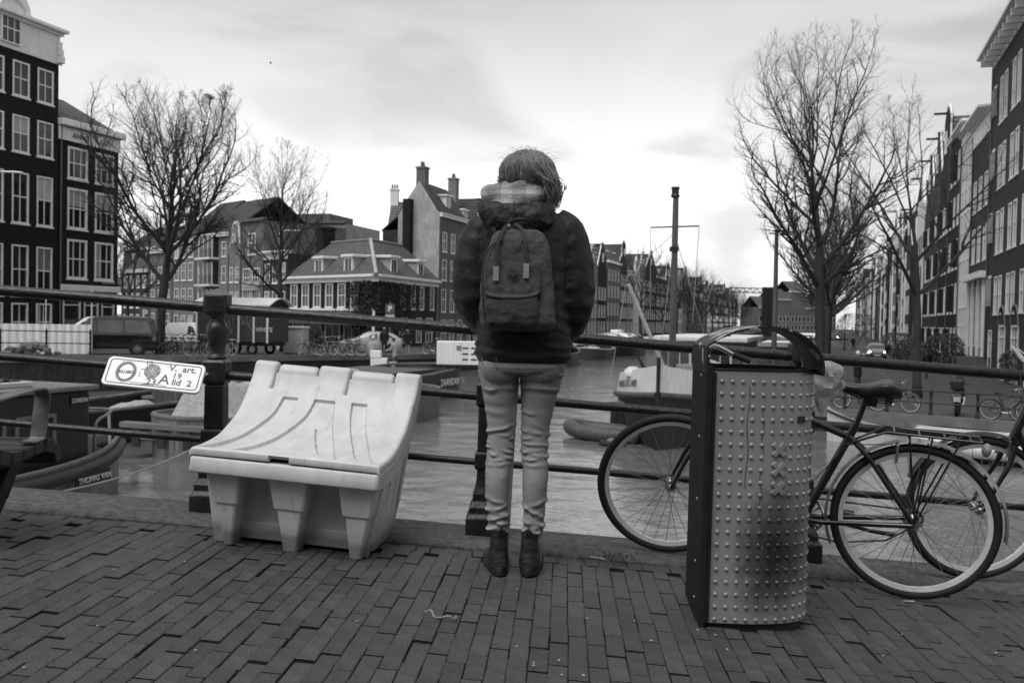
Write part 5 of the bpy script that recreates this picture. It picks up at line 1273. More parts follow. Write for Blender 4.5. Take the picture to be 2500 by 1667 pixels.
# climbing plant on the corner
rv = random.Random(6); mat('creeper', .035, rough=.9, var=.5, scale=8)
iv = MB()
for k in range(5200):
    if rv.random() < .55: s = abs(rv.gauss(0, 3.6)); M = RF; x = s
    else: s = abs(rv.gauss(0, 1.7)); M = LF; x = 14.3-s
    if x < 0 or x > 14: continue
    z = rv.uniform(.6, 5.9) if rv.random() < .6 else rv.uniform(3.0, 5.9); y = -rv.uniform(.03, .35)
    if M is RF and x > 7.5 and z < 3.3: continue
    c = M @ V((x, y, z)); a = V((rv.uniform(-1, 1), rv.uniform(-1, 1), rv.uniform(-1, 1))).normalized()*rv.uniform(.07, .2); b_ = a.orthogonal().normalized()*rv.uniform(.04, .1)
    iv.add([c-a, c+b_, c+a, c-b_], [(0, 1, 2, 3)])
tag(iv.build('creeper', 'creeper'), 'dark leafless creeper climbing over the café corner', 'climbing plant').location = cafe.location

# ---- left bank row running away beyond the café
gL = 'houses along the far canal bank'
def lrow(t, off=0): return CF+UD*t+V((-UD.y, UD.x, 0))*off
H1 = house('canal_house', 'narrow brick house with bare plastered side gable and tall chimney beside the café', lrow(13.6), lrow(20.6), RZ, 13.4, 3, ((.5, 2.8), (3.6, 5.9), (6.8, 8.9), (9.7, 11.7)), 'brick_mid', ('side', 3.4), ww=1.15, depth=4.6, group=gL, endwall='plaster_grey', dorm=1, roofmat='roof_dark', chim=1)
MB().box((-.9, 2.9, 6.0), (-.06, 3.7, 14.9)).build('flue', 'brick_black', H1)
house('canal_house', 'brick house with white dormer next to the plastered gable', lrow(20.7), lrow(27), RZ, 12.6, 3, ((.5, 2.8), (3.6, 5.7), (6.5, 8.5), (9.2, 11.0)), 'brick_dark', ('side', 4.0), ww=1.1, group=gL, dorm=1, roofmat='roof_dark', hoist=True)
bk2 = house('back_house', 'tile roofed back house rising between the café ridge and the plastered gable', PX(940, 104), PX(1005, 104), RZ, 12.2, 1, (), 'plaster_white', ('side', 4.2), group=gL, depth=8, roofmat='roof_tile', endwall='brick_dark', chim=1)
MB().box((1.3, .9, 13.6), (2.0, 1.1, 14.6)).build('skylight', 'white_paint', bk2)
rr_ = random.Random(21)
looks = [('brick_dark', 'neck', 'dark brick house with white neck gable'), ('brick_mid', 'flat', 'brick house with plain white cornice'), ('plaster_white', 'bell', 'white house with bell gable'), ('brick_warm', 'step', 'brick house with stepped gable'), ('brick_black', 'spout', 'black house with spout gable'), ('brick_dark', 'mansard', 'dark house with mansard roof')]
t = 27.1; k = 0; seen = {}
ORD = ['first', 'second', 'third', 'fourth', 'fifth', 'sixth', 'seventh', 'eighth', 'ninth', 'tenth', 'eleventh', 'twelfth', 'thirteenth', 'fourteenth', 'fifteenth', 'sixteenth', 'seventeenth', 'eighteenth', 'nineteenth', 'twentieth']+['twenty-'+q for q in ('first', 'second', 'third', 'fourth', 'fifth', 'sixth', 'seventh', 'eighth', 'ninth')]+['thirtieth']+['thirty-'+q for q in ('first', 'second', 'third', 'fourth', 'fifth', 'sixth', 'seventh', 'eighth', 'ninth')]+['fortieth']+['forty-'+q for q in ('first', 'second', 'third', 'fourth', 'fifth', 'sixth', 'seventh', 'eighth')]
where = ['directly past the dormer house', 'two doors past the dormer house', 'three doors past the dormer house', 'four doors past the dormer house']
while t < 330:
    w = rr_.uniform(5.6, 7.6) if t < 120 else rr_.uniform(8, 13); wl_, rf, lb = looks[(k*5+3) % 6] if t < 64 else looks[(k*7+2) % 6]
    if t > 64 and t < 71: wl_, rf, lb = looks[0]
    H = rr_.uniform(11.5, 14.5); n = 3 if w < 9 else 5
    fl = [(.5, 2.9)]+[(3.5+i*3.05, 5.7+i*3.05) for i in range(int((H-3.3)/3.05))]
    rh = {'flat': .6, 'mansard': 2.6}.get(rf, rr_.uniform(3.4, 4.6))
    if 84 < t < 96 and not seen.get('gap'):
        seen['gap'] = 1
        house('canal_house', 'square corner house with blank brick side wall and white attic dormers', lrow(t, 0), lrow(t+11), RZ, 13.6, 4, ((.5, 2.9), (4.0, 6.2), (7.2, 9.3), (10.2, 12.2)), 'brick_mid', ('mansard', 3.0), ww=1.2, group=gL, det=1, depth=14, endwall='brick_mid', dorm=2, chim=1); t += 11.1; k += 1; continue
    far = t > 150
    lab = lb+', '+ORD[k]+' house along the bank past the dormer house'
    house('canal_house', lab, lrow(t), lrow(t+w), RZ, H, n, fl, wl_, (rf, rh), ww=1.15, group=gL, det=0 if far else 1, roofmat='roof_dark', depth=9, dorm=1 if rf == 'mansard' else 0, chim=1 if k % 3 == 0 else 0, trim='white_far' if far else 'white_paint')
    t += w+.05; k += 1
# ---- right bank row
gR = 'tall houses above the street'
FR = V((30.8, 60, 0))
def rrow(t): return FR+UD*t
wh = house('warehouse', 'big dark brick warehouse with bracketed cornice and paired white sash windows', rrow(0), rrow(-24), RZ, 20.2, [3.4+i*1.55+(i//2)*1.0 for i in range(11)], ((3.9, 6.2), (7.6, 10.2), (11.6, 14.2), (15.6, 18.4)), 'brick_dark', ('flat', .5), ww=1.05, depth=12, trans=(.5,), mul=2, fw=.10, group=gR, cat='warehouse', corn=1.0, doors=((1.2, 2.5, 0, 2.9), (5.0, 7.2, .0, 3.2), (9.0, 11.2, 0, 3.2), (13.0, 15.2, 0, 3.2)), trim='plaster_white')
for i in range(18): MB().box((.5+i*1.3, -.85, 19.75), (.75+i*1.3, -.01, 20.17)).build('cornice_bracket', 'plaster_white', wh)
for z in (4.4, 8.4, 12.4, 16.4):
    for x in (.95, 1.45): 
        a_, b_, s_ = window_meshes(.34, 1.7, 1, 'plaster_grey', .06, (), 1); q = link('slit_window', a_, wh); q.location = (x, -.145, z); link('pane', b_, q)
    MB().box((.7, -.06, z+1.75), (1.7, -.002, z+1.95)).build('slit_lintel', 'plaster_white', wh)
for x in (6.1, 10.1, 14.1): MB().torus((x, -.02, 3.2), 1.1, .09, V((1, 0, 0)), V((0, 0, 1)), 18, 6, 0, math.pi).build('door_arch', 'brick_mid', wh, smooth=60)
a1 = house('canal_house', 'dark brick house with white cornice and white pilastered ground floor beside the warehouse', rrow(8.0), rrow(.05), RZ, 17.2, 3, ((1.8, 5.9), (7.6, 10.0), (11.2, 13.4)), 'brick_dark', ('flat', 1.3), ww=1.35, group=gR, mul=2, corn=.9)
MB().loft([[V((x, .5, 17.4)), V((x, 4, 21.2)), V((x, 9, 21.2)), V((x, 10, 17.4))] for x in (0.2, 7.8)]).build('tiled_roof', 'roof_tile', a1, fix=True)
MB().box((-.05, -.5, 6.3), (7.95, -.01, 6.75)).build('ground_cornice', 'white_paint', a1, bevel=.03)
for x in (.3, 2.6, 5.2, 7.4): MB().box((x-.16, -.2, .3), (x+.16, -.01, 6.3)).build('pilaster', 'white_paint', a1)
MB().box((5.0, 2.0, 19.5), (6.6, 5.0, 21.8)).build('dormer', 'white_paint', a1)
house('canal_house', 'white rendered house with bracketed cornice next to the pilastered house', rrow(14.4), rrow(8.06), RZ, 18.0, 3, ((1.2, 3.2), (4.6, 6.8), (8.2, 10.4), (11.8, 13.6), (14.6, 16.0)), 'plaster_white', ('flat', .7), ww=1.1, group=gR, corn=.9, mul=2)
house('canal_house', 'black house with tall chimney and open black shutters', rrow(22), rrow(14.5), RZ, 19.0, 3, ((.8, 3.0), (4.2, 6.6), (7.8, 10.2), (11.4, 13.8), (15.0, 17.4)), 'brick_black', ('side', 3.4), ww=1.1, group=gR, shut='all', chim=2)
house('canal_house', 'warehouse front with white neck gable, ball finial and rows of black shutters', rrow(29), rrow(22.1), RZ, 17.0, 3, ((.8, 3.0), (4.2, 6.6), (7.8, 10.2), (11.4, 13.8)), 'brick_black', ('neck', 6.0), ww=1.2, group=gR, shut='all', hoist=True)
house('canal_house', 'dark warehouse front with broad white window frames and black shutters', rrow(36), rrow(29.1), RZ, 16.5, 3, ((.8, 3.0), (4.2, 6.6), (7.8, 10.2), (11.4, 13.8)), 'brick_dark', ('spout', 5.5), ww=1.5, fw=.2, group=gR, shut='all', hoist=True)
house('canal_house', 'dark warehouse with spout gable, black shutters and white stone bands', rrow(43), rrow(36.1), RZ, 15.5, 3, ((.8, 3.0), (4.2, 6.6), (7.8, 10.2), (11.4, 13.4)), 'brick_dark', ('spout', 5.5), ww=1.2, group=gR, shut='all', hoist=True)
t = 43.1; k = 0
while t < 330:
    w = rr_.uniform(5.4, 7.4) if t < 200 else rr_.uniform(7, 9); wl_, rf, lb = looks[(k*5+2) % 6]
    H = rr_.uniform(11.5, 17.5); n = 3 if w < 9 else 5
    fo = rr_.uniform(-.5, .9); fh = rr_.uniform(2.7, 3.5); fl = [(.6, 2.9+fo*.5)]+[(3.7+fo+i*fh, 3.7+fo+i*fh+fh*.74) for i in range(int((H-3.9-fo)/fh))]
    rh = {'flat': .7, 'mansard': 2.6}.get(rf, rr_.uniform(3.8, 5.8)); so_ = VD*rr_.uniform(-.45, .35)
    hh_ = house('canal_house', lb+', '+ORD[k]+' house past the dark spout gabled warehouse', rrow(t+w)+so_, rrow(t)+so_, RZ, H, n, fl, wl_, (rf, rh), ww=rr_.uniform(.9, 1.35), group=gR, det=0 if t > 140 else 1, roofmat='roof_dark', depth=9, shut='all' if (k % 4 == 1 and t < 110) else None, hoist=k % 2 == 0, dorm=1 if rf == 'mansard' else 0, chim=1 if k % 4 == 1 else 0, fm='white_paint' if k % 3 else 'shutter_green')
    if t < 200: MB().box((-.02, -.22, .0), (.20, -.01, H-.4)).build('corner_pilaster', ('white_paint', 'shutter_black')[k % 2], hh_)
    t += w+.05; k += 1

# ---- unseen houses added behind the camera to block sky and shade facing surfaces
for k in range(7):
    x1 = 34-k*9.2; house('canal_house', ORD[k]+' unseen dark house added behind the camera to block sky light', (x1, -23.5), (x1-9.1, -23.5), gz(0)-.2, 13.5+(k*5) % 4, 4, ((.6, 3.0), (4.0, 6.2), (7.2, 9.4), (10.4, 12.4)), 'brick_dark', (('flat', .8), ('neck', 4.5), ('spout', 4.5))[k % 3], ww=1.2, group='unseen houses added to block sky light', det=0, depth=9)
rdb = MB().hexa([(-40, -24, -1.2), (40, -24, -1.2), (40, -3.01, -1.2), (-40, -3.01, -1.2)], [(-40, -24, -.2), (40, -24, -.2), (40, -3.01, -.2), (-40, -3.01, -.2)])
tag(rdb.build('bridge_roadway', 'street'), 'asphalt roadway of the bridge', 'road', kind='structure')
# ------------------------------------------------------------------ bare winter trees
def rot_about(d, ang, rnd):
    a = d.orthogonal().normalized(); a.rotate(mathutils.Quaternion(d, rnd.uniform(0, 2*math.pi)))
    return (d*math.cos(ang)+a*math.sin(ang)).normalized()
def tree_mesh(seed, H, fork, r0, W, n1=11, dens=1.0, levels=5, upr=.55, lean=(0, 0), skew=0.0):
    rnd = random.Random(seed); tr = MB(); cr = MB()
    SEGL = (.8, .75, .5, .33, .24, .2)
    def env(p):                     # crown envelope: 0 inside .. 1 at the edge
        z = (p.z-fork*.7)/(H-fork*.7); w = W/2*(1.05*math.sin(math.pi*min(1, max(.05, z*.80+.16)))**.8); return math.hypot(p.x-skew*z, p.y)/max(.2, w)
    def branch(p, d, ln, r, lv, mb):
        n = max(2, int(ln/SEGL[lv])+1); pts = [p.copy()]; rad = [r]; kids = []
        wob = (.05, .075, .14, .22, .30, .36)[lv]
        for i in range(n):
            d = d+V((rnd.gauss(0, wob), rnd.gauss(0, wob), rnd.gauss(0, wob)*.7)); d.z += (.0, .06, .07, .06, .05, .04)[lv]*upr*1.6
            if env(p) > 1: d.x -= (p.x)*.03; d.y -= p.y*.03; d.z += .08
            d.normalize(); p = p+d*(ln/n); pts.append(p.copy()); t = (i+1)/n
            rad.append(max(.0035, r*(1-t*(.62 if lv else .45))))
            if lv+1 < levels and (lv > 0) and t > .18: kids.append((p.copy(), d.copy(), rad[-1], t))
            if p.z > H: break
        mb.path(pts, rad, (12, 8, 6, 4, 3, 3)[lv], cap=False)
        if lv+1 < levels:
            m = int((0, 10, 8.5, 6, 4.0, 0)[lv]*dens*(.6+.5*ln/((1, 6, 2.6, 1.4, .8, 1)[lv])))
            for q in range(m):
                if not kids: break
                kp, kd, kr, t = kids[min(len(kids)-1, int(len(kids)*((q+rnd.random())/m)))]
                l2 = ln*rnd.uniform(.34, .62)*(1.12-.55*t)
                if l2 < .18: continue
                nd = rot_about(kd, rnd.uniform(.45, 1.0), rnd); nd.z = nd.z*.8+.16; nd.normalize()
                branch(kp, nd, l2, min(kr*.72, r*.5), lv+1, mb)
            if lv >= 1 and kids:
                branch(pts[-1], d, ln*.42, rad[-1]*.95, min(lv+1, levels-1), mb)
    # trunk
    pts = [V((0, 0, 0))]; rad = [r0*1.35]; d = V((lean[0], lean[1], 1)).normalized(); p = V((0, 0, 0)); m = 14; starts = []
    top = H*.80
    for i in range(m):
        d = d+V((rnd.gauss(0, .035), rnd.gauss(0, .035), 0)); d.normalize(); p = p+d*top/m; pts.append(p.copy()); t = (i+1)/m
        z = p.z; rad.append(r0*(1.12-.12*min(1, z/1.0)) if z < fork else max(.03, r0*(.92-.86*((z-fork)/(top-fork))**.75))); 
        if z > fork*.86: starts.append((p.copy(), rad[-1], z))
    tr.path(pts, rad, 12)
    for k in range(n1):
        f = (k+rnd.random()*.6)/n1; sp, sr, z = starts[min(len(starts)-1, int(f*len(starts)))]
        ang = lerp(1.0, .32, f)*rnd.uniform(.8, 1.15); az = k*2.4+rnd.uniform(-.5, .5)
        nd = V((math.cos(az)*math.sin(ang), math.sin(az)*math.sin(ang), math.cos(ang)))
        ln = min((H-sp.z)*.86/max(.5, math.cos(ang*.72)), W*.62)*rnd.uniform(.85, 1.1)
        branch(sp, nd, ln, min(sr*.68, r0*.55), 1, cr)
    return tr, cr
def plant(label, loc, meshes, group, rz=0, s=1.0):
    t = thing('bare_tree', label, 'tree', loc, rz, group); t.scale = (s, s, s)
    link('trunk', meshes[0], t); link('crown', meshes[1], t); return t
def tmesh(*a, **k):
    tr, cr = tree_mesh(*a, **k); return tr.mesh('trunk', 'bark', 180), cr.mesh('crown', 'twig', 180)
gT = 'bare trees along the quays'
plant('wide bare tree with spreading crown growing behind the black van', PX(393, 48.5, lz(48)), tmesh(5, 13.2, 4.0, .23, 9.2, n1=18, dens=1.05, upr=.75, levels=6), gT, .6)
plant('slender bare tree in front of the tile roofed café', PX(690, 58, lz(58)), tmesh(9, 12.6, 3.6, .17, 7.2, n1=16, dens=.95, upr=.8, levels=6), gT, 2.0)
plant('tallest bare tree, rising from the quay by the mooring post', PX(2003, 45, RZ), tmesh(12, 16.8, 5.2, .24, 8.6, n1=18, dens=.85, upr=.8, skew=-1.2, levels=6), gT, 1.0)
plant('thin forked bare tree standing between street and parked bicycle', PX(2243, 39, RZ), tmesh(27, 12.6, 4.2, .17, 7.6, n1=10, dens=.66, upr=.55, levels=6), gT, 4.1)
far = [tmesh(40+k, 12.5, 3.5, .2, 7.5, n1=12, dens=.85, upr=.7) for k in range(3)]
rt = random.Random(31)
nm = ['first', 'second', 'third', 'fourth', 'fifth', 'sixth', 'seventh', 'eighth', 'ninth', 'tenth', 'eleventh', 'twelfth', 'thirteenth', 'fourteenth']
for k in range(9):
    s = 24+k*9.5; plant('bushy bare tree, '+nm[k]+' along the street quay beyond the tallest tree', right_pt(s, .9), far[k % 3], gT, rt.uniform(0, 6), rt.uniform(.95, 1.12))
def left_pt(s, off): p = V((-2.2, 69.6, 0))+UD*s-VD*off; p.z = lz(p.y); return p
plant('lone bare tree on the far quay beside the parked cars', left_pt(71, 1.8), far[1], gT, 1.2, 1.16)
for k in range(14):
    s = 92+k*11.5; plant('distant bare tree, '+nm[k]+' along the far quay past the lone tree', left_pt(s, 1.2+rt.uniform(0, 1)), far[k % 3], gT, rt.uniform(0, 6), rt.uniform(.85, 1.15))
for k, (px, d) in enumerate(((310, 96), (262, 100))): plant(('bare tree between the black corner house and the brick row', 'bare tree half hidden by the black corner house')[k], PX(px, d, lz(90)), far[k], gT, k*2, 1.0)
# clipped shrubs by the house steps
mat('leaf_dark', .040, rough=.7, var=.5, scale=6)
def shrub(label, loc, rx, ry, h, n, seed):
    r = random.Random(seed); t = thing('shrub', label, 'shrub', loc, 0, 'shrubs in front of the houses'); b = MB()
    for k in range(n):
        a = r.uniform(0, 2*math.pi); z = r.uniform(.05, 1)**.8; q = math.sqrt(1-(2*z-1)**2*.75)*r.uniform(.75, 1.05)*(1+.25*noise.noise(V((math.cos(a)*2, z*3, math.sin(a)*2+seed))))
        c = V((rx*q*math.cos(a), ry*q*math.sin(a), h*z)); u = V((r.gauss(0, 1), r.gauss(0, 1), r.gauss(0, 1))).normalized(); v = u.orthogonal().normalized()
        b.add([c-u*.09, c+v*.05, c+u*.09, c-v*.05], [(0, 1, 2, 3)])
    b.build('foliage', 'leaf_dark', t); s = MB()
    for k in range(5): s.tube((r.uniform(-.1, .1), r.uniform(-.1, .1), 0), (rx*.5*r.uniform(-1, 1), ry*.5*r.uniform(-1, 1), h*.7), .03, .012, 5)
    s.build('stems', 'twig', t)['kind'] = 'stuff'
    return t
shrub('dark clipped shrub beside the stone stoop of the white house', PX(2305, 62, RZ), 1.2, 1.4, 2.6, 2600, 1)
shrub('low dark shrub behind the thin forked tree', PX(2225, 66, RZ), 1.3, 1.6, 2.0, 2200, 2)
shrub('rounded shrub at the foot of the receding fronts', PX(2190, 88, RZ), 1.5, 2.2, 2.4, 2000, 3)
shrub('tall rounded evergreen shrub by the distant street', PX(2088, 120, RZ), 2.6, 3.0, 4.6, 2600, 4)
shrub('small shrub growing against the warehouse door', PX(2490, 50, RZ), .9, 1.2, 1.8, 1800, 5)
shrub('leafy bush in front of the café awning', PX(748, 70, lz(70)), 1.3, 1.2, 1.8, 2200, 6)
# ------------------------------------------------------------------ boats
mat('hull_dark', .018, rough=.45, var=.3, scale=1.5, streak=.3)
mat('hull_grey', .07, rough=.5, var=.3, scale=1.5, streak=.4)
mat('hull_mid', .17, rough=.55, var=.25, scale=1.5, streak=.35)
mat('hull_white', .60, rough=.4, var=.1, scale=2, streak=.15)
mat('deck_grey', .13, rough=.7, var=.25, scale=2)
mat('sand', .32, rough=1, var=.35, scale=9, bump=1, bscale=40)
mat('rope', .25, rough=.9); mat('wood_varnish', .075, rough=.5, var=.3, scale=3, stretch=(1, 1, .2))
def hull(L_, B, D, bow=2.2, stern=6.0, sheer=.35, ssheer=.1, floor=.3, th=.10, draft=.5, n=28, rake=.0, flare=.82, srake=0):
    b = MB(); rings = []
    for i in range(n+1):
        s = i/n; x = -L_/2+L_*s; t = 2*s-1
        w = B/2*(1-abs(t)**(bow if t > 0 else stern)); w = max(w, .02)
        z = D+(sheer*max(0, t)**2.2+ssheer*max(0, -t)**2.2); dx = rake*max(0, t)**6-srake*max(0, -t)**6
        zi = min(z-.05, floor); wi = max(w-th, .01)
        rings.append([V((x+dx, -w, z)), V((x+dx*.6, -w*lerp(1, flare, .5), z*.35)), V((x, -w*flare, -draft)), V((x, w*flare, -draft)), V((x+dx*.6, w*lerp(1, flare, .5), z*.35)), V((x+dx, w, z)), V((x+dx, wi, z)), V((x+dx, wi, zi)), V((x+dx, -wi, zi)), V((x+dx, -wi, z))])
    b.loft(rings); return b
def rubrail(L_, B, D, bow, stern, sheer, ssheer, dz, r, out=.02, rake=0, n=28, s0=0, s1=1):
    res = []
    for sd in (-1, 1):
        pts = []
        for i in range(n+1):
            s = lerp(s0, s1, i/n); x = -L_/2+L_*s; t = 2*s-1; w = max(.02, B/2*(1-abs(t)**(bow if t > 0 else stern)))+out; z = D+sheer*max(0, t)**2.2+ssheer*max(0, -t)**2.2+dz
            pts.append(V((x+rake*max(0, t)**6, sd*w, z)))
        res.append(pts)
    return res
def boat(name, label, loc, heading, cat='boat'):
    return thing(name, label, cat, (loc[0], loc[1], WZ), heading)
YAW_U = math.atan2(UD.y, UD.x)
# ---- work tug lying below the bench
b1 = boat('tug', 'low work tug with name board, tube bow rail and wooden rubbing strake', (-10.5, 14.8), YAW_U, 'tug')
TG = (11.5, 3.7, .92, 2.8, 5, .16, .1)
hull(*TG[:3], TG[3], TG[4], TG[5], TG[6], .55, .12).build('hull', 'hull_mid', b1, smooth=35, fix=True)
for pts in rubrail(*TG, -.17, .11, .04): MB().path(pts, .13, 8).build('rubbing_strake', 'dark_wood', b1, smooth=60)
for pts in rubrail(*TG, .02, .05, -.02): MB().path(pts, .05, 6).build('gunwale', 'deck_grey', b1, smooth=60)
MB().box((-3.4, -1.25, .5), (3.6, 1.25, 2.28)).build('deckhouse', 'hull_dark', b1, bevel=.05)
MB().box((-3.5, -1.35, 2.28), (3.75, 1.35, 2.38)).build('house_roof', 'hull_mid', b1, bevel=.03)
for x in (-2.4, -.4, 1.4):
    hb = MB(); hb.box((x, -.9, 2.385), (x+1.2, .4, 2.48)); h_ = hb.build('roof_hatch', 'lightgrey', b1, bevel=.02); MB().box((x+.15, -.75, 2.482), (x+1.05, .25, 2.5)).build('hatch_pane', 'glass', h_)
for x in (-1.6, -.2, 1.2, 2.3):
    a_, b_, s_ = window_meshes(.9, .75, 1, 'deck_grey', .07, (), 1); q = link('window', a_, b1); q.location = (x, -1.262, 1.15); link('pane', b_, q)
MB().tube((1.2, .9, 2.38), (1.2, .9, 2.75), .08, n=10).build('vent_pipe', 'white_paint', b1)
MB().box((3.1, -1.275, 2.0), (3.55, -1.255, 2.20)).build('number_plate', 'black', b1)
text('2338596', .115, 'white_paint', b1, (3.12, -1.282, 2.06), (R(90), 0, 0), ext=.004)
bx = MB().box((0, -.02, 0), (1.05, .0, .24)).build('name_board', 'black', b1); bx.location = (2.72, -1.76, .55); bx.rotation_euler = (0, 0, R(9))
text('THOMAS VAN', .155, 'lightgrey', b1, (2.78, -1.79, .60), (R(90), 0, R(9)), ext=.006, bold=.003)
rl = MB(); q = smoothtab([(4.0, -1.0, .95), (4.05, -.98, 1.55), (4.6, -.75, 1.68), (5.15, -.35, 1.70), (5.3, 0, 1.70), (5.15, .35, 1.70), (4.6, .75, 1.68), (4.05, .98, 1.55), (4.0, 1.0, .95)], 40); rl.path(q, .03, 8); rl.build('bow_rail', 'hull_mid', b1, smooth=60)
MB().tube((4.9, -.55, .95), (4.9, -.52, 1.68), .028, n=8).build('rail_post', 'lightgrey', b1)
MB().box((3.3, -.35, .9), (3.9, .35, 1.35)).build('winch', 'black', b1, bevel=.08)
# ---- sand barges
def barge(name, label, loc, L_, B, D, m, head=YAW_U, floor=.25, sheer=.12):
    b = boat(name, label, loc, head, 'barge')
    hull(L_, B, D, 14, 14, sheer, sheer, floor, .22, .6, n=40, flare=.95).build('hull', m, b, smooth=30, fix=True)
    for pts in rubrail(L_, B, D, 14, 14, sheer, sheer, .03, .06, -.06, n=40): MB().path(pts, .07, 6).build('gunwale', 'deck_grey', b, smooth=60)
    return b
def heap(parent, m, x0, x1, B, pk, seed, zb):
    h = MB(); rows = []; n, k = 40, 20
    for i in range(n+1):
        row = []
        for j in range(k+1):
            u, v = i/n, j/k; x = lerp(x0, x1, u); y = lerp(-B/2, B/2, v); e = min(1, 9*min(u, 1-u))*min(1, 3*min(v, 1-v))
            row.append(V((x, y, zb+e*(pk*(.6+.6*noise.noise(V((x*.6+seed, y*.6, 0))))+.12*noise.noise(V((x*3, y*3, seed)))))))
        rows.append(row)
    h.loft(rows, closed=False, cap=False); return h.build('sand_load', 'sand', parent, smooth=180)
A_ = V((-12.35, 27.8, 0)); ba = barge('sand_barge', 'black open barge with a thin load of sand beside the quay wall', A_+UD*.3, 8.8, 3.2, .95, 'hull_dark'); heap(ba, 'sand', -4, 3.4, 2.7, .75, 3, .3)
Bc = V((-8.55, 23.5, 0))+UD*7.2; bb2 = barge('sand_barge', 'pale steel barge piled with a high heap of sand', Bc, 14.5, 3.5, .95, 'hull_mid'); heap(bb2, 'sand', -6.9, 2.5, 3.1, 1.75, 9, .45)
MB().box((-7.3, -1.72, .78), (-7.0, 1.72, .93)).build('end_beam', 'deck_grey', bb2, bevel=.02)
for k in (-1.2, -.4, .4, 1.2): MB().box((-7.28, k-.12, .30), (-7.24, k+.12, .78)).build('end_rib', 'hull_dark', bb2)
cb = MB(); a, b = V((-8.0, 13.2, WZ+.9)), V((-6.9, 23.6, WZ+1.0)); cb.path([a.lerp(b, k/12)+V((0, 0, -.35*math.sin(math.pi*k/12))) for k in range(13)], .018, 6); tag(cb.build('mooring_rope', 'rope'), 'slack mooring rope running from the tug to the pale sand barge', 'rope')
# ---- long deck barge lettered at its end
zc = V((-4.35, 46.5, 0)); L3 = 20.0
b3 = barge('deck_barge', 'long grey deck barge lettered ZAANDAM N at its raked end', zc-UD*(L3/2-1.2), L3, 4.6, 1.15, 'hull_grey', floor=.95, sheer=.25)
M3 = MB().box((-L3/2+.8, -2.0, .97), (L3/2-2.6, 2.0, 1.06)); M3.build('deck', 'deck_grey', b3); MB().box((-6, -1.9, 1.06), (L3/2-4.2, 1.9, 1.42)).build('hatch_coaming', 'hull_grey', b3, bevel=.03)
text('ZAANDAM  N', .46, 'white_paint', b3, (L3/2-4.6, -2.325, .62), (R(90), 0, 0), ext=.006, bold=.008)
for x, y in ((L3/2-1.6, -1.6), (L3/2-2.1, -1.6), (L3/2-1.6, 1.6)): MB().lathe([(.10, 1.1), (.10, 1.45), (.22, 1.46), (.22, 1.52)], 12, (x, y, 0)).build('bollard', 'lightgrey', b3, smooth=40)
gp = zc+UD*.0; gen = thing('generator', 'white generator cabinet with vents standing on the deck barge', 'generator', (gp.x+1.75, gp.y-1.6, WZ+1.42), YAW_U-R(90)+R(25))
MB().box((-1.05, -.5, .12), (1.05, .5, 1.25)).build('cabinet', 'white_paint', gen, bevel=.03); MB().box((-1.08, -.53, 0), (1.08, .53, .12)).build('skid', 'black', gen)
for x in (.72, .30):
    for z in (.35, .62, .90): MB().box((x-.14, -.512, z), (x+.14, -.501, z+.07)).build('vent', 'black', gen)
MB().box((-.12, -.512, .82), (.12, -.501, 1.05)).build('control_panel', 'grey', gen); MB().box((.08, -.508, .14), (.085, -.5005, 1.22)).build('door_gap', 'black', gen)
# ---- moored sailing barge with mast
b4 = boat('sailing_barge', 'moored barge with white bulwark lettered PRINS & BROUWER and dark hull', (4.40+UD.x*6.2, 27.4+UD.y*6.2), YAW_U+R(180), 'barge')
L4, B4 = 12.6, 4.7
hull(L4, B4, 1.35, 2.4, 3.2, .32, .15, 1.05, .14, .6).build('hull', 'hull_dark', b4, smooth=35, fix=True)
for pts in rubrail(L4, B4, 1.35, 2.4, 3.2, .32, .15, -.05, .1, .03): MB().path(pts, .10, 8).build('wale', 'hull_grey', b4, smooth=60)
bw_ = MB(); rows = []
for sd in (-1, 1):
    rows = []
    for i in range(25):
        s = lerp(.02, 1, i/24); x = -L4/2+L4*s; t = 2*s-1; w = max(.03, B4/2*(1-abs(t)**(2.4 if t > 0 else 3.2))); z = 1.35+.32*max(0, t)**2.2+.15*max(0, -t)**2.2; hgt = .62+.25*max(0, t)**2
        rows.append([V((x, sd*w, z+.02)), V((x, sd*(w-.10), z+hgt)), V((x, sd*max(.0, w-.16), z+hgt)), V((x, sd*max(.0, w-.08), z+.02))])
    MB().loft(rows).build('bulwark', 'hull_white', b4, smooth=35, fix=True)
MB().path([V((L4/2+.02, 0, -.4)), V((L4/2+.04, 0, 1.2)), V((L4/2+.06, 0, 2.75))], .06, 8).build('stem_post', 'hull_dark', b4)
MB().box((-5, -1.7, 1.05), (4.2, 1.7, 1.2)).build('deck', 'deck_grey', b4); MB().box((-4.6, -1.2, 1.2), (1.2, 1.2, 2.0)).build('hatch', 'hull_grey', b4, bevel=.1)
tx = text('PRINS & BROUWER', .36, 'hull_grey', b4, (0, 0, 0), (0, 0, 0), ext=.004)
t_ = .52; x_ = lambda s: -L4/2+L4*s
sA, sB = .80, .955
def bwp(s, z): t = 2*s-1; w = B4/2*(1-abs(t)**2.4); return V((-L4/2+L4*s, -w-.03, 1.35+.32*t**2.2+z))
pa_, pb_ = bwp(.78, .18), bwp(.92, .22)
tx.matrix_local = frame(pa_+V((0, -.01, 0)), pb_-pa_, V((0, .10, .6))); tx.scale = ((pb_-pa_).length/3.3, .9, 1)
ms = thing('boat_mast', 'tall wooden mast with thin crosstree standing on the lettered barge', 'mast', (b4.location.x-UD.x*3.4-.10, b4.location.y-UD.y*3.4, WZ+1.2))
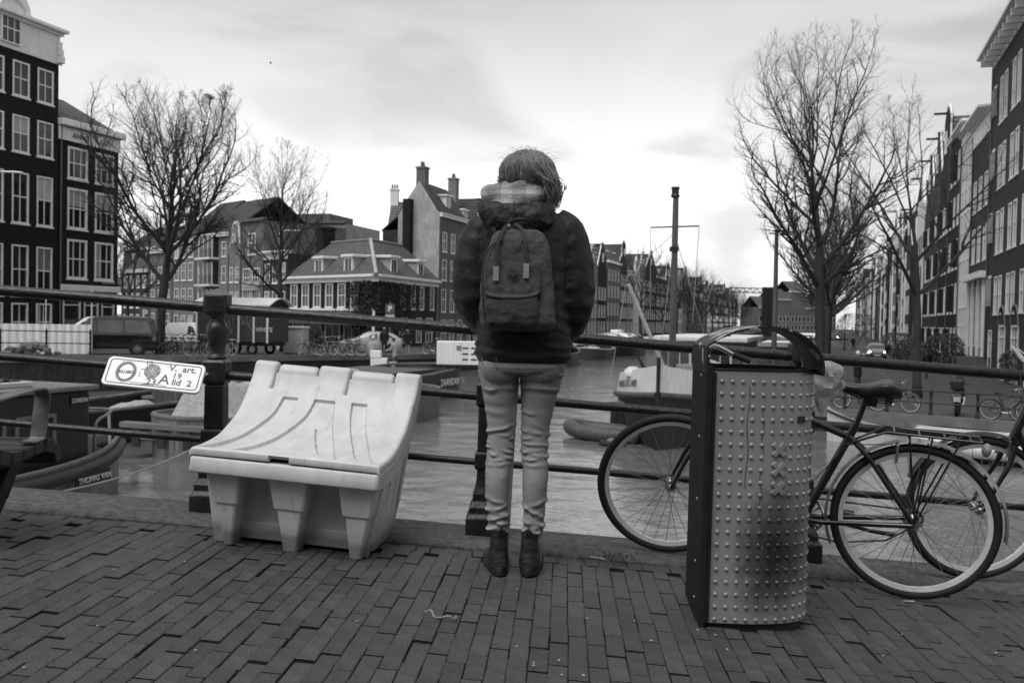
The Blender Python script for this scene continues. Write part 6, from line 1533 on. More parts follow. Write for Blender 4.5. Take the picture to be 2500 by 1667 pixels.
mh = 6.9; MB().path([V((0, 0, 0)), V((.03, 0, 3)), V((.02, 0, 5)), V((.02, 0, 6.2)), V((.02, 0, mh))], [.115, .11, .10, .095, .09], 14).build('spar', 'wood_varnish', ms, smooth=60)
MB().lathe([(.13, mh-.25), (.15, mh-.2), (.12, mh-.15), (.12, mh), (.14, mh+.03), (.14, mh+.08)], 12).build('truck', 'hull_dark', ms); MB().lathe([(.15, 4.9), (.15, 5.05)], 12).build('mast_band', 'hull_dark', ms)
MB().tube((-.78, 0, 5.66), (.80, 0, 5.74), .024, n=8).build('crosstree', 'black', ms)
for q in (([(-.78, 0, 5.64), (-.75, -.2, 3.0)]), ([(.80, 0, 5.72), (.62, -.2, 2.6)]), ([(0, 0, 5.5), (-1.65, -1.2, 4.0), (-2.3, -2.4, .4)]), ([(0, 0, 5.5), (1.2, .4, 2.0)]), ([(0, 0, 5.4), (-.5, -.6, 1.2)])): MB().path([V(p) for p in q], .011, 5).build('stay', 'rope', ms)
bm2 = MB(); bm2.path([V((-.40, -.8, 1.2)), V((-1.62, -1.3, 3.75))], [.07, .06], 10); tag(bm2.build('spar_boom', 'lightgrey'), 'pale loose spar slanting up beside the wooden mast', 'spar').location = ms.location
hb = thing('deck_helmet', 'pale domed cover lying on the bow of the lettered barge', 'cover', (b4.location.x-UD.x*3.9-1.25, b4.location.y-UD.y*3.9, WZ+2.05)); 
MB().lathe([(.30, 0), (.31, .08), (.26, .2), (.14, .29), (.01, .31)], 18).build('dome', 'hull_white', hb, smooth=60); MB().lathe([(.06, -.85), (.06, .02)], 8).build('stand', 'grey', hb)
an_ = thing('anchor', 'dark curved anchor lying on the barge bow', 'anchor', (b4.location.x-UD.x*4.0-.35, b4.location.y-UD.y*4.0, WZ+2.1))
MB().path([V((-.75, 0, .62)), V((-.55, 0, .25)), V((-.1, 0, .05)), V((.35, 0, -.02))], [.03, .06, .06, .05], 8).build('fluke', 'hull_dark', an_, smooth=60); MB().tube((-.1, 0, .04), (.5, 0, .35), .05, .05, 8).build('shank', 'hull_dark', an_)
# fenders and the inflatable dinghy
for k, (px, d) in enumerate(((1512, 31.3), (1532, 30.6), (1558, 30.0), (1588, 29.5))):
    p = PX(px, d); f = thing('fender', 'dark tube fender, '+ORD[3-k]+' from the stem along the flank of the lettered barge', 'fender', (p.x, p.y, WZ), 0, 'fenders of the lettered barge')
    MB().path([V((-.35, .05, .95)), V((.0, .0, .92)), V((.3, -.05, .98))], [.10, .13, .10], 10).build('roll', 'rubber', f, smooth=60); MB().tube((0, 0, -.3), (0, 0, .92), .28, .24, 12).build('pile', 'hull_dark', f, smooth=60)
p = PX(1490, 29.6); dg = thing('inflatable_dinghy', 'grey inflatable dinghy floating beside the fenders', 'dinghy', (p.x, p.y, WZ), R(150))
MB().path([V(q) for q in smoothtab([(-1.3, -.62, .2), (.3, -.62, .22), (1.0, -.45, .28), (1.35, 0, .34), (1.0, .45, .28), (.3, .62, .22), (-1.3, .62, .2)], 44)], [.10]+[.235]*42+[.10], 16).build('tube', 'hull_grey', dg, smooth=60); MB().box((-1.1, -.5, .02), (.9, .5, .10)).build('floor', 'hull_grey', dg)
p = PX(1500, 28.2); ty = thing('floating_tyre', 'old tyre float lying on the water by the dinghy', 'tyre', (p.x, p.y, WZ)); MB().torus((0, 0, .05), .30, .11, V((1, 0, 0)), V((0, 1, 0)), 28, 10).build('ring', 'rubber', ty, smooth=180); MB().lathe([(.2, .1), (.12, .2), (.02, .22)], 12).build('float', 'hull_mid', ty)
# ---- houseboat under the trees
hbp = V((9.7, 46, 0)); b5 = boat('houseboat', 'dark houseboat with pale flat roof and arched windows', hbp+UD*4, YAW_U, 'houseboat')
hull(14, 4.4, .7, 6, 10, .2, .1, .5, .12).build('hull', 'hull_dark', b5, smooth=35, fix=True)
MB().box((-6.2, -1.9, .6), (4.2, 1.9, 2.9)).build('cabin', 'hull_grey', b5, bevel=.04); MB().box((-6.5, -2.2, 2.9), (4.5, 2.2, 3.15)).build('roof', 'hull_white', b5, bevel=.06)
for x in (-5.0, -2.6, -.2, 2.2):
    a_, b_, s_ = window_meshes(1.1, 1.2, 1, 'lightgrey', .10, (), 1); q = link('window', a_, b5); q.location = (x, -2.05, 1.35); link('pane', b_, q)
for y in (-.95, .95):
    a_, b_, s_ = window_meshes(1.1, 1.3, 2, 'lightgrey', .10, (), 1); q = link('window', a_, b5); q.matrix_local = Matrix.Translation((-6.35, y, 1.2)) @ Matrix.Rotation(R(-90), 4, 'Z'); link('pane', b_, q)
MB().lathe([(.14, 3.1), (.14, 3.5), (.2, 3.52), (.2, 3.7)], 10, (-3.6, -1.0, 0)).build('flue', 'black', b5)
p = PX(1888, 44); tag(MB().path([V((p.x, p.y, WZ-1)), V((p.x+.05, p.y, WZ+4)), V((p.x+.02, p.y, WZ+8.3))], [.14, .12, .09], 10).build('mooring_pole', 'wood_varnish', smooth=60), 'tall bare wooden mooring pole by the houseboat', 'pole')
# ---- boats against the far quay
for k, (s, off, L_, lab, mm) in enumerate(((10, -2.4, 15, 'dark flat barge moored under the far quay cars', 'hull_dark'), (27, -2.0, 9, 'small open launch with pale rim moored past the dark flat barge', 'hull_grey'), (42, -2.4, 14, 'low dark boat moored below the lone bare tree', 'hull_dark'), (62, -2.4, 16, 'long pale roofed boat moored on the far quay', 'hull_mid'))):
    p = left_pt(s, off); f = boat('moored_boat', lab, p, YAW_U, 'boat'); hull(L_, 3.4, .9, 3, 4, .4, .2, .4, .1).build('hull', mm, f, smooth=35, fix=True)
    for pts in rubrail(L_, 3.4, .9, 3, 4, .4, .2, .03, .05, 0): MB().path(pts, .06, 6).build('gunwale', 'hull_white' if k else 'hull_mid', f, smooth=60)
    if k != 1: MB().box((-L_*.3, -1.2, .4), (L_*.15, 1.2, 1.75)).build('cabin', 'hull_white' if k == 3 else 'hull_grey', f, bevel=.08)
    else: MB().box((-1, -.5, .4), (.3, .5, 1.1)).build('steering_console', 'hull_white', f, bevel=.05)
for k, s in enumerate((30, 44, 60, 76, 95)):
    p = right_pt(s, -2.6); f = boat('moored_boat', ('first', 'second', 'third', 'fourth', 'fifth')[k]+' dark boat moored past the houseboat under the quay trees', p, YAW_U, 'boat'); hull(12, 3.4, .9, 3, 4, .4, .2, .4, .1).build('hull', 'hull_dark', f, smooth=35, fix=True); MB().box((-4, -1.3, .4), (2.5, 1.3, 2.3)).build('cabin', 'hull_grey', f, bevel=.08); MB().box((-4.2, -1.45, 2.3), (2.7, 1.45, 2.42)).build('roof', 'hull_white' if k % 2 else 'deck_grey', f, bevel=.03)
# ---- white launch below the street corner
QD = V((-.796, .605, 0)).normalized(); p = V((13.5, 28.1, 0)); b7 = boat('launch', 'long white open launch with dark cover moored below the street corner', p, math.atan2(QD.y, QD.x), 'launch')
hull(7.6, 2.1, .62, 2.2, 5, .5, .1, .25, .10, .3).build('hull', 'hull_white', b7, smooth=35, fix=True)
for pts in rubrail(7.6, 2.1, .62, 2.2, 5, .5, .1, -.12, .04, .02): MB().path(pts, .035, 6).build('rubbing_strake', 'hull_dark', b7, smooth=60)
MB().loft([[V((x, -w, z)), V((x, 0, z+.10)), V((x, w, z))] for x, w, z in ((1.2, .92, .70), (2.2, .75, .78), (3.0, .48, .92), (3.7, .08, 1.10))], closed=False, cap=False).build('cover', 'hull_grey', b7, smooth=60)
text('KN', .26, 'black', b7, (2.9, .56, .52), (R(90), 0, R(180-24)), ext=.004, bold=.01)
p2 = p+V((-1.2, -2.2, 0)); rb = thing('inflatable_boat', 'white inflatable boat with dark tube cones beside the launch', 'boat', (p2.x+1.5, p2.y+.4, WZ), math.atan2(QD.y, QD.x))
MB().path([V(q) for q in smoothtab([(-2.0, -.75, .35), (.6, -.75, .38), (1.6, -.5, .48), (2.0, 0, .58), (1.6, .5, .48), (.6, .75, .38), (-2.0, .75, .35)], 46)], .23, 16).build('tube', 'hull_white', rb, smooth=60)
for s in (-1, 1): MB().path([V((-2.0, s*.75, .35)), V((-2.25, s*.75, .35)), V((-2.55, s*.75, .37))], [.235, .20, .06], 14).build('tube_cone', 'black', rb, smooth=60)
MB().box((-1.9, -.6, .12), (1.2, .6, .2)).build('floor', 'hull_grey', rb)
# ------------------------------------------------------------------ vehicles
mat('paint_black', .010, rough=.15, var=.2, spec=.5, coat=1.0); mat('paint_white', .62, rough=.3, var=.05, coat=.3); mat('paint_grey', .16, rough=.3, var=.1, coat=.3); mat('paint_silver', .36, rough=.3, var=.1, coat=.3); mat('paint_dark', .045, rough=.3, var=.1, coat=.3)
mat('car_glass', .10, rough=.06, metal=.55, spec=.8, var=.3, scale=1.5); mat('headlamp', .9, emit=18.0); mat('lens', .5, rough=.15)
def vehicle(name, label, cat, loc, rz, L_, Wd, st, paint, side_win, shield, rear, wheels, rw, group=None, lit=False, hi=True):
    # st rows: x, z bottom, z belt, z top, half width at belt, half width at roof
    v = thing(name, label, cat, loc, rz, group)
    rr = []
    for x, zb, zl_, zt, hb_, ht in st:
        zl_ = min(zl_, zt-.04); q = [(hb_*.93, zb), (hb_, zb+.22), (hb_, zl_), (lerp(hb_, ht, .85), lerp(zl_, zt, .8)), (ht*.93, zt-.015), (ht*.6, zt)]
        rr.append([V((x, -y, z)) for y, z in q]+[V((x, y, z)) for y, z in reversed(q)])
    MB().loft(rr).build('body', paint, v, smooth=42, fix=True)
    def at(x): return interp(st, x)
    def sidept(x, f, sd): zb, zl_, zt, hb_, ht = at(x); return V((x, sd*(lerp(hb_, ht, .85*f/.8 if f < .8 else .85)+.008), lerp(zl_, zt, f)))
    for sd in (-1, 1):
        for x0, x1, x2, x3 in side_win:   # lower rear, lower front, upper front, upper rear
            MB().add([sidept(x0, .06, sd), sidept(x1, .06, sd), sidept(x2, .76, sd), sidept(x3, .76, sd)], [(0, 1, 2, 3) if sd < 0 else (3, 2, 1, 0)]).build('side_window', 'car_glass', v)
    for nm, a, b in (('windscreen', *shield), ('rear_window', *rear)):
        if a is None: continue
        za, zb_ = at(a), at(b); n = 1 if nm == 'windscreen' else -1; sgn = .012*n
        MB().add([V((a+sgn, -za[3]*.86, za[2]+.012)), V((a+sgn, za[3]*.86, za[2]+.012)), V((b+sgn, zb_[4]*.82, zb_[2]+.008)), V((b+sgn, -zb_[4]*.82, zb_[2]+.008))], [(0, 1, 2, 3)]).build(nm, 'car_glass', v)
    for x in wheels:
        for sd in (-1, 1):
            w = MB().lathe([(rw*.62, -.10), (rw*.94, -.10), (rw, -.06), (rw, .06), (rw*.94, .10), (rw*.62, .10)], 26 if hi else 14, M=Matrix.Rotation(R(90), 3, 'X')).build('wheel', 'rubber', v, smooth=45); w.location = (x, sd*(Wd/2-.09), rw)
            rm = MB(); rm.lathe([(rw*.64, -.015), (rw*.64, .015)], 20, (0, sd*.085, 0), M=Matrix.Rotation(R(90), 3, 'X'))
            for k in range(8): a = 2*math.pi*k/8; rm.bar(V((0, sd*.105, 0)), V((rw*.58*math.cos(a), sd*.105, rw*.58*math.sin(a))), .045, .02, up=(0, 1, 0))
            rm.build('rim', 'alu', w)
            MB().lathe([(rw*1.13, -.02), (rw*1.13, .02)], 22, (x, sd*(Wd/2-.015), rw), M=Matrix.Rotation(R(90), 3, 'X')).build('wheel_arch', 'black', v)
    xf_, xr_ = st[-1][0], st[0][0]
    for sd in (-1, 1):
        MB().ball((xf_-.12, sd*Wd*.36, .66), (.12, .16, .09), 12, 8).build('headlight', 'headlamp' if lit else 'lens', v, smooth=180)
        MB().box((xr_-.012, sd*Wd*.40-.07, .75), (xr_+.03, sd*Wd*.40+.07, 1.05)).build('tail_light', 'grey', v)
        MB().ball((lerp(xr_, xf_, .68), sd*(Wd/2+.08), at(lerp(xr_, xf_, .68))[1]+.1), (.06, .10, .08), 8, 6).build('mirror', paint, v, smooth=180)
    MB().box((xf_-.10, -Wd*.36, .32), (xf_+.03, Wd*.36, .52)).build('bumper', 'black', v, bevel=.03); MB().box((xf_+.031, -.26, .36), (xf_+.036, .26, .47)).build('number_plate', 'lightgrey', v)
    return v
VAN = [(-2.52, .42, 1.02, 1.12, .84, .70), (-2.46, .30, 1.06, 1.50, .92, .72), (-2.36, .26, 1.08, 1.78, .95, .70), (-2.1, .25, 1.10, 1.92, .96, .70), (-1.2, .24, 1.10, 1.97, .96, .71), (.2, .24, 1.10, 1.96, .96, .71), (.7, .24, 1.10, 1.92, .96, .71), (1.05, .24, 1.10, 1.80, .96, .72), (1.75, .25, 1.08, 1.22, .95, .80), (2.25, .27, .98, 1.06, .92, .80), (2.52, .34, .80, .88, .80, .70)]
def smallvan(): return [(-1.9, .40, 1.0, 1.06, .80, .70), (-1.86, .28, 1.02, 1.60, .84, .72), (-1.7, .24, 1.02, 1.76, .86, .74), (.1, .24, 1.02, 1.80, .86, .74), (.55, .24, 1.02, 1.74, .86, .72), (1.15, .24, 1.0, 1.12, .86, .72), (1.7, .26, .92, .98, .83, .74), (1.95, .34, .75, .82, .74, .66)]
CAR = [(-2.1, .42, .72, .95, .74, .62), (-2.0, .28, .80, 1.05, .82, .66), (-1.55, .24, .90, 1.32, .85, .58), (-.8, .22, .92, 1.46, .86, .58), (.15, .22, .92, 1.45, .86, .58), (.55, .22, .91, 1.30, .86, .60), (1.05, .23, .88, .98, .85, .68), (1.75, .26, .78, .86, .82, .70), (2.1, .36, .62, .70, .70, .60)]
vd = V((-.94, -.34, 0))
vp = PX(255, 46.0, lz(46)); vehicle('parked_van', 'glossy black van parked beside the quay railing', 'van', vp, math.atan2(-.36, -.93), 5.04, 1.92, VAN, 'paint_black', [(-2.2, -.95, -.95, -2.0), (-.85, .25, .25, -.85), (.38, 1.5, .95, .38)], (1.72, 1.04), (None, None), (-1.55, 1.65), .34)
for o_ in [q for q in bpy.data.objects if q.get('label') == 'glossy black van parked beside the quay railing']:
    for sd in (-1, 1): MB().bar((-1.15, sd*.975, .30), (1.25, sd*.975, .30), .03, .06).build('sill_strip', 'alu', o_); MB().bar((-2.3, sd*.972, .98), (1.9, sd*.972, .98), .02, .03).build('side_moulding', 'paint_black', o_)
vehicle('parked_van', 'small white delivery van parked by the bicycles', 'van', PX(478, 57, lz(57)), R(200)+R(130), 3.9, 1.72, smallvan(), 'paint_white', [(.2, .98, .62, .2)], (1.12, .58), (None, None), (-1.2, 1.25), .31)
gC = 'cars parked along the far quay'
def car(label, loc, rz, paint, lit=False, group=gC, hi=False): return vehicle('parked_car', label, 'car', loc, rz, 4.2, 1.72, CAR, paint, [(-1.7, -.25, -.25, -1.25), (-.18, .95, .52, -.18)], (1.02, .58), (-1.95, -1.5), (-1.3, 1.32), .31, group, lit, hi)
car('pale car standing behind the workers on the quay', PX(905, 63, lz(63)), R(190), 'paint_silver')
pc = [('silver', 'paint_silver'), ('dark grey', 'paint_dark'), ('white', 'paint_white'), ('grey', 'paint_grey'), ('black', 'paint_black'), ('pale', 'paint_silver'), ('white', 'paint_white'), ('dark', 'paint_dark')]
for k, (nm_, pt_) in enumerate(pc):
    car(nm_+' car, '+ORD[k]+' in the row parked along the far quay', left_pt(20+k*6.2, 2.4), YAW_U+R(62 if k < 5 else 80), pt_)
vehicle('parked_van', 'white van parked past the row of cars on the far quay', 'van', left_pt(66, 4.2), YAW_U, 3.9, 1.72, smallvan(), 'paint_white', [(.2, .98, .62, .2)], (1.12, .58), (None, None), (-1.2, 1.25), .31, gC, hi=False)
car('dark car with lit headlights driving up the street', PX(2140, 84, RZ), YAW_U+R(180), 'paint_grey', True, None, True)
car('distant car with lit headlights far down the street', PX(2036, 185, RZ), YAW_U+R(180), 'paint_dark', True, None)

# ------------------------------------------------------------------ bicycles on the quays
gK = 'bicycles parked along the far quay'
rk = random.Random(14)
proto = bicycle('x', V((0, 0, -50)), 0, 0, hi=False, ladies=True)
protoB = bicycle('x', V((0, 0, -50)), 0, 0, hi=False, fend='bike_black', rack=False)
first = {}
def putbike(label, p, rz, lean, src, group):
    b = src if not first.get(src.name) else copy_tree(src)
    first[src.name] = 1
    b.matrix_world = Matrix.Translation(p) @ Matrix.Rotation(rz, 4, 'Z') @ Matrix.Rotation(lean, 4, 'X'); b['label'] = label; b['group'] = group; return b
for k in range(11):
    px = 385+k*13+rk.uniform(-3, 3); d = 47.6+rk.uniform(-.3, .6)
    putbike('bicycle, '+ORD[k]+' in the tangled rack past the rear of the black van', PX(px, d, lz(d)), R(rk.uniform(35, 75)), R(rk.uniform(-8, 8)), (proto, protoB)[k % 2], gK)
putbike('upright bicycle with high bars standing alone at the quay edge', PX(838, 52.8, lz(53)), R(12), R(3), proto, gK)
putbike('bicycle with pale saddle cover leaning beside the upright bicycle', PX(782, 52.4, lz(53)), R(170), R(-4), protoB, gK)
for k in range(7):
    putbike('bicycle, '+ORD[k]+' along the quay edge between trailer and workers', PX(748+k*22+rk.uniform(-5, 5), 54.2+rk.uniform(-.6, 1.2), lz(54)), R(rk.uniform(-30, 200)), R(rk.uniform(-8, 8)), (proto, protoB)[k % 2], gK)
for k in range(6):
    putbike('bicycle, '+ORD[k]+' of the bunch parked by the parking sign', PX(1042+k*13, 60.5+k*.5, lz(60)), R(rk.uniform(-20, 60)), R(rk.uniform(-6, 6)), (proto, protoB)[k % 2], gK)
gq = 'bicycles on the street corner quay'
putbike('city bicycle leaning on the quay railing beside the thin forked tree', V((12.95, 32.5, RZ)), math.atan2(.0, 1)+R(-25), R(4), proto, gq)
putbike('bicycle with pale rear rim next to the scooter', V((15.75, 30.2, RZ)), R(-40), R(5), protoB, gq); putbike('second bicycle leaning past the pale rimmed one near the scooter', V((16.5, 29.8, RZ)), R(-28), R(-5), proto, gq)
putbike('bicycle at the end of the railing behind the saddle', V((12.0, 33.4, RZ)), R(160), R(3), protoB, gq)

# ------------------------------------------------------------------ scooter
sco = thing('motor_scooter', 'black scooter with pale number plate parked behind the quay railing', 'scooter', (15.35, 31.6, RZ), R(62))
for x in (-.55, .65):
    w = MB().torus((0, 0, 0), .16, .075, V((1, 0, 0)), V((0, 0, 1)), 24, 10).build('wheel', 'rubber', sco, smooth=180); w.location = (x, 0, .235)
bd = MB(); bd.loft([[V((x, w_*math.cos(a), zc_+h_*math.sin(a))) for a in [2*math.pi*k/16 for k in range(16)]] for x, w_, zc_, h_ in ((-.88, .08, .66, .10), (-.75, .17, .64, .17), (-.4, .20, .58, .22), (-.1, .17, .48, .16), (.05, .14, .36, .09), (.3, .15, .34, .08))]); bd.build('body', 'paint_black', sco, smooth=60)
MB().loft([[V((x, -w_, z)), V((x, w_, z)), V((x+.05, w_*.8, z+.02)), V((x+.05, -w_*.8, z+.02))] for x, w_, z in ((.30, .17, .34), (.48, .20, .60), (.50, .19, .85), (.46, .12, 1.0))]).build('leg_shield', 'paint_black', sco, fix=True)
MB().box((-.80, -.16, .80), (-.05, .16, .90)).build('seat', 'saddle_vinyl', sco, bevel=.05); MB().box((-1.05, -.2, .92), (-.70, .2, 1.28)).build('top_box', 'black', sco, bevel=.07)
MB().path([V((.44, -.34, 1.06)), V((.5, -.15, 1.05)), V((.5, .15, 1.05)), V((.44, .34, 1.06))], .018, 8).build('handlebar', 'black', sco); MB().box((-.93, -.11, .52), (-.91, .11, .70)).build('number_plate', 'lightgrey', sco); MB().box((-.90, -.12, .74), (-.87, .12, .80)).build('tail_light', 'grey', sco)
MB().path([V((.42, 0, 1.05)), V((.60, 0, .5)), V((.65, 0, .235))], .03, 8).build('fork', 'black', sco); MB().ball((.40, 0, 1.22), (.02, .22, .22), 14, 8).build('wind_screen', 'car_glass', sco, smooth=180)

# ------------------------------------------------------------------ quay railings
def quay_rail(label, pts, hgt, sp, zf, r=.025):
    q = thing('quay_railing', label, 'railing', (0, 0, 0))
    pm = MB(); pm.lathe([(.075, 0), (.075, .10), (.05, .16), (.042, .38), (.06, .42), (.06, .50), (.04, .54), (.055, .68), (.04, .80), (.06, .84), (.06, .95), (.03, 1.0), (.012, 1.05)], 10); me = pm.mesh('post', 'black_iron', 50)
    for a, b in zip(pts, pts[1:]):
        n = max(1, round((b-a).length/sp))
        for k in range(n+1):
            p = a.lerp(b, k/n)
            if k or a is pts[0]: o = link('post', me, q); o.location = (p.x, p.y, zf(p.y)+.05); o.scale = (1, 1, hgt/1.05)
        for f in (.88, .44): MB().path([V((p.x, p.y, zf(p.y)+.05+hgt*f)) for p in (a, a.lerp(b, .5), b)], r, 8).build('rail', 'black_iron', q, smooth=60)
    return q
nL = V((-.6, .8, 0)).normalized()*.25
quay_rail('low iron railing with urn posts in front of the white hoarding', [V((-27.5, 39.7, 0))+nL, V((-22.8, 41.1, 0))+nL, V((-19.75, 43.27, 0))+nL], 1.25, 1.55, lz)
quay_rail('low iron railing on the street corner quay', [V((19.2, 26.1, 0)), V((15.25, 29.85+.2, 0)), V((10.75, 33.6, 0))], .92, 1.6, lambda d: RZ)
# ------------------------------------------------------------------ white hoarding, trailer, cabinets on the left quay
ho = thing('hoarding', 'row of white corrugated site panels behind the quay railing', 'hoarding', (0, 0, 0))
a, b = V((-27.5, 41.2, 0)), V((-20.35, 44.6, 0)); n = 12
for k in range(n):
    p, q = a.lerp(b, k/n), a.lerp(b, (k+1)/n); z = lz(43)+.05; d = (q-p).normalized(); nn = V((d.y, -d.x, 0)); pm = MB(); rows = []
    for i in range(9):
        c = p.lerp(q, (i+.0)/8*.985); o_ = nn*(.035 if i % 4 in (0, 1) else 0); rows.append([V((c.x, c.y, z))+o_, V((c.x, c.y, z+1.42))+o_, V((c.x, c.y, z+1.42))+o_-nn*.03, V((c.x, c.y, z))+o_-nn*.03])
    pm.loft(rows); pm.build('panel', 'white_paint', ho, fix=True)
    if k % 3 == 0: MB().tube((p.x, p.y, z), (p.x, p.y, z+2.6), .035, n=8).build('post', 'lightgrey', ho)
MB().tube((b.x, b.y, lz(44)), (b.x, b.y, lz(44)+3.2), .045, n=8).build('post', 'lightgrey', ho)
rb_ = thing('rubble_pile', 'heap of old paving stones in front of the white hoarding', 'rubble', PX(75, 42.0, lz(42)))
rz_ = random.Random(5)
for k in range(46):
    x, y = rz_.gauss(0, .7), rz_.gauss(0, .25); s_ = rz_.uniform(.09, .2); h_ = max(0, .55-abs(x)*.35-abs(y)*.5)*rz_.random(); m = MB(); m.box((-s_, -s_*.7, -s_*.5), (s_, s_*.7, s_*.5)); o = m.build('stone', 'quay_cope' if k % 3 else 'hull_grey', rb_, bevel=.02); o.location = (x, y, .05+s_*.4+h_); o.rotation_euler = (rz_.uniform(-.5, .5), rz_.uniform(-.5, .5), rz_.uniform(0, 3))
tp = PX(592, 52.5, lz(53)); tr = thing('site_trailer', 'dark panelled site trailer with pale curved roof and sprayed graffiti', 'trailer', tp, R(-16))
mat('trailer_side', .045, rough=.6, var=.3, scale=1.5)
MB().box((-2.3, -1.1, .75), (2.3, 1.1, 2.75)).build('box', 'trailer_side', tr, bevel=.02)
rr = []
for i in range(13): t = i/12; y = lerp(-1.3, 1.3, t); z = 2.76+.42*math.sin(math.pi*t); rr.append([V((-2.5, y, z)), V((2.5, y, z)), V((2.5, y, z+.06)), V((-2.5, y, z+.06))])
MB().loft(rr).build('roof', 'white_paint', tr, fix=True); MB().loft([[V((x, lerp(-1.1, 1.1, i/12), 2.75+.40*math.sin(math.pi*i/12))) for i in range(13)] for x in (-2.3, -2.28)], cap=True).build('roof_end', 'black', tr); MB().loft([[V((x, lerp(-1.1, 1.1, i/12), 2.75+.40*math.sin(math.pi*i/12))) for i in range(13)] for x in (2.28, 2.3)], cap=True).build('roof_end', 'black', tr)
for x in (-2.25, -.55, .45, 1.4, 2.25): MB().box((x-.05, -1.14, .72), (x+.05, -1.101, 2.76)).build('batten', 'white_paint', tr)
text('WHITE', .34, 'lightgrey', tr, (1.5, -1.105, 1.35), (R(90), 0, 0), ext=.002, name='graffiti', bold=.01)
for q in (([(-.4, 1.3), (-.2, 1.9), (.0, 1.2), (.1, 2.2)]), ([(.55, 2.3), (.75, 1.7), (.95, 2.3), (1.1, 1.6), (1.3, 2.2)]), ([(.5, 1.5), (.8, 1.9), (1.35, 1.35)])): MB().path([V((x, -1.108, z)) for x, z in smoothtab(q, 16)], .03, 5, flat=.2).build('graffiti', 'lightgrey', tr)
for x in (-1.0, 1.2): 
    for y in (-.95, .95): MB().torus((x, y, .36), .27, .09, V((1, 0, 0)), V((0, 0, 1)), 20, 8).build('wheel', 'rubber', tr, smooth=180)
MB().box((-2.2, -.9, .55), (2.2, .9, .75)).build('chassis', 'black', tr)
cbn = thing('utility_cabinet', 'pale grey utility cabinet standing next to the site trailer', 'cabinet', PX(722, 54.5, lz(54)), R(-15)); MB().box((-.65, -.35, .08), (.65, .35, 1.55)).build('casing', 'lightgrey', cbn, bevel=.02); MB().box((-.72, -.42, 1.55), (.72, .42, 1.66)).build('lid', 'white_far', cbn, bevel=.02); MB().box((-.6, -.33, 0), (.6, .33, .08)).build('plinth', 'black', cbn)
for k, px in enumerate((560, 572)):
    rk_ = MB(); p = PX(px-8, 50.2, lz(50)); rk_.path([p+V((-.35, 0, 0)), p+V((-.35, 0, .7)), p+V((-.25, 0, .85)), p+V((.25, 0, .85)), p+V((.35, 0, .7)), p+V((.35, 0, 0))], .03, 8); tag(rk_.build('bike_stand', 'alu', smooth=60), ('first', 'second')[k]+' bent steel bicycle stand in front of the site trailer', 'bicycle stand')
# ------------------------------------------------------------------ lamps, signs
def lamp(label, base, h, arm, head=(0, 0)):
    l = thing('street_lamp', label, 'street lamp', base, 0, 'slim grey street lamps'); MB().path([V((0, 0, 0)), V((0, 0, 1.2)), V((0, 0, h))], [.12, .10, .07], 10).build('pole', 'white_far', l, smooth=60)
    d = V((math.cos(arm), math.sin(arm), 0)); MB().path([V((0, 0, h-.1)), d*.35+V((0, 0, h+.05))], .035, 8).build('arm', 'lightgrey', l); c = d*.95+V((0, 0, h+.09))
    s = MB(); s.loft([[c+d*x+V((-d.y, d.x, 0))*w_*math.cos(a)+V((0, 0, hh*math.sin(a))) for a in [2*math.pi*k/12 for k in range(12)]] for x, w_, hh in ((-.62, .05, .03), (-.4, .11, .05), (.2, .13, .06), (.5, .08, .035))]); s.build('lamp_head', 'white_paint', l, smooth=60)
lamp('slim street lamp beside the slender tree at the café', PX(680, 64, lz(64)), 8.25, R(0)); lamp('slim street lamp reaching in front of the tall black house', PX(-22, 47, lz(47)), 9.1, R(10))
def lantern(label, base, h=3.6):
    l = thing('lantern_post', label, 'lantern', base, 0, 'old style lantern posts'); MB().lathe([(.13, 0), (.13, .4), (.08, .5), (.06, 1.4), (.045, h), (.09, h+.02), (.09, h+.06)], 10).build('post', 'black_iron', l, smooth=50)
    MB().lathe([(.10, h+.06), (.19, h+.5), (.21, h+.52)], 6).build('lantern_glass', 'lens', l); MB().lathe([(.23, h+.52), (.14, h+.66), (.06, h+.70), (.05, h+.8), (.01, h+.85)], 6).build('lantern_cap', 'black_iron', l)
lantern('old lantern post at the foot of the tallest tree', PX(1994, 52, RZ), 3.5); lantern('old lantern post far down the street', PX(2062, 110, RZ)); lantern('old lantern post on the far quay beside the brick fronts', left_pt(14, 3.5))
def psign(label, base, h, dark):
    s = thing('parking_sign', label, 'sign', base); MB().tube((0, 0, 0), (0, 0, h+.9), .04, n=8).build('pole', 'alu', s); MB().box((-.36, -.07, h), (.36, -.045, h+.75)).build('plate', 'sign_grey', s, bevel=.02); text('P', .62, 'white_paint', s, (-.16, -.075, h+.17), (R(90), 0, 0), ext=.004, bold=.02)
    MB().box((-.36, -.07, h-.40), (.36, -.045, h-.06)).build('sub_plate', 'lightgrey' if dark else 'white_paint', s)
psign('parking sign with P on a pole in front of the café corner', PX(951, 72, lz(72)), 2.9, True); psign('small parking sign with P low beside the brick houses', PX(1087, 84, lz(84)), 1.9, False); psign('parking sign with P beside the wide bare tree', PX(354, 56, lz(56)), 1.9, False)
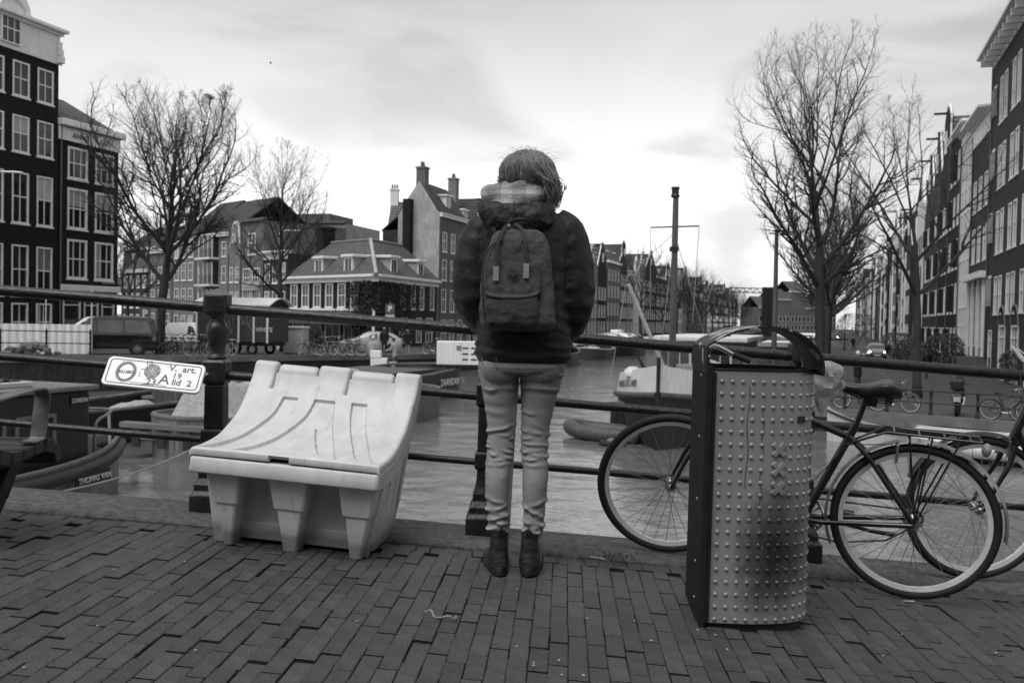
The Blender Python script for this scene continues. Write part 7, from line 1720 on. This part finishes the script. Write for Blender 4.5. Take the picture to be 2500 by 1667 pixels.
# steps of the right hand houses
for k, (px, d) in enumerate(((2365, 60.5), (2338, 70))):
    s = thing('stone_stoop', ('pale stone stoop with iron rail before the pilastered house', 'stone stoop with iron rail before the white house')[k], 'steps', PX(px, d, RZ), YAW_U-R(90))
    for i in range(6): MB().box((-1.0, -1.7+i*.28, i*.19), (1.0, 1.6, i*.19+.188)).build('step', 'sidewalk', s, bevel=.01)
    for x in (-.95, .95):
        r_ = MB(); r_.path([V((x, -1.7, 0)), V((x, -1.7, 1.0)), V((x, 0, 2.1)), V((x, 1.5, 2.1))], .03, 8)
        for i in range(5): r_.tube((x, -1.3+i*.6, .3+min(1.0, i*.4)), (x, -1.3+i*.6, 1.25+min(.85, i*.4)), .02, n=6)
        r_.build('hand_rail', 'black_iron', s)
rdm = MB()
for a, b in ((2, 60), (70, 130)):
    for s0 in range(a, b, 6): p, q = right_pt(s0, 4.2), right_pt(s0+2.2, 4.2); n_ = VD*.06; z = V((0, 0, .005)); rdm.add([p-n_+z, p+n_+z, q+n_+z, q-n_+z], [(0, 1, 2, 3)])
rm_ = rdm.build('lane_line', 'quay_cope'); tag(rm_, 'worn pale lane marks on the street', 'marking', kind='structure')
# ------------------------------------------------------------------ far drawbridge
db = thing('drawbridge', 'distant drawbridge with lattice beam over a dark tower', 'bridge', (0, 0, 0))
a, b = P(1782, 702, 190), P(1880, 705, 190); tb = MB()
for dz in (0, -.9): tb.bar(a+V((0, 0, dz)), b+V((0, 0, dz)), .25, .18)
n = 12
for k in range(n): p, q = a.lerp(b, k/n), a.lerp(b, (k+1)/n); z = V((0, 0, -.9)); tb.bar(p+(z if k % 2 else V((0, 0, 0))), q+(V((0, 0, 0)) if k % 2 else z), .12, .12)
tb.build('lattice_beam', 'black_iron', db)
for px in (1868, 1882): c = P(px, 706, 190); MB().box((c.x-.45, c.y-.5, WZ), (c.x+.45, c.y+.5, c.z+.4)).build('tower', 'black_iron', db)
dk = P(1780, 790, 190); MB().box((dk.x-3, dk.y-2, RZ-.2), (dk.x+24, dk.y+2, RZ+.4)).build('deck', 'hull_grey', db)
# the end of the canal
eb = PX(1850, 330), PX(2040, 345)
for k in range(5): p, q = eb[0].lerp(eb[1], k/5), eb[0].lerp(eb[1], (k+.98)/5); house('distant_building', ORD[k]+' hazy brick building closing the canal beyond the drawbridge', p, q, RZ, 9+3*((k*7) % 3), 4, ((1, 3), (4, 6)), 'brick_mid', ('side', 4), group='buildings closing the canal', det=0, cat='building')

# ------------------------------------------------------------------ people in the distance
def figure(label, loc, h, face, coat, legs, hair, pose='stand', hat=None, vest=False, bow=0.0):
    p = thing('person', label, 'person', loc, face); k = h/1.75
    B = MB()
    for s in (-1, 1):
        st = .10 if pose == 'walk' else 0
        B.path([V((s*.09, 0, .88)), V((s*.09, st*s+.02, .48)), V((s*.10, st*s*1.8, .08)), V((s*.11, st*s*1.8+.12, .04))], [.088, .062, .046, .04], 10)
    B.loft([ell(0, y, z, rx, ry, 18) for z, rx, ry, y in ((.82, .16, .11, 0), (1.0, .15, .11, 0), (1.3, .17, .11, bow*.4), (1.42, .15, .09, bow*.7), (1.48, .06, .06, bow*.85), (1.52, .05, .055, bow*.95))])
    B.ball((0, bow+.015, 1.63), (.075, .095, .115), 14, 10); B.ball((0, bow+.11, 1.62), (.014, .02, .02), 8, 6)
    o = B.build('body', legs, p, fix=True); remesh(o, .022*1.0, 3); o.scale = (k, k, k)
    C = MB(); C.loft([ell(0, y, z, rx, ry, 22) for z, rx, ry, y in ((.72 if coat != 'jacket' else .62, .20, .14, 0), (.95, .185, .135, 0), (1.2, .20, .14, bow*.25), (1.38, .20, .125, bow*.6), (1.46, .11, .09, bow*.8), (1.50, .07, .07, bow*.9))])
    for s in (-1, 1):
        sh = V((s*.20, bow*.6, 1.38))
        if pose == 'photo': q = [sh, V((s*.30, .10, 1.20)), V((s*.20, .30, 1.45)), V((s*.10, .38, 1.60))]
        elif pose == 'reach': q = [sh, V((s*.25, .12, 1.15)), V((s*.16, .36, 1.08)), V((s*.1, .45, 1.05))]
        else: q = [sh, V((s*.26, .0, 1.14)), V((s*.25, .06, .90)), V((s*.24, .10, .80))]
        C.path(q, [.07, .062, .05, .045], 10); hp_ = q[-1]+(q[-1]-q[-2]).normalized()*.06; B2 = MB(); B2.ball(q[-1].lerp(hp_, .5), (.035, .045, .055), 10, 8)
        for f in range(4): B2.path([q[-1]+V(((f-1.5)*.016, .02, -.01)), hp_+V(((f-1.5)*.018, .03, -.02))], .009, 5)
        hnd = B2.build('hand', 'skin', p, smooth=180); hnd.scale = (k, k, k)
    c = C.build('coat', coat, p, fix=True); remesh(c, .022, 3); c.scale = (k, k, k)
    fc = MB(); fc.ball((0, bow+.022, 1.63), (.078, .094, .112), 14, 10); f = fc.build('face', 'skin', p, smooth=180); f.scale = (k, k, k)
    hr = MB(); hr.ball((0, bow-.012, 1.665), (.092, .105, .105), 14, 10); q = hr.build('hat' if hat else 'hair', hat or hair, p, smooth=180); q.scale = (k, k, k)
    return p
mat('hair_white', .6, rough=.8); mat('workwear', .30, rough=.8, var=.2); mat('denim_far', .14, rough=.9)
figure('white haired person holding up a camera in the street', PX(2096, 43, RZ), 1.82, R(200), 'jacket', 'paint_dark', 'hair_white', 'photo')
figure('pedestrian in dark clothes walking beside the lit car', PX(2168, 76, RZ), 1.75, R(200), 'jacket', 'denim_far', 'black', 'walk')
figure('dark hooded person walking past the low shrub', PX(2265, 54, RZ), 1.78, R(10), 'jacket', 'black', 'black', 'walk')
figure('person in black far down the street beneath the evergreen shrub', PX(2082, 112, RZ), 1.75, R(190), 'jacket', 'black', 'black', 'walk')
figure('worker in pale cap and harness standing on the deck barge', PX(911, 48.0, WZ+1.06), 1.72, R(-10), 'workwear', 'denim_far', 'hair_white', 'stand', 'hair_white')
figure('worker in pale vest bending forward on the deck barge', PX(965, 47.4, WZ+1.06), 1.66, R(75), 'workwear', 'denim_far', 'black', 'reach', 'black', bow=.12)
figure('person in black coat standing between the two workers on the quay', PX(938, 60, lz(60)), 1.8, R(180), 'jacket', 'black', 'black')
figure('person in dark top and pale trousers standing behind the quay bicycles', PX(996, 63, lz(63)), 1.75, R(170), 'jacket', 'workwear', 'black')
wb = thing('tool_crate', 'white box carried at the feet of the capped worker', 'box', PX(927, 47.2, WZ+1.06)); MB().box((-.42, -.25, 0), (.42, .25, .62)).build('case', 'white_paint', wb, bevel=.03); MB().box((-.44, -.27, .62), (.1, .27, 1.0)).build('lid', 'white_paint', wb, bevel=.03)

# ------------------------------------------------------------------ gull, twig, scraps on the paving
gl = thing('gull', 'small gull gliding high over the canal', 'bird', P(661, 155, 75)); gl.scale = (.6, .6, .6); gb = MB(); gb.loft([[V((x, w_*math.cos(a), w_*math.sin(a))) for a in [2*math.pi*k/10 for k in range(10)]] for x, w_ in ((-.22, .01), (-.1, .05), (.05, .06), (.16, .04), (.22, .012))]); gb.build('body', 'hull_mid', gl, smooth=180)
for s in (-1, 1): MB().loft([[V((.05, s*.05, .02)), V((-.08, s*.05, .02)), V((-.08, s*.05, .03))], [V((.08, s*.28, .14)), V((-.03, s*.28, .14)), V((-.03, s*.28, .15))], [V((-.02, s*.58, .10)), V((-.06, s*.58, .10)), V((-.06, s*.58, .105))]]).build('wing', 'hull_grey', gl, smooth=60, fix=True)
def onpav(px, py):
    r = ray(px, py); o = V((0, 0, CZ)); t = (CZ-0)/(-(r.z+.064*r.x)); p = o+r*t; p.z = gz(p.x); return p
tw = MB(); pts = [onpav(x, y)+V((0, 0, .010+.006*math.sin(k*2))) for k, (x, y) in enumerate(((1037, 1500), (1052, 1499), (1060, 1508), (1075, 1512), (1095, 1514), (1110, 1515), (1113, 1507)))]; tw.path([V(q) for q in smoothtab([tuple(p) for p in pts], 26)], [.002+.0022*abs(math.sin(k*1.7)) for k in range(26)], 5); tag(tw.build('twig', 'grey', smooth=60), 'short crooked twig lying on the brick paving', 'twig')
mat('scrap', .30, rough=.9, var=.3, scale=40)
rs = random.Random(17)
for k in range(26):
    px, py = rs.uniform(60, 2480), rs.uniform(1360, 1650); 
    if k < 14: px = rs.uniform(1250, 2480)
    p = onpav(px, py)
    if p.y > KY0-.05: continue
    m = MB(); n = 7; m.loft([[V((rs.uniform(.5, 1)*.008*math.cos(2*math.pi*i/n), rs.uniform(.4, 1)*.005*math.sin(2*math.pi*i/n), z)) for i in range(n)] for z in (0, .0022)]); o = m.build('paper_scrap', 'scrap'); tag(o, 'tiny pale scrap trodden onto the brick paving', 'litter', 'scraps on the paving'); o.location = p+V((0, 0, .002)); o.rotation_euler = (0, math.atan(.064), rs.uniform(0, 6))
for k, (x, y, x2, y2) in enumerate(((1440, 1372, 1476, 1378), (2205, 1470, 2232, 1471))):
    a, b = onpav(x, y)+V((0, 0, .026 if k == 0 else .006)), onpav(x2, y2)+V((0, 0, .026 if k == 0 else .006)); tag(MB().tube(a, b, .004, n=8).build('cigarette_end', 'scrap', smooth=60), ('white cigarette end lying on the kerb near the front wheel', 'cigarette end lying under the rear wheel of the leaning bicycle')[k], 'cigarette end')
lf = MB(); rl_ = random.Random(3)
for k in range(70):
    p = onpav(rl_.gauss(1500, 26), rl_.gauss(1372, 5))+V((0, 0, .026)); u = V((rl_.gauss(0, 1), rl_.gauss(0, 1), rl_.gauss(0, .4))).normalized()*.008; v_ = u.orthogonal().normalized()*.005; lf.add([p-u, p+v_, p+u, p-v_], [(0, 1, 2, 3)])
tag(lf.build('leaf_litter', 'creeper'), 'crumbled dead leaves on the kerb', 'leaves', kind='stuff')
pc_ = MB(); c = V((-.30, 4.95, -.16)); pc_.loft([[c+V((x*1.0+.02*noise.noise(V((x*9, y*9, 1))), y, z)) for x, y in ((-.13, -.14), (.14, -.16), (.15, .12), (.02, .16), (-.12, .10))] for z in (-.9, -.02, .0)]); tag(pc_.build('pier_stone', 'plaster_grey', bevel=.02), 'pale weathered cutwater stone just outside the railing', 'stone')
